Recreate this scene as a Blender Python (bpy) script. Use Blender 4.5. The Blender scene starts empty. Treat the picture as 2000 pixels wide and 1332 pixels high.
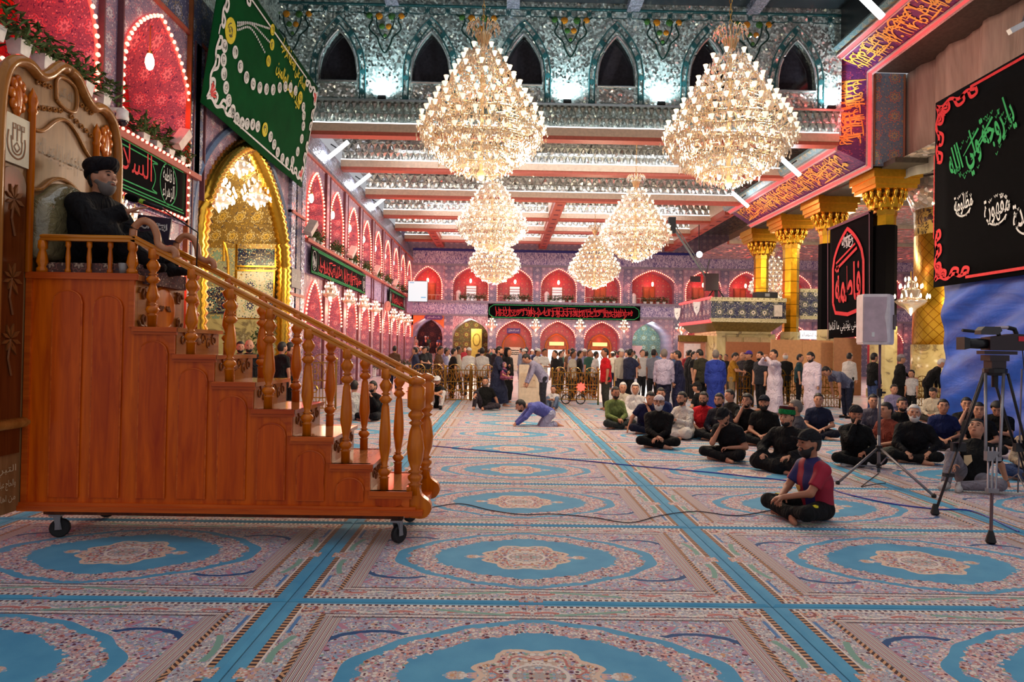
import bpy, math, random
import numpy as np
from mathutils import Matrix, Vector
PI = math.pi
sc = bpy.context.scene
COL = sc.collection
# ------------------------------------------------------------------ camera
FPX, EYE = 1333.0, 1.68
ROLL, YAW, PITCH = .0168, .01403, .01298
cam_data = bpy.data.cameras.new('camera'); cam = bpy.data.objects.new('camera', cam_data); COL.objects.link(cam)
cam_data.sensor_width = 36; cam_data.lens = 36 * FPX / 2000; cam_data.clip_end = 300; cam_data.clip_start = .05
CM = Matrix.Rotation(-YAW, 3, 'Z') @ Matrix.Rotation(PI / 2 + PITCH, 3, 'X') @ Matrix.Rotation(ROLL, 3, 'Z')
cam.matrix_world = Matrix.Translation((0, 0, EYE)) @ CM.to_4x4()
sc.camera = cam
# ------------------------------------------------------------------ world, large lights, exposure
w = bpy.data.worlds.new('world'); sc.world = w; w.use_nodes = True
w.node_tree.nodes['Background'].inputs[0].default_value = (.96, .95, 1.0, 1)
w.node_tree.nodes['Background'].inputs[1].default_value = .46
def area(name, loc, size, power, col, rot=(0, 0, 0)):
    l = bpy.data.lights.new(name, 'AREA'); l.shape = 'RECTANGLE'; l.size, l.size_y = size; l.energy = power; l.color = col
    o = bpy.data.objects.new(name, l); COL.objects.link(o); o.location = loc; o.rotation_euler = rot
    return o
area('area_fill_near', (2.5, 9, 14.6), (14, 12), 480, (.93, .96, 1))  # added area fills under the ceilings, no fixture is modelled for them
area('area_fill_aisle', (22, 34, 8.8), (8, 14), 1300, (1, .9, .8))
area('area_fill_mid', (3, 31, 10.9), (16, 8), 900, (.93, .95, 1))
area('area_fill_far', (3, 46, 10.9), (16, 12), 1500, (.95, .93, 1))
sc.view_settings.view_transform = 'Standard'; sc.view_settings.look = 'None'
sc.view_settings.gamma = 1; sc.view_settings.use_curve_mapping = False
sc.view_settings.exposure = 0.0
cy = sc.cycles; cy.max_bounces = 4; cy.diffuse_bounces = 2; cy.glossy_bounces = 2; cy.transmission_bounces = 3; cy.transparent_max_bounces = 4; cy.caustics_reflective = False; cy.caustics_refractive = False; cy.sample_clamp_indirect = 4.0
# ------------------------------------------------------------------ helpers
def ray(x, y): return CM @ Vector(((x - 1000) / FPX, -(y - 666) / FPX, -1))
def at(x, y, D):
    r = ray(x, y); return Vector((0, 0, EYE)) + r * (D / r.y)
def onx(x, y, X):
    r = ray(x, y); return Vector((0, 0, EYE)) + r * (X / r.x)
def fl(x, y, z=0.0):
    r = ray(x, y); return Vector((0, 0, EYE)) + r * ((z - EYE) / r.z)

class S:
    def __init__(s, g, k): s.g, s.k = g, k
    def __add__(s, o): return s.g.m('ADD', s, o)
    __radd__ = __add__
    def __sub__(s, o): return s.g.m('SUBTRACT', s, o)
    def __rsub__(s, o): return s.g.m('SUBTRACT', o, s)
    def __mul__(s, o): return s.g.m('MULTIPLY', s, o)
    __rmul__ = __mul__
    def __truediv__(s, o): return s.g.m('DIVIDE', s, o)
    def lt(s, o): return s.g.m('LESS_THAN', s, o)
    def gt(s, o): return s.g.m('GREATER_THAN', s, o)
    def abs(s): return s.g.m('ABSOLUTE', s)
    def sin(s): return s.g.m('SINE', s)
    def cos(s): return s.g.m('COSINE', s)
    def fract(s): return s.g.m('FRACT', s)
    def floor(s): return s.g.m('FLOOR', s)
    def sqrt(s): return s.g.m('SQRT', s)
    def min(s, o): return s.g.m('MINIMUM', s, o)
    def max(s, o): return s.g.m('MAXIMUM', s, o)

class G:
    """small node graph builder around one material"""
    def __init__(g, name):
        g.mat = bpy.data.materials.new(name); g.mat.use_nodes = True; g.nt = g.mat.node_tree
        g.b = g.nt.nodes['Principled BSDF']
    def n(g, t): return g.nt.nodes.new('ShaderNode' + t)
    def put(g, sock, v):
        if isinstance(v, S): g.nt.links.new(v.k, sock)
        elif isinstance(v, (tuple, list)) and sock.type == 'RGBA': sock.default_value = (*v[:3], 1)
        else: sock.default_value = v
    def m(g, op, a, b=None, c=None):
        n = g.n('Math'); n.operation = op; g.put(n.inputs[0], a)
        if b is not None: g.put(n.inputs[1], b)
        if c is not None: g.put(n.inputs[2], c)
        return S(g, n.outputs[0])
    def obj(g): return S(g, g.n('TexCoord').outputs['Object'])
    def uv(g): return S(g, g.n('TexCoord').outputs['UV'])
    def sep(g, v):
        n = g.n('SeparateXYZ'); g.put(n.inputs[0], v); return [S(g, n.outputs[i]) for i in range(3)]
    def comb(g, x, y, z=0.0):
        n = g.n('CombineXYZ')
        for i, v in enumerate((x, y, z)): g.put(n.inputs[i], v)
        return S(g, n.outputs[0])
    def mix(g, f, a, b):
        n = g.n('Mix'); n.data_type = 'RGBA'; g.put(n.inputs[0], f); g.put(n.inputs[6], a); g.put(n.inputs[7], b)
        return S(g, n.outputs[2])
    def noise(g, v, scale=5., detail=2., rough=.5, dist=0., col=False):
        n = g.n('TexNoise'); g.put(n.inputs['Vector'], v); n.inputs['Scale'].default_value = scale
        n.inputs['Detail'].default_value = detail; n.inputs['Roughness'].default_value = rough; n.inputs['Distortion'].default_value = dist
        return S(g, n.outputs[1 if col else 0])
    def voro(g, v, scale=5., out='Color', feat='F1', rnd=1.):
        n = g.n('TexVoronoi'); n.feature = feat; g.put(n.inputs['Vector'], v); n.inputs['Scale'].default_value = scale
        n.inputs['Randomness'].default_value = rnd
        return S(g, n.outputs[out])
    def ramp(g, f, stops, const=True):
        n = g.n('ValToRGB'); cr = n.color_ramp; cr.interpolation = 'CONSTANT' if const else 'LINEAR'
        while len(cr.elements) < len(stops): cr.elements.new(.5)
        for e, (p, c) in zip(cr.elements, stops): e.position = p; e.color = (*c, 1)
        g.put(n.inputs[0], f); return S(g, n.outputs[0])
    def vscale(g, v, sx, sy, sz):
        n = g.n('Mapping'); g.put(n.inputs[0], v); n.inputs['Scale'].default_value = (sx, sy, sz); return S(g, n.outputs[0])
    def bump(g, h, strength=.3, dist=.02):
        n = g.n('Bump'); n.inputs['Strength'].default_value = strength; n.inputs['Distance'].default_value = dist
        g.put(n.inputs['Height'], h); g.nt.links.new(n.outputs[0], g.b.inputs['Normal'])
    def set(g, **kw):
        for k, v in kw.items(): g.put(g.b.inputs[k.replace('_', ' ')], v)
        return g

def srgb(r, g, b):
    f = lambda c: (c / 255 / 12.92) if c <= 10 else ((c / 255 + .055) / 1.055) ** 2.4
    return (f(r), f(g), f(b))
MATS = {}
def plain(name, rgb, rough=.6, metal=0., var=.12, scale=9., emit=0., ecol=None, **kw):
    """plain procedural colour with a little cloudy variation"""
    key = name
    if key in MATS: return MATS[key]
    g = G(name); c = srgb(*rgb)
    t = g.noise(g.obj(), scale, 3.)
    lo = tuple(x * (1 - var) for x in c); hi = tuple(min(1, x * (1 + var)) for x in c)
    g.set(Base_Color=g.ramp(t, [(.3, lo), (.7, hi)], False), Roughness=rough, Metallic=metal)
    if emit: g.set(Emission_Color=ecol or c, Emission_Strength=emit)
    for k, v in kw.items(): g.put(g.b.inputs[k.replace('_', ' ')], v)
    MATS[key] = g.mat
    return g.mat
def cloth(rgb, rough=.85):
    key = 'cloth_%d_%d_%d' % rgb
    if key in MATS: return MATS[key]
    g = G(key); c = srgb(*rgb); t = g.noise(g.obj(), 5., 3.); f = g.noise(g.vscale(g.obj(), 1, 1, .6), 9., 2., .5, 1.5)
    g.set(Base_Color=g.ramp(t, [(.3, tuple(x * .9 for x in c)), (.7, tuple(min(1, x * 1.08) for x in c))], False), Roughness=rough, Specular_IOR_Level=.25)
    g.bump(f, 1., .06); MATS[key] = g.mat; return g.mat

class MB:
    """collects faces; build() links them as one mesh object"""
    def __init__(s): s.v, s.f, s.mi = [], [], []; s.cur = 0
    def add(s, vs, fs, T=None):
        o = len(s.v)
        s.v += [tuple(T @ Vector(p)) for p in vs] if T is not None else [tuple(p) for p in vs]
        s.f += [tuple(i + o for i in f) for f in fs]; s.mi += [s.cur] * len(fs)
        return s
    def box(s, c, d, T=None):
        x, y, z = c; a, b, e = d[0] / 2, d[1] / 2, d[2] / 2
        vs = [(x + i * a, y + j * b, z + k * e) for i in (-1, 1) for j in (-1, 1) for k in (-1, 1)]
        return s.add(vs, [(0, 1, 3, 2), (4, 6, 7, 5), (0, 4, 5, 1), (2, 3, 7, 6), (0, 2, 6, 4), (1, 5, 7, 3)], T)
    def lo_hi(s, lo, hi, T=None):
        return s.box([(a + b) / 2 for a, b in zip(lo, hi)], [abs(b - a) for a, b in zip(lo, hi)], T)
    def prism(s, poly, h0, h1, T=None):
        """polygon in xy extruded h0..h1 in z"""
        n = len(poly)
        vs = [(p[0], p[1], h0) for p in poly] + [(p[0], p[1], h1) for p in poly]
        fs = [tuple(range(n - 1, -1, -1)), tuple(range(n, 2 * n))] + [(i, (i + 1) % n, n + (i + 1) % n, n + i) for i in range(n)]
        return s.add(vs, fs, T)
    def lathe(s, prof, n=16, T=None, cap=True):
        """profile [(r, z)] around z"""
        vs, fs = [], []
        for r, z in prof: vs += [(r * math.cos(2 * PI * i / n), r * math.sin(2 * PI * i / n), z) for i in range(n)]
        for k in range(len(prof) - 1):
            for i in range(n):
                j = (i + 1) % n; fs.append((k * n + i, k * n + j, (k + 1) * n + j, (k + 1) * n + i))
        if cap:
            if prof[0][0] > 1e-4: fs.append(tuple(range(n - 1, -1, -1)))
            if prof[-1][0] > 1e-4: fs.append(tuple(range((len(prof) - 1) * n, len(prof) * n)))
        return s.add(vs, fs, T)
    def tube(s, pts, r, n=8, T=None, closed=False):
        pts = [Vector(p) for p in pts]; m = len(pts); vs, fs = [], []
        rr = r if isinstance(r, (list, tuple)) else [r] * m
        for k, p in enumerate(pts):
            if closed: t = pts[(k + 1) % m] - pts[k - 1]
            else: t = pts[min(k + 1, m - 1)] - pts[max(k - 1, 0)]
            t = t.normalized() if t.length > 1e-9 else Vector((0, 0, 1))
            up = Vector((0, 0, 1)) if abs(t.z) < .9 else Vector((1, 0, 0))
            a = t.cross(up).normalized(); b = t.cross(a)
            vs += [p + (a * math.cos(2 * PI * i / n) + b * math.sin(2 * PI * i / n)) * rr[k] for i in range(n)]
        for k in range(m if closed else m - 1):
            q = (k + 1) % m
            for i in range(n):
                j = (i + 1) % n; fs.append((k * n + i, q * n + i, q * n + j, k * n + j))
        if not closed: fs += [tuple(range(n)), tuple(range(m * n - 1, (m - 1) * n - 1, -1))]
        return s.add(vs, fs, T)
    def ball(s, c, r, n=10, m=6, T=None):
        r = r if isinstance(r, (tuple, list)) else (r, r, r)
        vs, fs = [(c[0], c[1], c[2] - r[2])], []
        for k in range(1, m):
            a = -PI / 2 + PI * k / m
            vs += [(c[0] + r[0] * math.cos(a) * math.cos(2 * PI * i / n), c[1] + r[1] * math.cos(a) * math.sin(2 * PI * i / n), c[2] + r[2] * math.sin(a)) for i in range(n)]
        vs.append((c[0], c[1], c[2] + r[2])); last = len(vs) - 1
        for i in range(n):
            j = (i + 1) % n; fs.append((0, 1 + j, 1 + i)); fs.append((last, last - n + i, last - n + j))
            for k in range(m - 2): fs.append((1 + k * n + i, 1 + k * n + j, 1 + (k + 1) * n + j, 1 + (k + 1) * n + i))
        return s.add(vs, fs, T)
    def quad(s, a, b, c, d): return s.add([a, b, c, d], [(0, 1, 2, 3)])
    def ribbon(s, pts, wd, th=.004, T=None):
        """flat stroke of width wd in the xy plane, standing th out of it"""
        n = len(pts); vs = []
        ww = wd if isinstance(wd, (list, tuple)) else [wd] * n
        for i in range(n):
            p = Vector(pts[i][:2]); t = Vector(pts[min(i + 1, n - 1)][:2]) - Vector(pts[max(i - 1, 0)][:2])
            t = t.normalized() if t.length > 1e-9 else Vector((1, 0)); q = Vector((-t.y, t.x)) * ww[i] / 2
            vs += [(p.x + q.x, p.y + q.y, th), (p.x - q.x, p.y - q.y, th)]
        return s.add(vs, [(2 * i, 2 * i + 1, 2 * i + 3, 2 * i + 2) for i in range(n - 1)], T)
    def mesh(s, name, smooth=False):
        me = bpy.data.meshes.new(name); me.from_pydata(s.v, [], s.f); me.validate()
        if smooth: me.polygons.foreach_set('use_smooth', [True] * len(me.polygons))
        return me
    def build(s, name, mat, parent=None, smooth=False, org=None, **kw):
        if org is not None: s.v = [(p[0] - org[0], p[1] - org[1], p[2] - org[2]) for p in s.v]
        me = s.mesh(name, smooth)
        for m in (mat if isinstance(mat, (list, tuple)) else [mat]): me.materials.append(m)
        if isinstance(mat, (list, tuple)): me.polygons.foreach_set('material_index', s.mi)
        return link(name, me, parent, **kw)
def link(name, me, parent=None, loc=None, **kw):
    o = bpy.data.objects.new(name, me); COL.objects.link(o)
    if parent is not None: o.parent = parent
    if loc is not None: o.location = loc
    for k, v in kw.items(): o[k] = v
    return o
def empty(name, loc, label, category, group=None, rotz=0.):
    o = bpy.data.objects.new(name, None); COL.objects.link(o); o.location = loc; o.rotation_euler = (0, 0, rotz)
    o['label'] = label; o['category'] = category
    if group: o['group'] = group
    return o
def tag(o, label, category, group=None):
    o['label'] = label; o['category'] = category
    if group: o['group'] = group
    return o
def copy_tree(o, parent=None):
    c = o.copy(); COL.objects.link(c); c.parent = parent
    for ch in KIDS.get(o.name, [x for x in o.children]): copy_tree(ch, c)
    return c
KIDS = {}
def frame(o, x, y, z=None):
    """4x4 from origin and axes"""
    x = Vector(x); y = Vector(y); z = Vector(z) if z is not None else x.cross(y)
    return Matrix(((x.x, y.x, z.x, o[0]), (x.y, y.y, z.y, o[1]), (x.z, y.z, z.z, o[2]), (0, 0, 0, 1)))
def point_light(name, loc, power, col, size=.1, parent=None):
    l = bpy.data.lights.new(name, 'POINT'); l.energy = power; l.color = col; l.shadow_soft_size = size
    o = bpy.data.objects.new(name, l); COL.objects.link(o); o.location = loc
    if parent is not None: o.parent = parent
    return o
def smoothpts(pts, n=6):
    """Catmull-Rom through 2D/3D points"""
    P = [np.array(p, float) for p in pts]; P = [2 * P[0] - P[1]] + P + [2 * P[-1] - P[-2]]; out = []
    for i in range(1, len(P) - 2):
        for k in range(n):
            t = k / n; a, b, c, d = P[i - 1:i + 3]
            out.append(.5 * (2 * b + (c - a) * t + (2 * a - 5 * b + 4 * c - d) * t * t + (3 * b - a - 3 * c + d) * t ** 3))
    out.append(P[-2]); return [tuple(float(x) for x in p) for p in out]
# ---- Arabic lettering: contextual forms chosen here, set as outlines by the built-in font
_AR = {'ا': (0xFE8D, 2), 'آ': (0xFE81, 2), 'ب': (0xFE8F, 4), 'ة': (0xFE93, 2), 'ت': (0xFE95, 4), 'ج': (0xFE9D, 4), 'ح': (0xFEA1, 4), 'خ': (0xFEA5, 4),
       'د': (0xFEA9, 2), 'ذ': (0xFEAB, 2), 'ر': (0xFEAD, 2), 'ز': (0xFEAF, 2), 'س': (0xFEB1, 4), 'ش': (0xFEB5, 4), 'ص': (0xFEB9, 4), 'ض': (0xFEBD, 4),
       'ط': (0xFEC1, 4), 'ظ': (0xFEC5, 4), 'ع': (0xFEC9, 4), 'غ': (0xFECD, 4), 'ف': (0xFED1, 4), 'ق': (0xFED5, 4), 'ك': (0xFED9, 4), 'ل': (0xFEDD, 4),
       'م': (0xFEE1, 4), 'ن': (0xFEE5, 4), 'ه': (0xFEE9, 4), 'و': (0xFEED, 2), 'ي': (0xFEF1, 4), 'ى': (0xFEEF, 2), 'ؤ': (0xFE85, 2), 'ء': (0xFE80, 1)}
def shape_ar(s):
    s = s.replace('لا', '\ufefb'); out = []
    dual = lambda c: c in _AR and _AR[c][1] == 4
    for i, c in enumerate(s):
        prev = i > 0 and dual(s[i - 1])
        nxt = i + 1 < len(s) and (s[i + 1] in _AR and _AR[s[i + 1]][1] > 1 or s[i + 1] == '\ufefb')
        if c == '\ufefb': out.append(chr(0xFEFB + (1 if prev else 0)))
        elif c in _AR:
            b, k = _AR[c]
            if k == 1: out.append(chr(b))
            elif k == 2: out.append(chr(b + (1 if prev else 0)))
            else: out.append(chr(b + (3 if prev and nxt else 1 if prev else 2 if nxt else 0)))
        else: out.append(c)
    return ''.join(reversed(out))
def text_mesh(s, offset=0., shear=0., arabic=True):
    """outline mesh of the words, as (verts Nx2 array scaled to a unit-height box centred on 0, faces, aspect)"""
    c = bpy.data.curves.new('lettering', 'FONT'); c.body = shape_ar(s) if arabic else s; c.offset = offset; c.shear = shear; c.resolution_u = 4
    o = bpy.data.objects.new('lettering', c); COL.objects.link(o)
    dg = bpy.context.evaluated_depsgraph_get(); dg.update()
    me = bpy.data.meshes.new_from_object(o.evaluated_get(dg))
    v = np.array([x.co[:2] for x in me.vertices]) if len(me.vertices) else np.zeros((1, 2)); f = [tuple(p.vertices) for p in me.polygons]
    bpy.data.objects.remove(o); bpy.data.curves.remove(c); bpy.data.meshes.remove(me)
    lo, hi = v.min(0), v.max(0); v = (v - (lo + hi) / 2) / max(hi[1] - lo[1], 1e-6)
    return v, f, (hi[0] - lo[0]) / max(hi[1] - lo[1], 1e-6)
def put_text(mb, tm, cx, cy, wd, ht, T=None, z=.006, rot=0., skew=0., warp=None):
    v, f, asp = tm; q = v.copy(); q[:, 0] = q[:, 0] / asp * wd; q[:, 1] *= ht; q[:, 0] += skew * q[:, 1]
    if warp: q = np.array([warp(a, b) for a, b in q])
    c, s = math.cos(rot), math.sin(rot)
    pts = [(cx + c * a - s * b, cy + s * a + c * b, z) for a, b in q]
    mb.add(pts, f, T)
def scribble(mb, w, h, rng, T=None, wd=.03, z=.006, n=None, x0=0., y0=0.):
    """dense interlaced calligraphy strokes that fill a w x h strip"""
    n = n or int(w / h * 5)
    for i in range(n):
        x = x0 + (i + .5) / n * w + rng.uniform(-.1, .1) * h; k = rng.random()
        if k < .45:
            a = rng.uniform(.02, .3) * h; b = rng.uniform(.7, .98) * h; sk = rng.uniform(-.12, .05) * h
            p = smoothpts([(x + sk, y0 + b), (x, y0 + (a + b) / 2), (x + .02 * h, y0 + a), (x - .12 * h, y0 + a - .04 * h)], 4)
        elif k < .75:
            c = rng.uniform(.12, .5) * h; r = rng.uniform(.15, .34) * h
            p = smoothpts([(x + r, y0 + c + .2 * h), (x + r * .7, y0 + c), (x, y0 + c - .12 * h), (x - r * .8, y0 + c), (x - r, y0 + c + .16 * h)], 4)
        elif k < .9:
            c = rng.uniform(.3, .8) * h; r = rng.uniform(.06, .12) * h
            p = [(x + r * math.cos(t / 7 * 2 * PI), y0 + c + r * math.sin(t / 7 * 2 * PI)) for t in range(8)]
        else:
            c = rng.uniform(.35, .85) * h; r = rng.uniform(.3, .6) * h
            p = smoothpts([(x - r, y0 + c), (x, y0 + c + .06 * h), (x + r, y0 + c + .1 * h)], 4)
        m = len(p); ws = [wd * (.55 + .75 * math.sin(PI * min(max(j / (m - 1), .08), .92))) for j in range(m)]
        p = [(min(max(a, x0), x0 + w), min(max(b, y0), y0 + h)) for a, b in p]
        mb.ribbon(p, ws, z, T)
# ------------------------------------------------------------------ materials of the building
def persian(name, bg, c1, c2, c3, axes='yz', s=1.2, rough=.35, fine=9., metal=0., bumpy=0., coat=0.):
    """glazed tile with repeated star flowers, scrolling vines and blossoms"""
    g = G(name); p = g.obj(); x, y, z = g.sep(p); ax = dict(x=x, y=y, z=z); u, v = x + y, z
    q = g.comb(u, v)
    a = ((u * s).fract() - .5).abs(); b = ((v * s).fract() - .5).abs()
    r = (a * a + b * b).sqrt(); th = g.m('ARCTAN2', b, a)
    star = (r - .17 - (th * 8).cos() * .05).lt(0.)
    ring = ((r - .27 - (th * 8).cos() * .04).abs()).lt(.022)
    core = (r - .075 - (th * 6).cos() * .02).lt(0.)
    nz = g.noise(q, s * 3.2, 1., .5, .6); vine = (((nz * 22.).sin()).abs()).lt(.23)
    bl = g.voro(q, fine * s, 'Distance').lt(.27); blc = g.voro(q, fine * s, 'Color')
    br, bgc, bb = g.sep(blc)
    col = g.mix(vine, srgb(*bg), srgb(*c2))
    col = g.mix(bl, col, g.mix(br.gt(.5), srgb(*c1), srgb(*c3)))
    col = g.mix(star, col, srgb(*c1)); col = g.mix(ring, col, srgb(*c3)); col = g.mix(core, col, srgb(*bg))
    g.set(Base_Color=col, Roughness=rough, Metallic=metal)
    if bumpy: g.bump(vine + star, bumpy)
    if coat: g.set(Coat_Weight=coat)
    MATS[name] = g.mat; return g.mat
def script_tile(name, bg, ink, axes='xz', s=1.6, rough=.4):
    """band of tight flowing script"""
    g = G(name); x, y, z = g.sep(g.obj()); ax = dict(x=x, y=y, z=z); u, v = x + y, z
    q = g.comb(u * 1.0, v * .55); n1 = g.noise(q, s * 3.4, 2., .5, 1.4); st = ((n1 * 30.).sin()).gt(.45)
    q2 = g.comb(u * 2.2, v * .3); n2 = g.noise(q2, s * 3., 1., .5, .3); st2 = ((n2 * 26.).sin()).gt(.72)
    col = g.mix(st.max(st2), srgb(*bg), srgb(*ink)); g.set(Base_Color=col, Roughness=rough)
    MATS[name] = g.mat; return g.mat
def mirror_mosaic(name, tint, scale=14., spread=.9, rough=.18, metal=.9, dark=(.25, .3, .3)):
    """cut mirror pieces set at slightly different angles"""
    g = G(name); p = g.obj(); c = g.voro(p, scale, 'Color'); d = g.voro(p, scale, 'Distance', 'DISTANCE_TO_EDGE')
    r, gg, b = g.sep(c)
    vm = g.n('VectorMath'); vm.operation = 'SUBTRACT'; g.put(vm.inputs[0], c); vm.inputs[1].default_value = (.5, .5, .5)
    vs = g.n('VectorMath'); vs.operation = 'SCALE'; g.nt.links.new(vm.outputs[0], vs.inputs[0]); vs.inputs['Scale'].default_value = spread
    va = g.n('VectorMath'); va.operation = 'ADD'; geo = g.n('NewGeometry'); g.nt.links.new(geo.outputs['Normal'], va.inputs[0]); g.nt.links.new(vs.outputs[0], va.inputs[1])
    vn = g.n('VectorMath'); vn.operation = 'NORMALIZE'; g.nt.links.new(va.outputs[0], vn.inputs[0])
    g.nt.links.new(vn.outputs[0], g.b.inputs['Normal'])
    t = srgb(*tint); col = g.mix(r, tuple(x * .55 for x in t), tuple(min(1, x * 1.25) for x in t))
    col = g.mix(d.lt(.03), col, dark); g.set(Base_Color=col, Roughness=rough, Metallic=metal)
    MATS[name] = g.mat; return g.mat
TILE_L = persian('tile_wall_left', (150, 124, 144), (214, 196, 200), (84, 74, 120), (206, 140, 148), 'yz', 2.0)  # pink in the tile colours stands for red light on the wall
TILE_F = persian('tile_wall_far', (150, 134, 158), (206, 190, 200), (92, 84, 128), (200, 148, 160), 'xz', 2.0)  # pinkish tint paints the red arch light into the far tiles
TILE_PIER = persian('tile_pier', (84, 88, 118), (176, 172, 184), (40, 42, 84), (160, 140, 110), 'yz', 1.6)
TILE_RED_L = persian('niche_tile_left', (170, 6, 8), (216, 66, 20), (90, 5, 14), (40, 26, 60), 'yz', 2.3)
TILE_RED_F = persian('niche_tile_far', (206, 92, 96), (206, 150, 120), (150, 60, 84), (120, 80, 130), 'xz', 2.3)
TILE_NAVY = persian('navy_tile', (30, 34, 66), (226, 210, 170), (200, 170, 110), (110, 150, 140), 'xz', 1.5, .25, 8.)
TILE_CREAM = persian('cream_tile', (226, 214, 184), (60, 64, 96), (196, 150, 60), (120, 150, 120), 'xz', 1.5, .25, 8.)
TILE_BALC = persian('balcony_tile', (34, 40, 70), (216, 206, 180), (150, 150, 150), (110, 110, 70), 'xz', 1.7, .3, 7.)
TILE_BALC_Y = persian('balcony_tile_side', (60, 52, 84), (206, 186, 180), (150, 130, 150), (150, 90, 100), 'yz', 1.7, .3, 7.)
TILE_TEAL = persian('teal_tile', (104, 138, 156), (170, 160, 120), (76, 110, 136), (190, 126, 96), 'xz', 1.3, .5, 8.)
SCRIPT_F = script_tile('script_frieze_far', (92, 80, 146), (216, 206, 226), 'xz')
SCRIPT_L = script_tile('script_frieze_left', (110, 90, 150), (210, 190, 214), 'yz')
MIRROR_W = mirror_mosaic('mirror_wall', (200, 226, 224), 13., 1., .22, .4)
MIRROR_C = mirror_mosaic('mirror_ceiling', (222, 222, 218), 7., .8, .22, .65)
MIRROR_S = mirror_mosaic('mirror_small', (222, 228, 222), 12., 1., .2, .6)
MIRROR_P = mirror_mosaic('mirror_cove', (190, 190, 214), 16., .5, .25, .6)
GOLD = None
def make_gold(name, rgb, sx, sy, rough=.28):
    g = G(name); x, y, z = g.sep(g.obj()); th = g.m('ARCTAN2', y, x)
    e = ((z * sx).fract() - .5).abs().gt(.46); n = g.noise(g.obj(), 3., 3.)
    c = srgb(*rgb); col = g.mix(e, g.ramp(n, [(.3, tuple(k * .8 for k in c)), (.7, c)], False), tuple(k * .35 for k in c))
    g.set(Base_Color=col, Metallic=1., Roughness=rough); g.bump(g.noise(g.obj(), sy, 2.), .25, .03)
    return g.mat
GOLD = make_gold('gold_leaf', (232, 178, 50), 1.6, 5.)
GOLD_POL = plain('polished_gold', (226, 170, 60), .22, 1., .1)
BRASS = plain('brass', (196, 150, 74), .3, 1., .15)
MARBLE = None
g = G('veined_marble'); n1 = g.noise(g.obj(), 1.3, 6., .6, 1.2)
g.set(Base_Color=g.ramp(n1, [(.35, srgb(206, 190, 140)), (.55, srgb(190, 172, 120)), (.62, srgb(120, 104, 78)), (.7, srgb(200, 186, 146))], False), Roughness=.2)
MARBLE = g.mat
WOODRED = plain('red_brown_moulding', (172, 84, 66), .45)
CREAMW = plain('cream_moulding', (206, 182, 160), .5)
FACET = plain('silver_facets', (226, 230, 224), .16, .85)
SILVER = plain('silver_trim', (196, 204, 204), .25, .8)
TEALTRIM = plain('teal_trim', (40, 92, 96), .3)
GREYDOOR = plain('varnished_door', (150, 78, 34), .35)
BLACK = plain('black_velvet', (5, 4, 6), .95, var=.3, Specular_IOR_Level=.1)
CORDBLK = plain('black_rubber', (16, 16, 18), .6)
WHITE = plain('white_paint', (226, 224, 222), .5)
LED = plain('white_led', (255, 255, 255), .5, emit=9., ecol=(.92, .96, 1.))
LEDSOFT = plain('white_led_strip', (255, 255, 255), .5, emit=3.2, ecol=(1., .95, .95))
BULB = plain('string_bulb', (255, 190, 170), .5, emit=3.2, ecol=(1., .36, .24))
BULBROPE = plain('red_halo_cord', (255, 60, 50), .5, emit=2.2, ecol=(1., .06, .04))  # cord emission imitates the red halo round the bulbs
WARM = plain('warm_lamp', (255, 230, 190), .5, emit=9., ecol=(1., .78, .5))
NEONRED = plain('red_neon_rail', (255, 60, 60), .5, emit=1.1, ecol=(1., .1, .1))
RED = (1., .05, .045)

# ------------------------------------------------------------------ floor
g = G('pale_stone_floor'); x, y, z = g.sep(g.obj()); e = ((x / 1.2).fract() - .5).abs().gt(.492).max(((y / 1.2).fract() - .5).abs().gt(.492))
nz = g.noise(g.obj(), .8, 5., .6, .8)
g.set(Base_Color=g.mix(e, g.ramp(nz, [(.3, srgb(176, 184, 190)), (.7, srgb(206, 200, 200))], False), srgb(130, 140, 146)), Roughness=.25)
STONE = g.mat
m = MB(); m.quad((-60, -14, -.02), (60, -14, -.02), (60, 70, -.02), (-60, 70, -.02)); m.build('floor', STONE, kind='structure')

# ------------------------------------------------------------------ arch work
def arch_pts(w, zb, zs, za, pt=.3, n=12):
    L = []
    for i in range(n + 1):
        s = i / n; L.append((-w * (1 - s), zs + (za - zs) * ((1 - pt) * math.sqrt(max(0, 1 - (1 - s) ** 2)) + pt * s)))
    L = [(-w, zb)] + L
    return L + [(-a, b) for a, b in L[-2::-1]]
def arch_panel(mb, mp, u0, u1, z0, z1, cu, w, zb, zs, za, depth, pt=.3, n=12):
    """rectangular wall panel with a pointed opening and its reveal; returns the outline"""
    P = [(cu + a, b) for a, b in arch_pts(w, zb, zs, za, pt, n)]
    R = lambda a, b, c, d: mb.add([mp(a, b, 0), mp(c, b, 0), mp(c, d, 0), mp(a, d, 0)], [(0, 1, 2, 3)])
    R(u0, z0, cu - w, z1); R(cu + w, z0, u1, z1)
    if zb > z0 + 1e-4: R(cu - w, z0, cu + w, zb)
    for (a, b), (c, d) in zip(P[1:-1], P[2:-1]): mb.add([mp(a, b, 0), mp(c, d, 0), mp(c, z1, 0), mp(a, z1, 0)], [(0, 1, 2, 3)])
    if depth:
        for (a, b), (c, d) in zip(P, P[1:]): mb.add([mp(a, b, 0), mp(c, d, 0), mp(c, d, depth), mp(a, b, depth)], [(0, 1, 2, 3)])
    return P
def resample(P, step):
    out, acc = [], 0.
    for a, b in zip(P, P[1:]):
        L = math.dist(a, b)
        while acc <= L:
            t = acc / L if L else 0; out.append(tuple(p + (q - p) * t for p, q in zip(a, b))); acc += step
        acc -= L
    return out
LX, FY = -7.31, 55.
mapL = lambda u, z, d: (LX - d, u, z)
mapF = lambda u, z, d: (u, FY + d, z)
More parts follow.
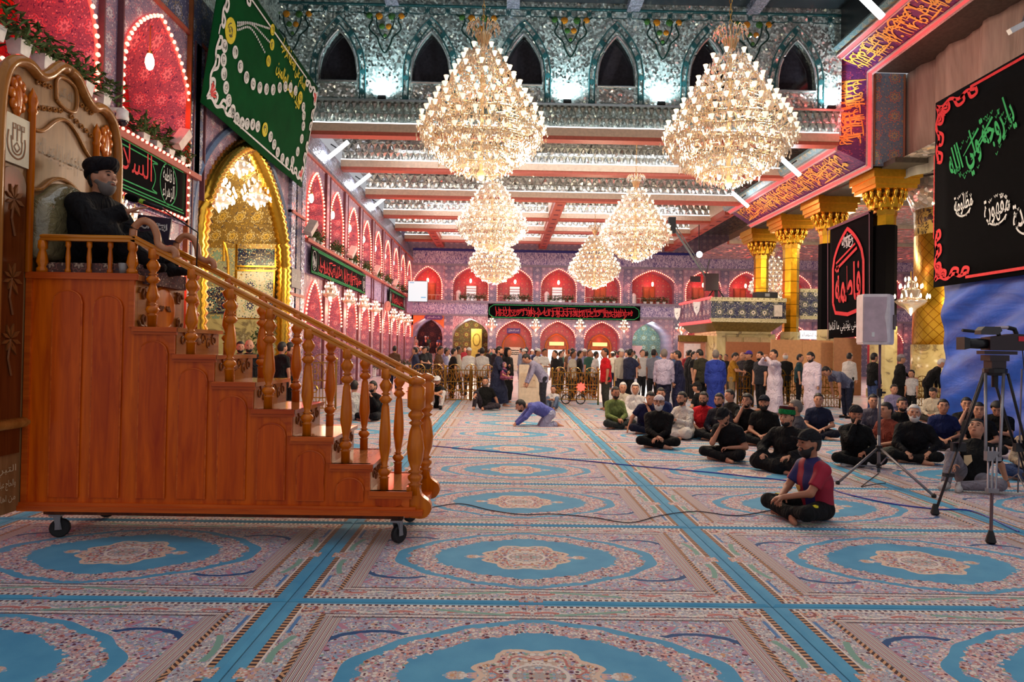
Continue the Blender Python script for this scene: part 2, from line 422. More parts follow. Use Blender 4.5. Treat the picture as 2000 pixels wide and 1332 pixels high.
BULB_ME = MB().ball((0, 0, 0), .042, 8, 6).mesh('bulb', True); BULB_ME.materials.append(BULB)
def string_lights(P, mp, label, step=.17, single=False, r=.05, off=.06, lamps=True):
    """a garland of red-tinted bulbs that follows an arch"""
    pts = [mp(a, b, -off) for a, b in resample(P, step)]
    c = pts[len(pts) // 2]
    o = empty('string_lights', mp(P[0][0], P[0][1], 0), label, 'string lights', 'red string lights around the arches')
    m = MB(); m.tube([Vector(mp(a, b, -off * .5)) - o.location for a, b in resample(P, .2)], .03, 5); m.build('halo_cord', BULBROPE, o)  # glowing cord drawn as the halo along the bulbs
    if single:
        for p in pts: link('bulb', BULB_ME, o, Vector(p) - o.location)
    else:
        m = MB()
        for p in pts: m.ball(Vector(p) - o.location, r, 6, 4)
        m.build('bulbs', BULB, o, True, kind='stuff')
    return o
def niche_light(loc, power=34):
    point_light('niche_lamp', loc, power, RED, .12)
def pendant_bulb(loc, label):
    o = empty('pendant_bulb', loc, label, 'hanging lamp', 'single bulbs hanging in the arches')
    m = MB(); m.lathe([(.02, .34), (.05, .3), (.085, .2), (.09, .1), (.06, .0), (.02, -.03)], 10); m.build('glass', WARM, o, True)
    m = MB(); m.lathe([(.012, .9), (.012, .38), (.05, .36), (.055, .3)], 8); m.build('stem', BRASS, o)
    return o
def planter(loc, n, axis, label, rng, hgt=.26):
    """row of white boxes with leafy greenery"""
    o = empty('planter', loc, label, 'plant', 'planters on the gallery sills')
    for k in range(n):
        t = (k - (n - 1) / 2) * .52; c = (t, 0) if axis == 'x' else (0, t)
        m = MB(); m.lathe([(.13, 0), (.17, hgt * .7), (.18, hgt * .7), (.15, hgt * .66)], 4, Matrix.Translation((c[0], c[1], 0)) @ Matrix.Rotation(PI / 4, 4, 'Z')); m.build('pot', WHITE, o)
    m = MB()
    for k in range(n * 110):
        t = rng.uniform(-n * .27, n * .27); s = rng.uniform(-.22, .22); z = hgt * .7 + rng.uniform(-.12, .42) * rng.random() ** .5
        a = rng.uniform(0, 6.3); L = rng.uniform(.12, .24); c = (t, s) if axis == 'x' else (s, t)
        T = Matrix.Translation((c[0], c[1], z)) @ Matrix.Rotation(a, 4, 'Z') @ Matrix.Rotation(rng.uniform(-.9, .5), 4, 'Y')
        m.add([(0, 0, 0), (L * .5, -.035, .02), (L, 0, 0), (L * .5, .035, .02)], [(0, 1, 2, 3)], T)
    m.build('foliage', plain('leaf_green', (58, 92, 40), .5, var=.5, scale=4.), o, kind='stuff')
    return o
rngP = random.Random(5)
LEFT_C = [10.75, 14.32] + [26.36 + 3.27 * k for k in range(9)]
ordn = ['first', 'second', 'third', 'fourth', 'fifth', 'sixth', 'seventh', 'eighth', 'ninth', 'tenth', 'eleventh', 'twelfth', 'thirteenth']
wallL = MB(); nicheU, nicheL = [], []
half = lambda i: 1.785 if i < 2 else 1.635
P_up, P_lo = [], []
for i, c in enumerate(LEFT_C):
    hw = half(i); aw = 1.38 if i < 2 else 1.16
    u0, u1 = c - hw, c + hw
    za = 8.55 if i < 2 else 8.38; zb = 5.8 if i < 2 else 5.62
    P_up.append(arch_panel(wallL, mapL, u0, u1, 5.55, 8.75, c, aw, zb, 6.95, za, 1.3, .32))
    P_lo.append(arch_panel(wallL, mapL, u0, u1, 0., 4.38, c, aw, 0., 2.6, 4.22, 1.3, .32))
    m = MB(); m.add([mapL(a, b, 1.3) for a, b in P_up[-1]], [tuple(range(len(P_up[-1])))]); nicheU.append((m, c))
    m = MB(); m.add([mapL(a, b, 1.3) for a, b in P_lo[-1]], [tuple(range(len(P_lo[-1])))]); nicheL.append((m, c))
# golden iwan opening between the near bays and the long gallery
IW0, IW1 = 16.25, 22.85
P_iw = arch_panel(wallL, mapL, 16.1, 23.05, 0., 8.75, 19.55, 3.3, 0., 4.3, 7.5, 0., .3, 20)
wallL.quad(mapL(23.05, 0, 0), mapL(24.725, 0, 0), mapL(24.725, 8.75, 0), mapL(23.05, 8.75, 0))
wallL.quad(mapL(54.16, 0, 0), mapL(55, 0, 0), mapL(55, 8.75, 0), mapL(54.16, 8.75, 0))
wallL.quad(mapL(2, 0, 0), mapL(8.965, 0, 0), mapL(8.965, 8.75, 0), mapL(2, 8.75, 0))
WL = wallL.build('wall_left', TILE_L, kind='structure')
for i, (mm, c) in enumerate(nicheU): mm.build('niche', TILE_RED_L, WL)
for i, (mm, c) in enumerate(nicheL): mm.build('niche', TILE_RED_L if i not in (2, 3, 4) else persian('blue_niche_%d' % i, (48, 44, 74), (150, 110, 90), (30, 28, 56), (120, 70, 70), 'yz', .9), WL)
# bands of the left wall: calligraphy band over the lower arches, sill ledge, top frieze, dado
m = MB(); m.lo_hi((LX - .3, 9, 4.38), (LX + .05, 16.1, 5.55)); m.lo_hi((LX - .3, 24.72, 4.38), (LX + .05, 55, 5.55)); m.build('script_band', SCRIPT_L, WL)
m = MB(); m.lo_hi((LX - .3, 9, 5.5), (LX + .22, 16.0, 5.62)); m.lo_hi((LX - .3, 24.8, 5.5), (LX + .22, 55, 5.62)); m.build('sill_ledge', WOODRED, WL)
m = MB(); m.lo_hi((LX - .3, 8.9, 8.75), (LX + .06, 55, 8.85)); m.build('cornice', WOODRED, WL)
m = MB(); m.lo_hi((LX - .3, 8.9, 8.85), (LX + .03, 55, 9.0)); m.build('cornice_band', TILE_PIER, WL)
# silvery cove that leans out above the arcade up to the ceiling beams
m = MB(); m.add([(LX + .05, 24.7, 9.0), (LX + .05, 55, 9.0), (LX - .5, 55, 10.4), (LX - .5, 24.7, 10.4)], [(0, 1, 2, 3)]); m.build('mirror_cove', MIRROR_P, WL)
for c in [LEFT_C[k] + half(k) for k in range(1, 10)]:
    m = MB(); m.lo_hi((LX, c - .28, 0), (LX + .1, c + .28, 4.3)); m.lo_hi((LX, c - .2, 5.62), (LX + .09, c + .2, 8.7)); m.build('pilaster', TILE_PIER if c < 17 else TILE_L, WL)
m = MB()
for c in [LEFT_C[k] + half(k) for k in range(0, 10)]:
    for s in (-.3, .3): m.lo_hi((LX, c + s - .02, 0), (LX + .11, c + s + .02, 8.7))
m.build('edge_moulding', plain('dull_red_edge', (110, 60, 66), .5), WL)
# tall pier beside the iwan, mirror and tile inlay
m = MB(); m.lo_hi((LX - .02, 15.65, 0), (LX + .09, 16.15, 11)); m.build('pier', TILE_PIER, WL)
m = MB(); m.lo_hi((LX, 15.6, 0), (LX + .11, 15.66, 11)); m.build('gilt_edge', plain('gilt_edge', (150, 84, 40), .4, .3), WL)
for a, b in ((23.1, 23.55), (23.75, 24.2), (24.3, 24.7)):
    m = MB(); m.lo_hi((LX, a, .0), (LX + .12, b, 8.7)); m.build('mirror_panel', MIRROR_P if a != 23.75 else TILE_PIER, WL)
m = MB()
for zz in (3.4, 6.2): m.lo_hi((LX, 23.1, zz), (LX + .16, 24.7, zz + .1))
m.build('panel_rail', WOODRED, WL)
# upper wall set back above the near part of the hall
m = MB(); m.quad((-8.9, 5, 9.0), (-8.9, 27, 9.0), (-8.9, 27, 15.3), (-8.9, 5, 15.3)); m.quad((-8.9, 5, 9.0), (LX, 5, 9.0), (LX, 27, 9.0), (-8.9, 27, 9.0)); m.build('upper_wall', MIRROR_W, WL)
m = MB(); m.lo_hi((LX - .3, 8.9, 8.95), (LX + .02, 24.7, 9.9)); m.build('parapet', TILE_PIER, WL)
for i, c in enumerate(LEFT_C):
    nm = ordn[i]
    near = i < 2
    string_lights(P_up[i], mapL, ('red string lights around the upper arch nearest the green banner' if i == 1 else 'red string lights around the large arch above the plants' if i == 0 else f'red string lights around the {ordn[i-2]} upper arch beyond the gold iwan, left wall'), .16 if near else .15, near, .045)
    string_lights([p for p in P_lo[i] if p[1] > 1.2] if not near else P_lo[i], mapL, ('red string lights around the lower arch behind the pulpit, beside the iwan' if i == 1 else 'red string lights around the lower arch hidden behind the pulpit back' if i == 0 else f'red string lights around the {ordn[i-2]} lower arch beyond the gold iwan, left wall'), .16, False, .045)
    niche_light(mapL(c, 7.2, .45), 62 if near else 40)
    if not near:
        for zz in (7.0, 3.4): point_light('garland_glow', mapL(c + 1.6, zz, -.7), 36, (1, .16, .09), .25)
    niche_light(mapL(c, 3.0, .45), 46)
    if i > 0: pendant_bulb(mapL(c - .1, (8.55 if near else 8.38) - 1.15, .12), 'glowing bulb hanging in the upper arch nearest the green banner' if i == 1 else f'glowing bulb hanging in the {ordn[i-2]} upper arch beyond the gold iwan')
    if i != 0: planter(mapL(c + .1, 5.62, -.02 if not near else -.05), 4 if near else 3, 'y', 'white planter boxes with greenery on the sill beside the wall loudspeaker' if i == 1 else f'planter with greenery on the sill of the {ordn[i-2]} upper arch, left wall', rngP, .34 if near else .26)
planter(mapL(10.9, 5.9, -.1), 6, 'y', 'large leafy planter on the sill above the pulpit back', rngP, .3)
# wooden doors inside the far lower arches of the left wall
for i in range(5, 11):
    c = LEFT_C[i]
    m = MB(); m.lo_hi((LX - 1.28, c - .8, 0), (LX - 1.2, c + .8, 3.1)); d = m.build('door_%d' % (i - 4), GREYDOOR, kind='structure')
    for s in (-.4, .4):
        for z0 in (.3, 1.2, 2.1):
            m = MB(); m.lo_hi((LX - 1.2, c + s - .28, z0), (LX - 1.16, c + s + .28, z0 + .75)); m.build('door_panel', plain('door_panel_wood', (176, 96, 44), .3), d)

# ------------------------------------------------------------------ golden iwan
m = MB()
for (a, b), (c, d) in zip(P_iw, P_iw[1:]): m.add([mapL(a, b, 0), mapL(c, d, 0), mapL(c, d, 3.), mapL(a, b, 3.)], [(0, 1, 2, 3)])
m.add([mapL(a, b, 3.) for a, b in P_iw], [tuple(range(len(P_iw)))])
IW = m.build('wall_iwan', persian('gilded_tile', (150, 116, 50), (216, 176, 80), (60, 60, 80), (226, 206, 150), 'yz', 1.8, .35, 8., .35), kind='structure')
rope = [mapL(a + (.12 if a < 19.55 else -.12), b - .05, -.02) for a, b in resample(P_iw, .1)]
m = MB(); m.tube(rope, [.25 if k % 2 else .19 for k in range(len(rope))], 10); m.build('gold_rope_moulding', GOLD_POL, IW, True)
m = MB(); m.tube([mapL(a + (-.35 if a < 19.55 else .35), b + (.35 if b > 4.3 else 0), -.03) for a, b in resample(P_iw, .3)], .09, 6); m.build('blue_border', plain('blue_border_tile', (96, 116, 150), .3), IW)
def wall_rect(px0, py0, px1, py1, D=22.78):
    a = at(px0, py0, D); b = at(px1, py1, D); return a.x, b.x, b.z, a.z
def board(name, px, mat, D=22.78, th=.06, frame_mat=None, parent=IW, fw=.05):
    x0, x1, z0, z1 = wall_rect(*px, D)
    m = MB(); m.lo_hi((x0, D - th, z0), (x1, D + .05, z1)); o = m.build(name, mat, parent)
    if frame_mat:
        m = MB(); f = fw
        m.lo_hi((x0 - f, D - th - .03, z0 - f), (x0, D, z1 + f)); m.lo_hi((x1, D - th - .03, z0 - f), (x1 + f, D, z1 + f))
        m.lo_hi((x0, D - th - .03, z0 - f), (x1, D, z0)); m.lo_hi((x0, D - th - .03, z1), (x1, D, z1 + f)); m.build('gilt_frame', GOLD_POL, o)
    return o
board('tile_panel', (384, 424, 458, 640), persian('iwan_tile_grey', (150, 150, 120), (120, 150, 130), (90, 60, 70), (210, 180, 100), 'xz', 1.4, .25, 8.), frame_mat=GOLD_POL)
board('tile_panel', (467, 436, 538, 520), TILE_NAVY, frame_mat=GOLD_POL)
board('tile_panel', (465, 530, 534, 622), TILE_CREAM, frame_mat=GOLD_POL)
board('tile_panel', (386, 560, 440, 612), TILE_NAVY, th=.1)
board('marble_dado', (384, 622, 556, 800), MARBLE, th=.12)
board('cornice_band', (384, 412, 545, 424), TILE_CREAM, th=.14)
# ogee gold arches on the grey panel
for cx, cy, rx, ry in ((418, 520, 20, 70), (400, 470, 26, 40)):
    m = MB(); P = [at(cx + rx * 1.6 * math.cos(t) - 4, cy - ry * math.sin(t), 22.7) for t in [PI * k / 14 for k in range(15)]]
    P = [at(cx + rx * 1.6 - 4, 600 if cy > 500 else cy + 40, 22.7)] + P
    m.tube(P, .045, 6); m.build('gold_arch_rib', GOLD_POL, IW)
# muqarnas shells in the half dome
m = MB(); rq = random.Random(3)
for r_, (zz, n) in enumerate(((5.55, 7), (6.0, 6), (6.45, 5), (6.9, 4))):
    for k in range(n):
        x = -10.15 + (k + .5) * 2.7 / n
        m.ball((x, 22.7 - r_ * .25, zz), (1.3 / n, .25, .3), 10, 6)
m.build('muqarnas_shell', TILE_CREAM if False else persian('gilt_shell', (150, 110, 40), (206, 166, 70), (50, 50, 70), (226, 206, 150), 'xz', 3., .35, 8., .4), IW, True, kind='stuff')
point_light('iwan_lamp', (-8.7, 20.6, 4.4), 110, (1, .82, .5), .5)
# ------------------------------------------------------------------ far wall
FCX = [835, 919, 1006, 1091, 1177, 1275, 1374, 1457, 1550, 1640, 1730, 1815]
FC = [at(x, 560, FY).x for x in FCX]
FB = [LX] + [(a + b) / 2 for a, b in zip(FC, FC[1:])] + [FC[-1] + 2]
wallF = MB(); UPN, LON = [], []
PORTAL = {0: 4.0, 1: 3.5, 5: 4.0}
for i, c in enumerate(FC):
    u0, u1 = FB[i], FB[i + 1]; aw = min(1.45, (u1 - u0) / 2 - .3) if i != 5 else 1.95
    P = arch_panel(wallF, mapF, u0, u1, 5.55, 8.55, c, aw, 5.6, 6.85, 8.28, 1.5, .3)
    m = MB(); m.add([mapF(a, b, 1.5) for a, b in P], [tuple(range(len(P)))]); UPN.append((m, P))
    dp = PORTAL.get(i, 1.2); aw2 = aw if i not in PORTAL else min(1.6, aw + .1)
    P2 = arch_panel(wallF, mapF, u0, u1, 0, 4.35, c, aw2, 0., 2.7, 4.05 if i not in PORTAL else 4.15, dp, .3)
    m = MB(); m.add([mapF(a, b, dp) for a, b in P2], [tuple(range(len(P2)))]); LON.append((m, P2))
wallF.quad((LX - 1, FY, 8.5), (46, FY, 8.5), (46, FY, 11.4), (LX - 1, FY, 11.4)); wallF.quad((FB[-1], FY, 0), (46, FY, 0), (46, FY, 8.55), (FB[-1], FY, 8.55))
WF = wallF.build('wall_far', TILE_F, kind='structure')
for i, (mm, P) in enumerate(UPN): mm.build('niche', TILE_RED_F, WF)
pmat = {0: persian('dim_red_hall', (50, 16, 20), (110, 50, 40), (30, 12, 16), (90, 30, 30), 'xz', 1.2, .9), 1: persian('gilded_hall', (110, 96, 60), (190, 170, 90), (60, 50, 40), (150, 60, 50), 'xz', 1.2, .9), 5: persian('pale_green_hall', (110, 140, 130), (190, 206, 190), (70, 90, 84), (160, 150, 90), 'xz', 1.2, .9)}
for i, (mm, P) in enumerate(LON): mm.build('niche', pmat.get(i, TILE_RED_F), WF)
m = MB(); m.lo_hi((LX, FY - .06, 8.55), (46, FY + .2, 9.55)); m.build('script_frieze', SCRIPT_F, WF)
m = MB(); m.lo_hi((LX, FY - .12, 9.55), (46, FY + .2, 9.75)); m.build('blue_band', plain('blue_band', (40, 44, 130), .4), WF)
m = MB(); m.lo_hi((LX, FY - .08, 8.38), (46, FY + .1, 8.55)); m.lo_hi((LX, FY - .2, 5.42), (46, FY + .1, 5.58)); m.lo_hi((LX, FY - .08, 4.35), (46, FY + .1, 4.5)); m.build('string_course', plain('grey_course', (140, 134, 150), .5), WF)
m = MB(); m.lo_hi((LX, FY - .04, 4.5), (46, FY + .1, 5.42)); m.build('script_band', SCRIPT_F, WF)
for b in FB[1:]:
    m = MB(); m.lo_hi((b - .34, FY - .1, 0), (b + .34, FY, 4.35)); m.lo_hi((b - .34, FY - .1, 5.58), (b + .34, FY, 8.38)); m.build('pilaster', persian('pilaster_tile', (112, 112, 140), (206, 198, 206), (70, 72, 116), (150, 120, 140), 'xz', 1.9) if 'pilaster_tile' not in MATS else MATS['pilaster_tile'], WF)
# orange spandrel of the gateway in the corner
m = MB(); a = arch_panel(m, lambda u, z, d: (u, FY - .05 + d, z), FB[0] + .1, FB[1] - .3, 2.6, 4.33, FC[0], 1.62, 2.6, 2.7, 4.17, 0., .3); m.build('spandrel', plain('orange_spandrel', (220, 120, 60), .5), WF)
m = MB(); a = arch_panel(m, lambda u, z, d: (u, FY - .05 + d, z), FB[1] + .34, FB[2] - .34, 2.6, 4.33, FC[1], 1.5, 2.6, 2.7, 4.15, 0., .3); m.build('spandrel', script_tile('spandrel_script', (170, 110, 130), (226, 200, 206), 'xz', 1.1), WF)
def numbered(i): return ordn[i]
for i, c in enumerate(FC):
    P, P2 = UPN[i][1], LON[i][1]
    string_lights(P, mapF, f'red string lights around the {numbered(i)} upper arch of the far wall', .17)
    if i not in PORTAL: string_lights([p for p in P2 if p[1] > 1.4], mapF, f'red string lights around the {numbered(i)} lower arch of the far wall', .17)
    niche_light(mapF(c, 7.3, .6), 30)
    for zz in (6.9, 3.3): point_light('garland_glow', mapF(FB[i + 1], zz, -.8), 22, (1, .18, .12), .25); niche_light(mapF(c, 2.6, .5), 16)
    if i < 9: pendant_bulb(mapF(c, 7.05, .1), f'glowing bulb hanging in the {numbered(i)} upper arch of the far wall')
    if 0 < i < 8: planter(mapF(c + .15, 5.58, -.0), 4, 'x', f'planter row on the sill of the {numbered(i)} upper arch, far wall', rngP)
    # window or door at the back of each upper niche
    o = None
    if i in (1, 2, 3):
        m = MB(); m.lo_hi((c - .5, FY + 1.42, 5.6), (c + .5, FY + 1.5, 7.0)); o = m.build('window_%d' % i, plain('window_frame_wood', (160, 96, 76), .4), kind='structure')
        m = MB(); m.lo_hi((c - .4, FY + 1.39, 5.7), (c + .4, FY + 1.43, 6.9)); m.build('pane', plain('reflecting_pane', (240, 238, 236), .2, emit=.55, ecol=(1., .97, .95)), o)  # pane glow stands for white reflections in the glass
        for zz in (5.95, 6.2, 6.45, 6.65):
            m = MB(); m.lo_hi((c - .4, FY + 1.37, zz), (c + .4, FY + 1.395, zz + .06)); m.build('reflection_stripe', plain('reflection_stripe', (150, 130, 130), .5), o)  # grey bars break the painted reflection into stripes
    else:
        m = MB(); m.lo_hi((c - .5, FY + 1.4, 5.6), (c + .5, FY + 1.5, 7.1)); o = m.build('door_%d' % (i + 20), GREYDOOR, kind='structure')
        for s in (-.25, .25):
            m = MB(); m.lo_hi((c + s - .17, FY + 1.37, 5.75), (c + s + .17, FY + 1.41, 6.95)); m.build('door_panel', plain('door_panel_wood', (176, 96, 44), .3), o)
    m = MB()
    for k in range(9): m.lo_hi((c - 1.3 + k * .325, FY + .2, 5.6), (c - 1.27 + k * .325, FY + .23, 6.0))
    m.lo_hi((c - 1.4, FY + .19, 6.0), (c + 1.4, FY + .24, 6.05)); m.build('sill_railing', CREAMW, WF)
for x in (895, 1068, 1238):
    p = at(x, 580, FY - .0); m = MB(); m.lathe([(.2, 0), (.2, .55), (.23, .6), (.2, .72), (.1, .84), (.0, .88)], 8); o = m.build('light_box', WHITE); o.location = (p.x, FY + .12, 5.58); tag(o, {895: 'white domed light box on the sill of the second far arch', 1068: 'white domed light box on the sill of the fourth far arch', 1238: 'white domed light box on the sill of the sixth far arch'}[x], 'light box')
# arched timber doors below, two of them open onto a bright room
for i in (2, 3, 4, 6, 7):
    c = FC[i]; Pd = [(c + a, b) for a, b in arch_pts(.92, 0., 2.1, 3.05, .25, 8)]
    m = MB(); m.add([mapF(a, b, 1.12) for a, b in Pd], [tuple(range(len(Pd)))]); o = m.build('door_%d' % (i + 40), GREYDOOR, kind='structure')
    m = MB(); m.tube([mapF(a, b, 1.08) for a, b in Pd], .07, 6); m.build('door_frame', plain('door_frame_wood', (190, 116, 50), .35), o)
    if i in (3, 4):
        m = MB(); m.lo_hi((c - .7, FY + 1.02, 0), (c + .7, FY + 1.1, 1.75)); m.build('bright_opening', plain('lit_doorway', (255, 246, 226), .5, emit=1.5, ecol=(1., .95, .85)), o)
        m = MB(); m.lo_hi((c - .6, FY + 1.03, 2.1), (c + .6, FY + 1.09, 2.4)); m.build('lit_fanlight', plain('lit_fanlight', (255, 200, 100), .5, emit=1., ecol=(1., .7, .3)), o)
    elif i == 2:
        m = MB(); m.lo_hi((c - .55, FY + .6, 0), (c + .55, FY + .66, 1.9)); tag(m.build('notice_board', plain('cream_board', (216, 206, 180), .6)), 'cream notice board standing before an arched timber door', 'notice board')
        mm = MB(); rr = random.Random(2)
        for zz in (1.6, 1.42, 1.28): scribble(mm, .9, .1, rr, frame((c - .45, FY + .598, zz), (1, 0, 0), (0, 0, 1)), .02, .004)
        mm.build('lettering', CORDBLK, bpy.data.objects['notice_board'])
    for s in (-.46, .46):
        m = MB(); m.lo_hi((c + s - .3, FY + 1.06, .2 if i not in (3, 4) else 1.85), (c + s + .3, FY + 1.12, 1.0 if i not in (3, 4) else 2.05)); m.build('door_panel', plain('door_panel_wood', (176, 96, 44), .3), o)
point_light('hall_lamp', (FC[1], FY + 1.8, 3.6), 120, (1, .9, .6), .3); point_light('hall_lamp', (FC[5], FY + 2., 3.6), 150, (.85, 1, .95), .3); point_light('hall_lamp', (FC[0], FY + 2.5, 3.2), 50, (1, .8, .75), .3)
# yellow hanging inside the second gateway and a pale board inside the sixth
m = MB(); m.lo_hi((FC[1] + .0, FY + 2.6, 1.0), (FC[1] + .9, FY + 2.66, 3.4)); o = tag(m.build('yellow_banner', plain('yellow_cloth', (206, 190, 90), .7)), 'yellow patterned banner hanging inside the second gateway', 'banner')
m = MB(); m.tube([(FC[1] + .45 + .28 * math.cos(t * PI / 8), FY + 2.59, 2.5 + .5 * math.sin(t * PI / 8)) for t in range(16)], .05, 5, closed=True); m.build('emblem', plain('ochre_print', (150, 130, 50), .7), o)
m = MB(); m.lo_hi((FC[5] - 1.5, FY + 1.5, 0), (FC[5] - .5, FY + 1.56, 2.2)); tag(m.build('display_board', WHITE), 'pale display board standing inside the sixth gateway', 'board')

# ------------------------------------------------------------------ low ceiling beyond the mirror wall, with beams
CZ = 9.88
m = MB(); m.quad((-8, 26.7, 11.3), (46, 26.7, 11.3), (46, 55, 11.3), (-8, 55, 11.3)); CE = m.build('ceiling', MIRROR_C, kind='structure')
BEAMS = [26.62, 31.8, 37.45, 43.05, 47.7, 52.3]
def lozenges(m, x0, x1, y, z, h, n_rows, step, dep=.16):
    """rows of little faceted mirror stalactites"""
    n = int((x1 - x0) / step)
    for r_ in range(n_rows):
        zz = z + h * r_ / n_rows; hh = h / n_rows
        for k in range(n):
            x = x0 + (k + (.5 if r_ % 2 else 0)) * step; d = dep
            m.add([(x, y, zz + hh), (x + step / 2, y - d, zz + hh * .75), (x + step, y, zz + hh), (x + step / 2, y, zz)], [(0, 3, 1), (1, 3, 2), (0, 1, 2)])
for k, D in enumerate(BEAMS):
    X1 = 13.0 if D < 40 else 13.3
    m = MB(); m.lo_hi((-7.6, D - .25, CZ), (X1, D + .25, CZ + .14)); b = m.build('beam', WOODRED, CE)
    m = MB(); m.lo_hi((-7.6, D - .3, CZ + .14), (X1, D + .3, CZ + .45)); m.build('beam_moulding', CREAMW, CE)
    m = MB(); m.lo_hi((-7.6, D - .27, CZ + .45), (X1, D - .2, CZ + .5)); m.build('led_strip', LEDSOFT, CE)
    if D > 27:
        m = MB(); m.quad((-7.6, D - .05, CZ + .5), (X1, D - .05, CZ + .5), (X1, D - .05, 11.3), (-7.6, D - .05, 11.3)); m.build('mirror_band', MIRROR_C, CE)
        m = MB(); lozenges(m, -7.6, X1, D - .1, CZ + .5, .8, 2, .3 if D < 36 else .4); m.build('mirror_stalactites', FACET, CE, kind='stuff')
for X, d0, d1 in ((3.1, 37.6, 55), (-5.1, 47.7, 55), (13.3, 40, 55), (18.6, 40, 55), (24, 28, 55)):
    m = MB(); m.lo_hi((X - .3, d0, CZ - .02), (X + .3, d1, CZ + .3)); m.build('beam', WOODRED, CE)
    m = MB(); m.lo_hi((X - .36, d0, CZ + .3), (X + .36, d1, 11.3)); m.build('beam_moulding', CREAMW, CE)
    m = MB()
    for k in range(int((d1 - d0) / 1.4)): m.lo_hi((X - .14, d0 + .5 + 1.4 * k, CZ - .04), (X + .14, d0 + .8 + 1.4 * k, CZ))
    m.build('beam_inlay', plain('inlay_dark', (110, 50, 60), .5), CE)
# LED tubes on brackets along the coves
for i, (x, y, D) in enumerate(((660, 293, 29.2), (706, 354, 34.6), (737, 398, 40.2), (1543, 325, 27.9), (1446, 390, 35.3), (1695, 5, 18.0))):
    p = at(x, y, D); s = 1 if x < 1000 else -1
    m = MB(); v = Vector((s * .45, -.1, .33)); m.tube([-v, v], .09, 8); o = m.build('led_tube', LED); o.location = p
    tag(o, ['white LED tube on the left cove behind the first beam', 'white LED tube on the left cove behind the second beam', 'white LED tube on the left cove behind the third beam', 'white LED tube by the right fascia behind the first beam', 'white LED tube by the right fascia behind the second beam', 'white LED tube high beside the mirror wall top corner'][i], 'tube light', 'LED tubes along the coves')
    b = MB(); b.tube([(0, 0, .05), (-s * .35, .2, .3)], .03, 6); b.build('bracket', CORDBLK, o)
    point_light('tube_glow', p + Vector((0, -.2, -.1)), 30, (.85, .92, 1), .2)

# ------------------------------------------------------------------ mirror clerestory wall with lancet windows
MY = 26.5; mapM = lambda u, z, d: (u, MY + d, z)
WX = [at(x, 150, MY).x for x in (478, 660, 841, 1022, 1204, 1383, 1556)]
WB = [-8.9] + [(a + b) / 2 for a, b in zip(WX, WX[1:])] + [13.15]
wm = MB(); WP = []
for i, c in enumerate(WX):
    WP.append(arch_panel(wm, mapM, WB[i], WB[i + 1], 11.2, 15.3, c, .74, 12.02, 12.55, 14.02, .3, .42))
wm.quad((-8.9, MY, 10.3), (13.15, MY, 10.3), (13.15, MY, 11.2), (-8.9, MY, 11.2))
WM = wm.build('wall_mirror', MIRROR_W, kind='structure')
m = MB(); lozenges(m, -8.9, 13.1, MY - .02, 10.38, .82, 2, .27, .2); m.build('mirror_stalactites', FACET, WM, kind='stuff')
m = MB(); m.lo_hi((-8.9, MY - .3, 11.16), (13.1, MY, 11.24)); m.build('ledge', SILVER, WM)
dk = plain('dark_glass', (38, 36, 42), .06, 0., .3)
for i, c in enumerate(WX):
    P = WP[i]; m = MB(); m.add([mapM(a, b, .28) for a, b in P], [tuple(range(len(P)))])
    o = m.build('window_%d' % (i + 10), dk, kind='structure')
    m = MB(); m.tube([mapM(a, b, -.02) for a, b in P] , .05, 6, closed=True); m.build('window_frame', SILVER, o)
    m = MB(); m.lo_hi((c - .68, MY - .03, 11.4), (c + .68, MY, 11.92)); m.build('apron_panel', MIRROR_S, o)
    # teal cartouche border: short bars with diamonds between
    Q = [(c + a, b) for a, b in arch_pts(1.06, 11.35, 12.6, 14.58, .45, 10)]
    m = MB(); m.tube([mapM(a, b, -.02) for a, b in Q], .028, 4)
    Q2 = [(c + a, b) for a, b in arch_pts(.86, 11.35, 12.5, 14.26, .45, 10)]; m.tube([mapM(a, b, -.02) for a, b in Q2], .028, 4); m.build('cartouche_border', TEALTRIM, o)
    Q3 = [(c + a, b) for a, b in arch_pts(.96, 11.4, 12.55, 14.42, .45, 10)]
    for a, b in resample(Q3, .8):
        m = MB(); m.prism([(0, .13), (.12, 0), (0, -.13), (-.12, 0)], 0, .04, frame((a, MY, b), (1, 0, 0), (0, 0, 1), (0, -1, 0))); m.build('diamond', TEALTRIM, o)
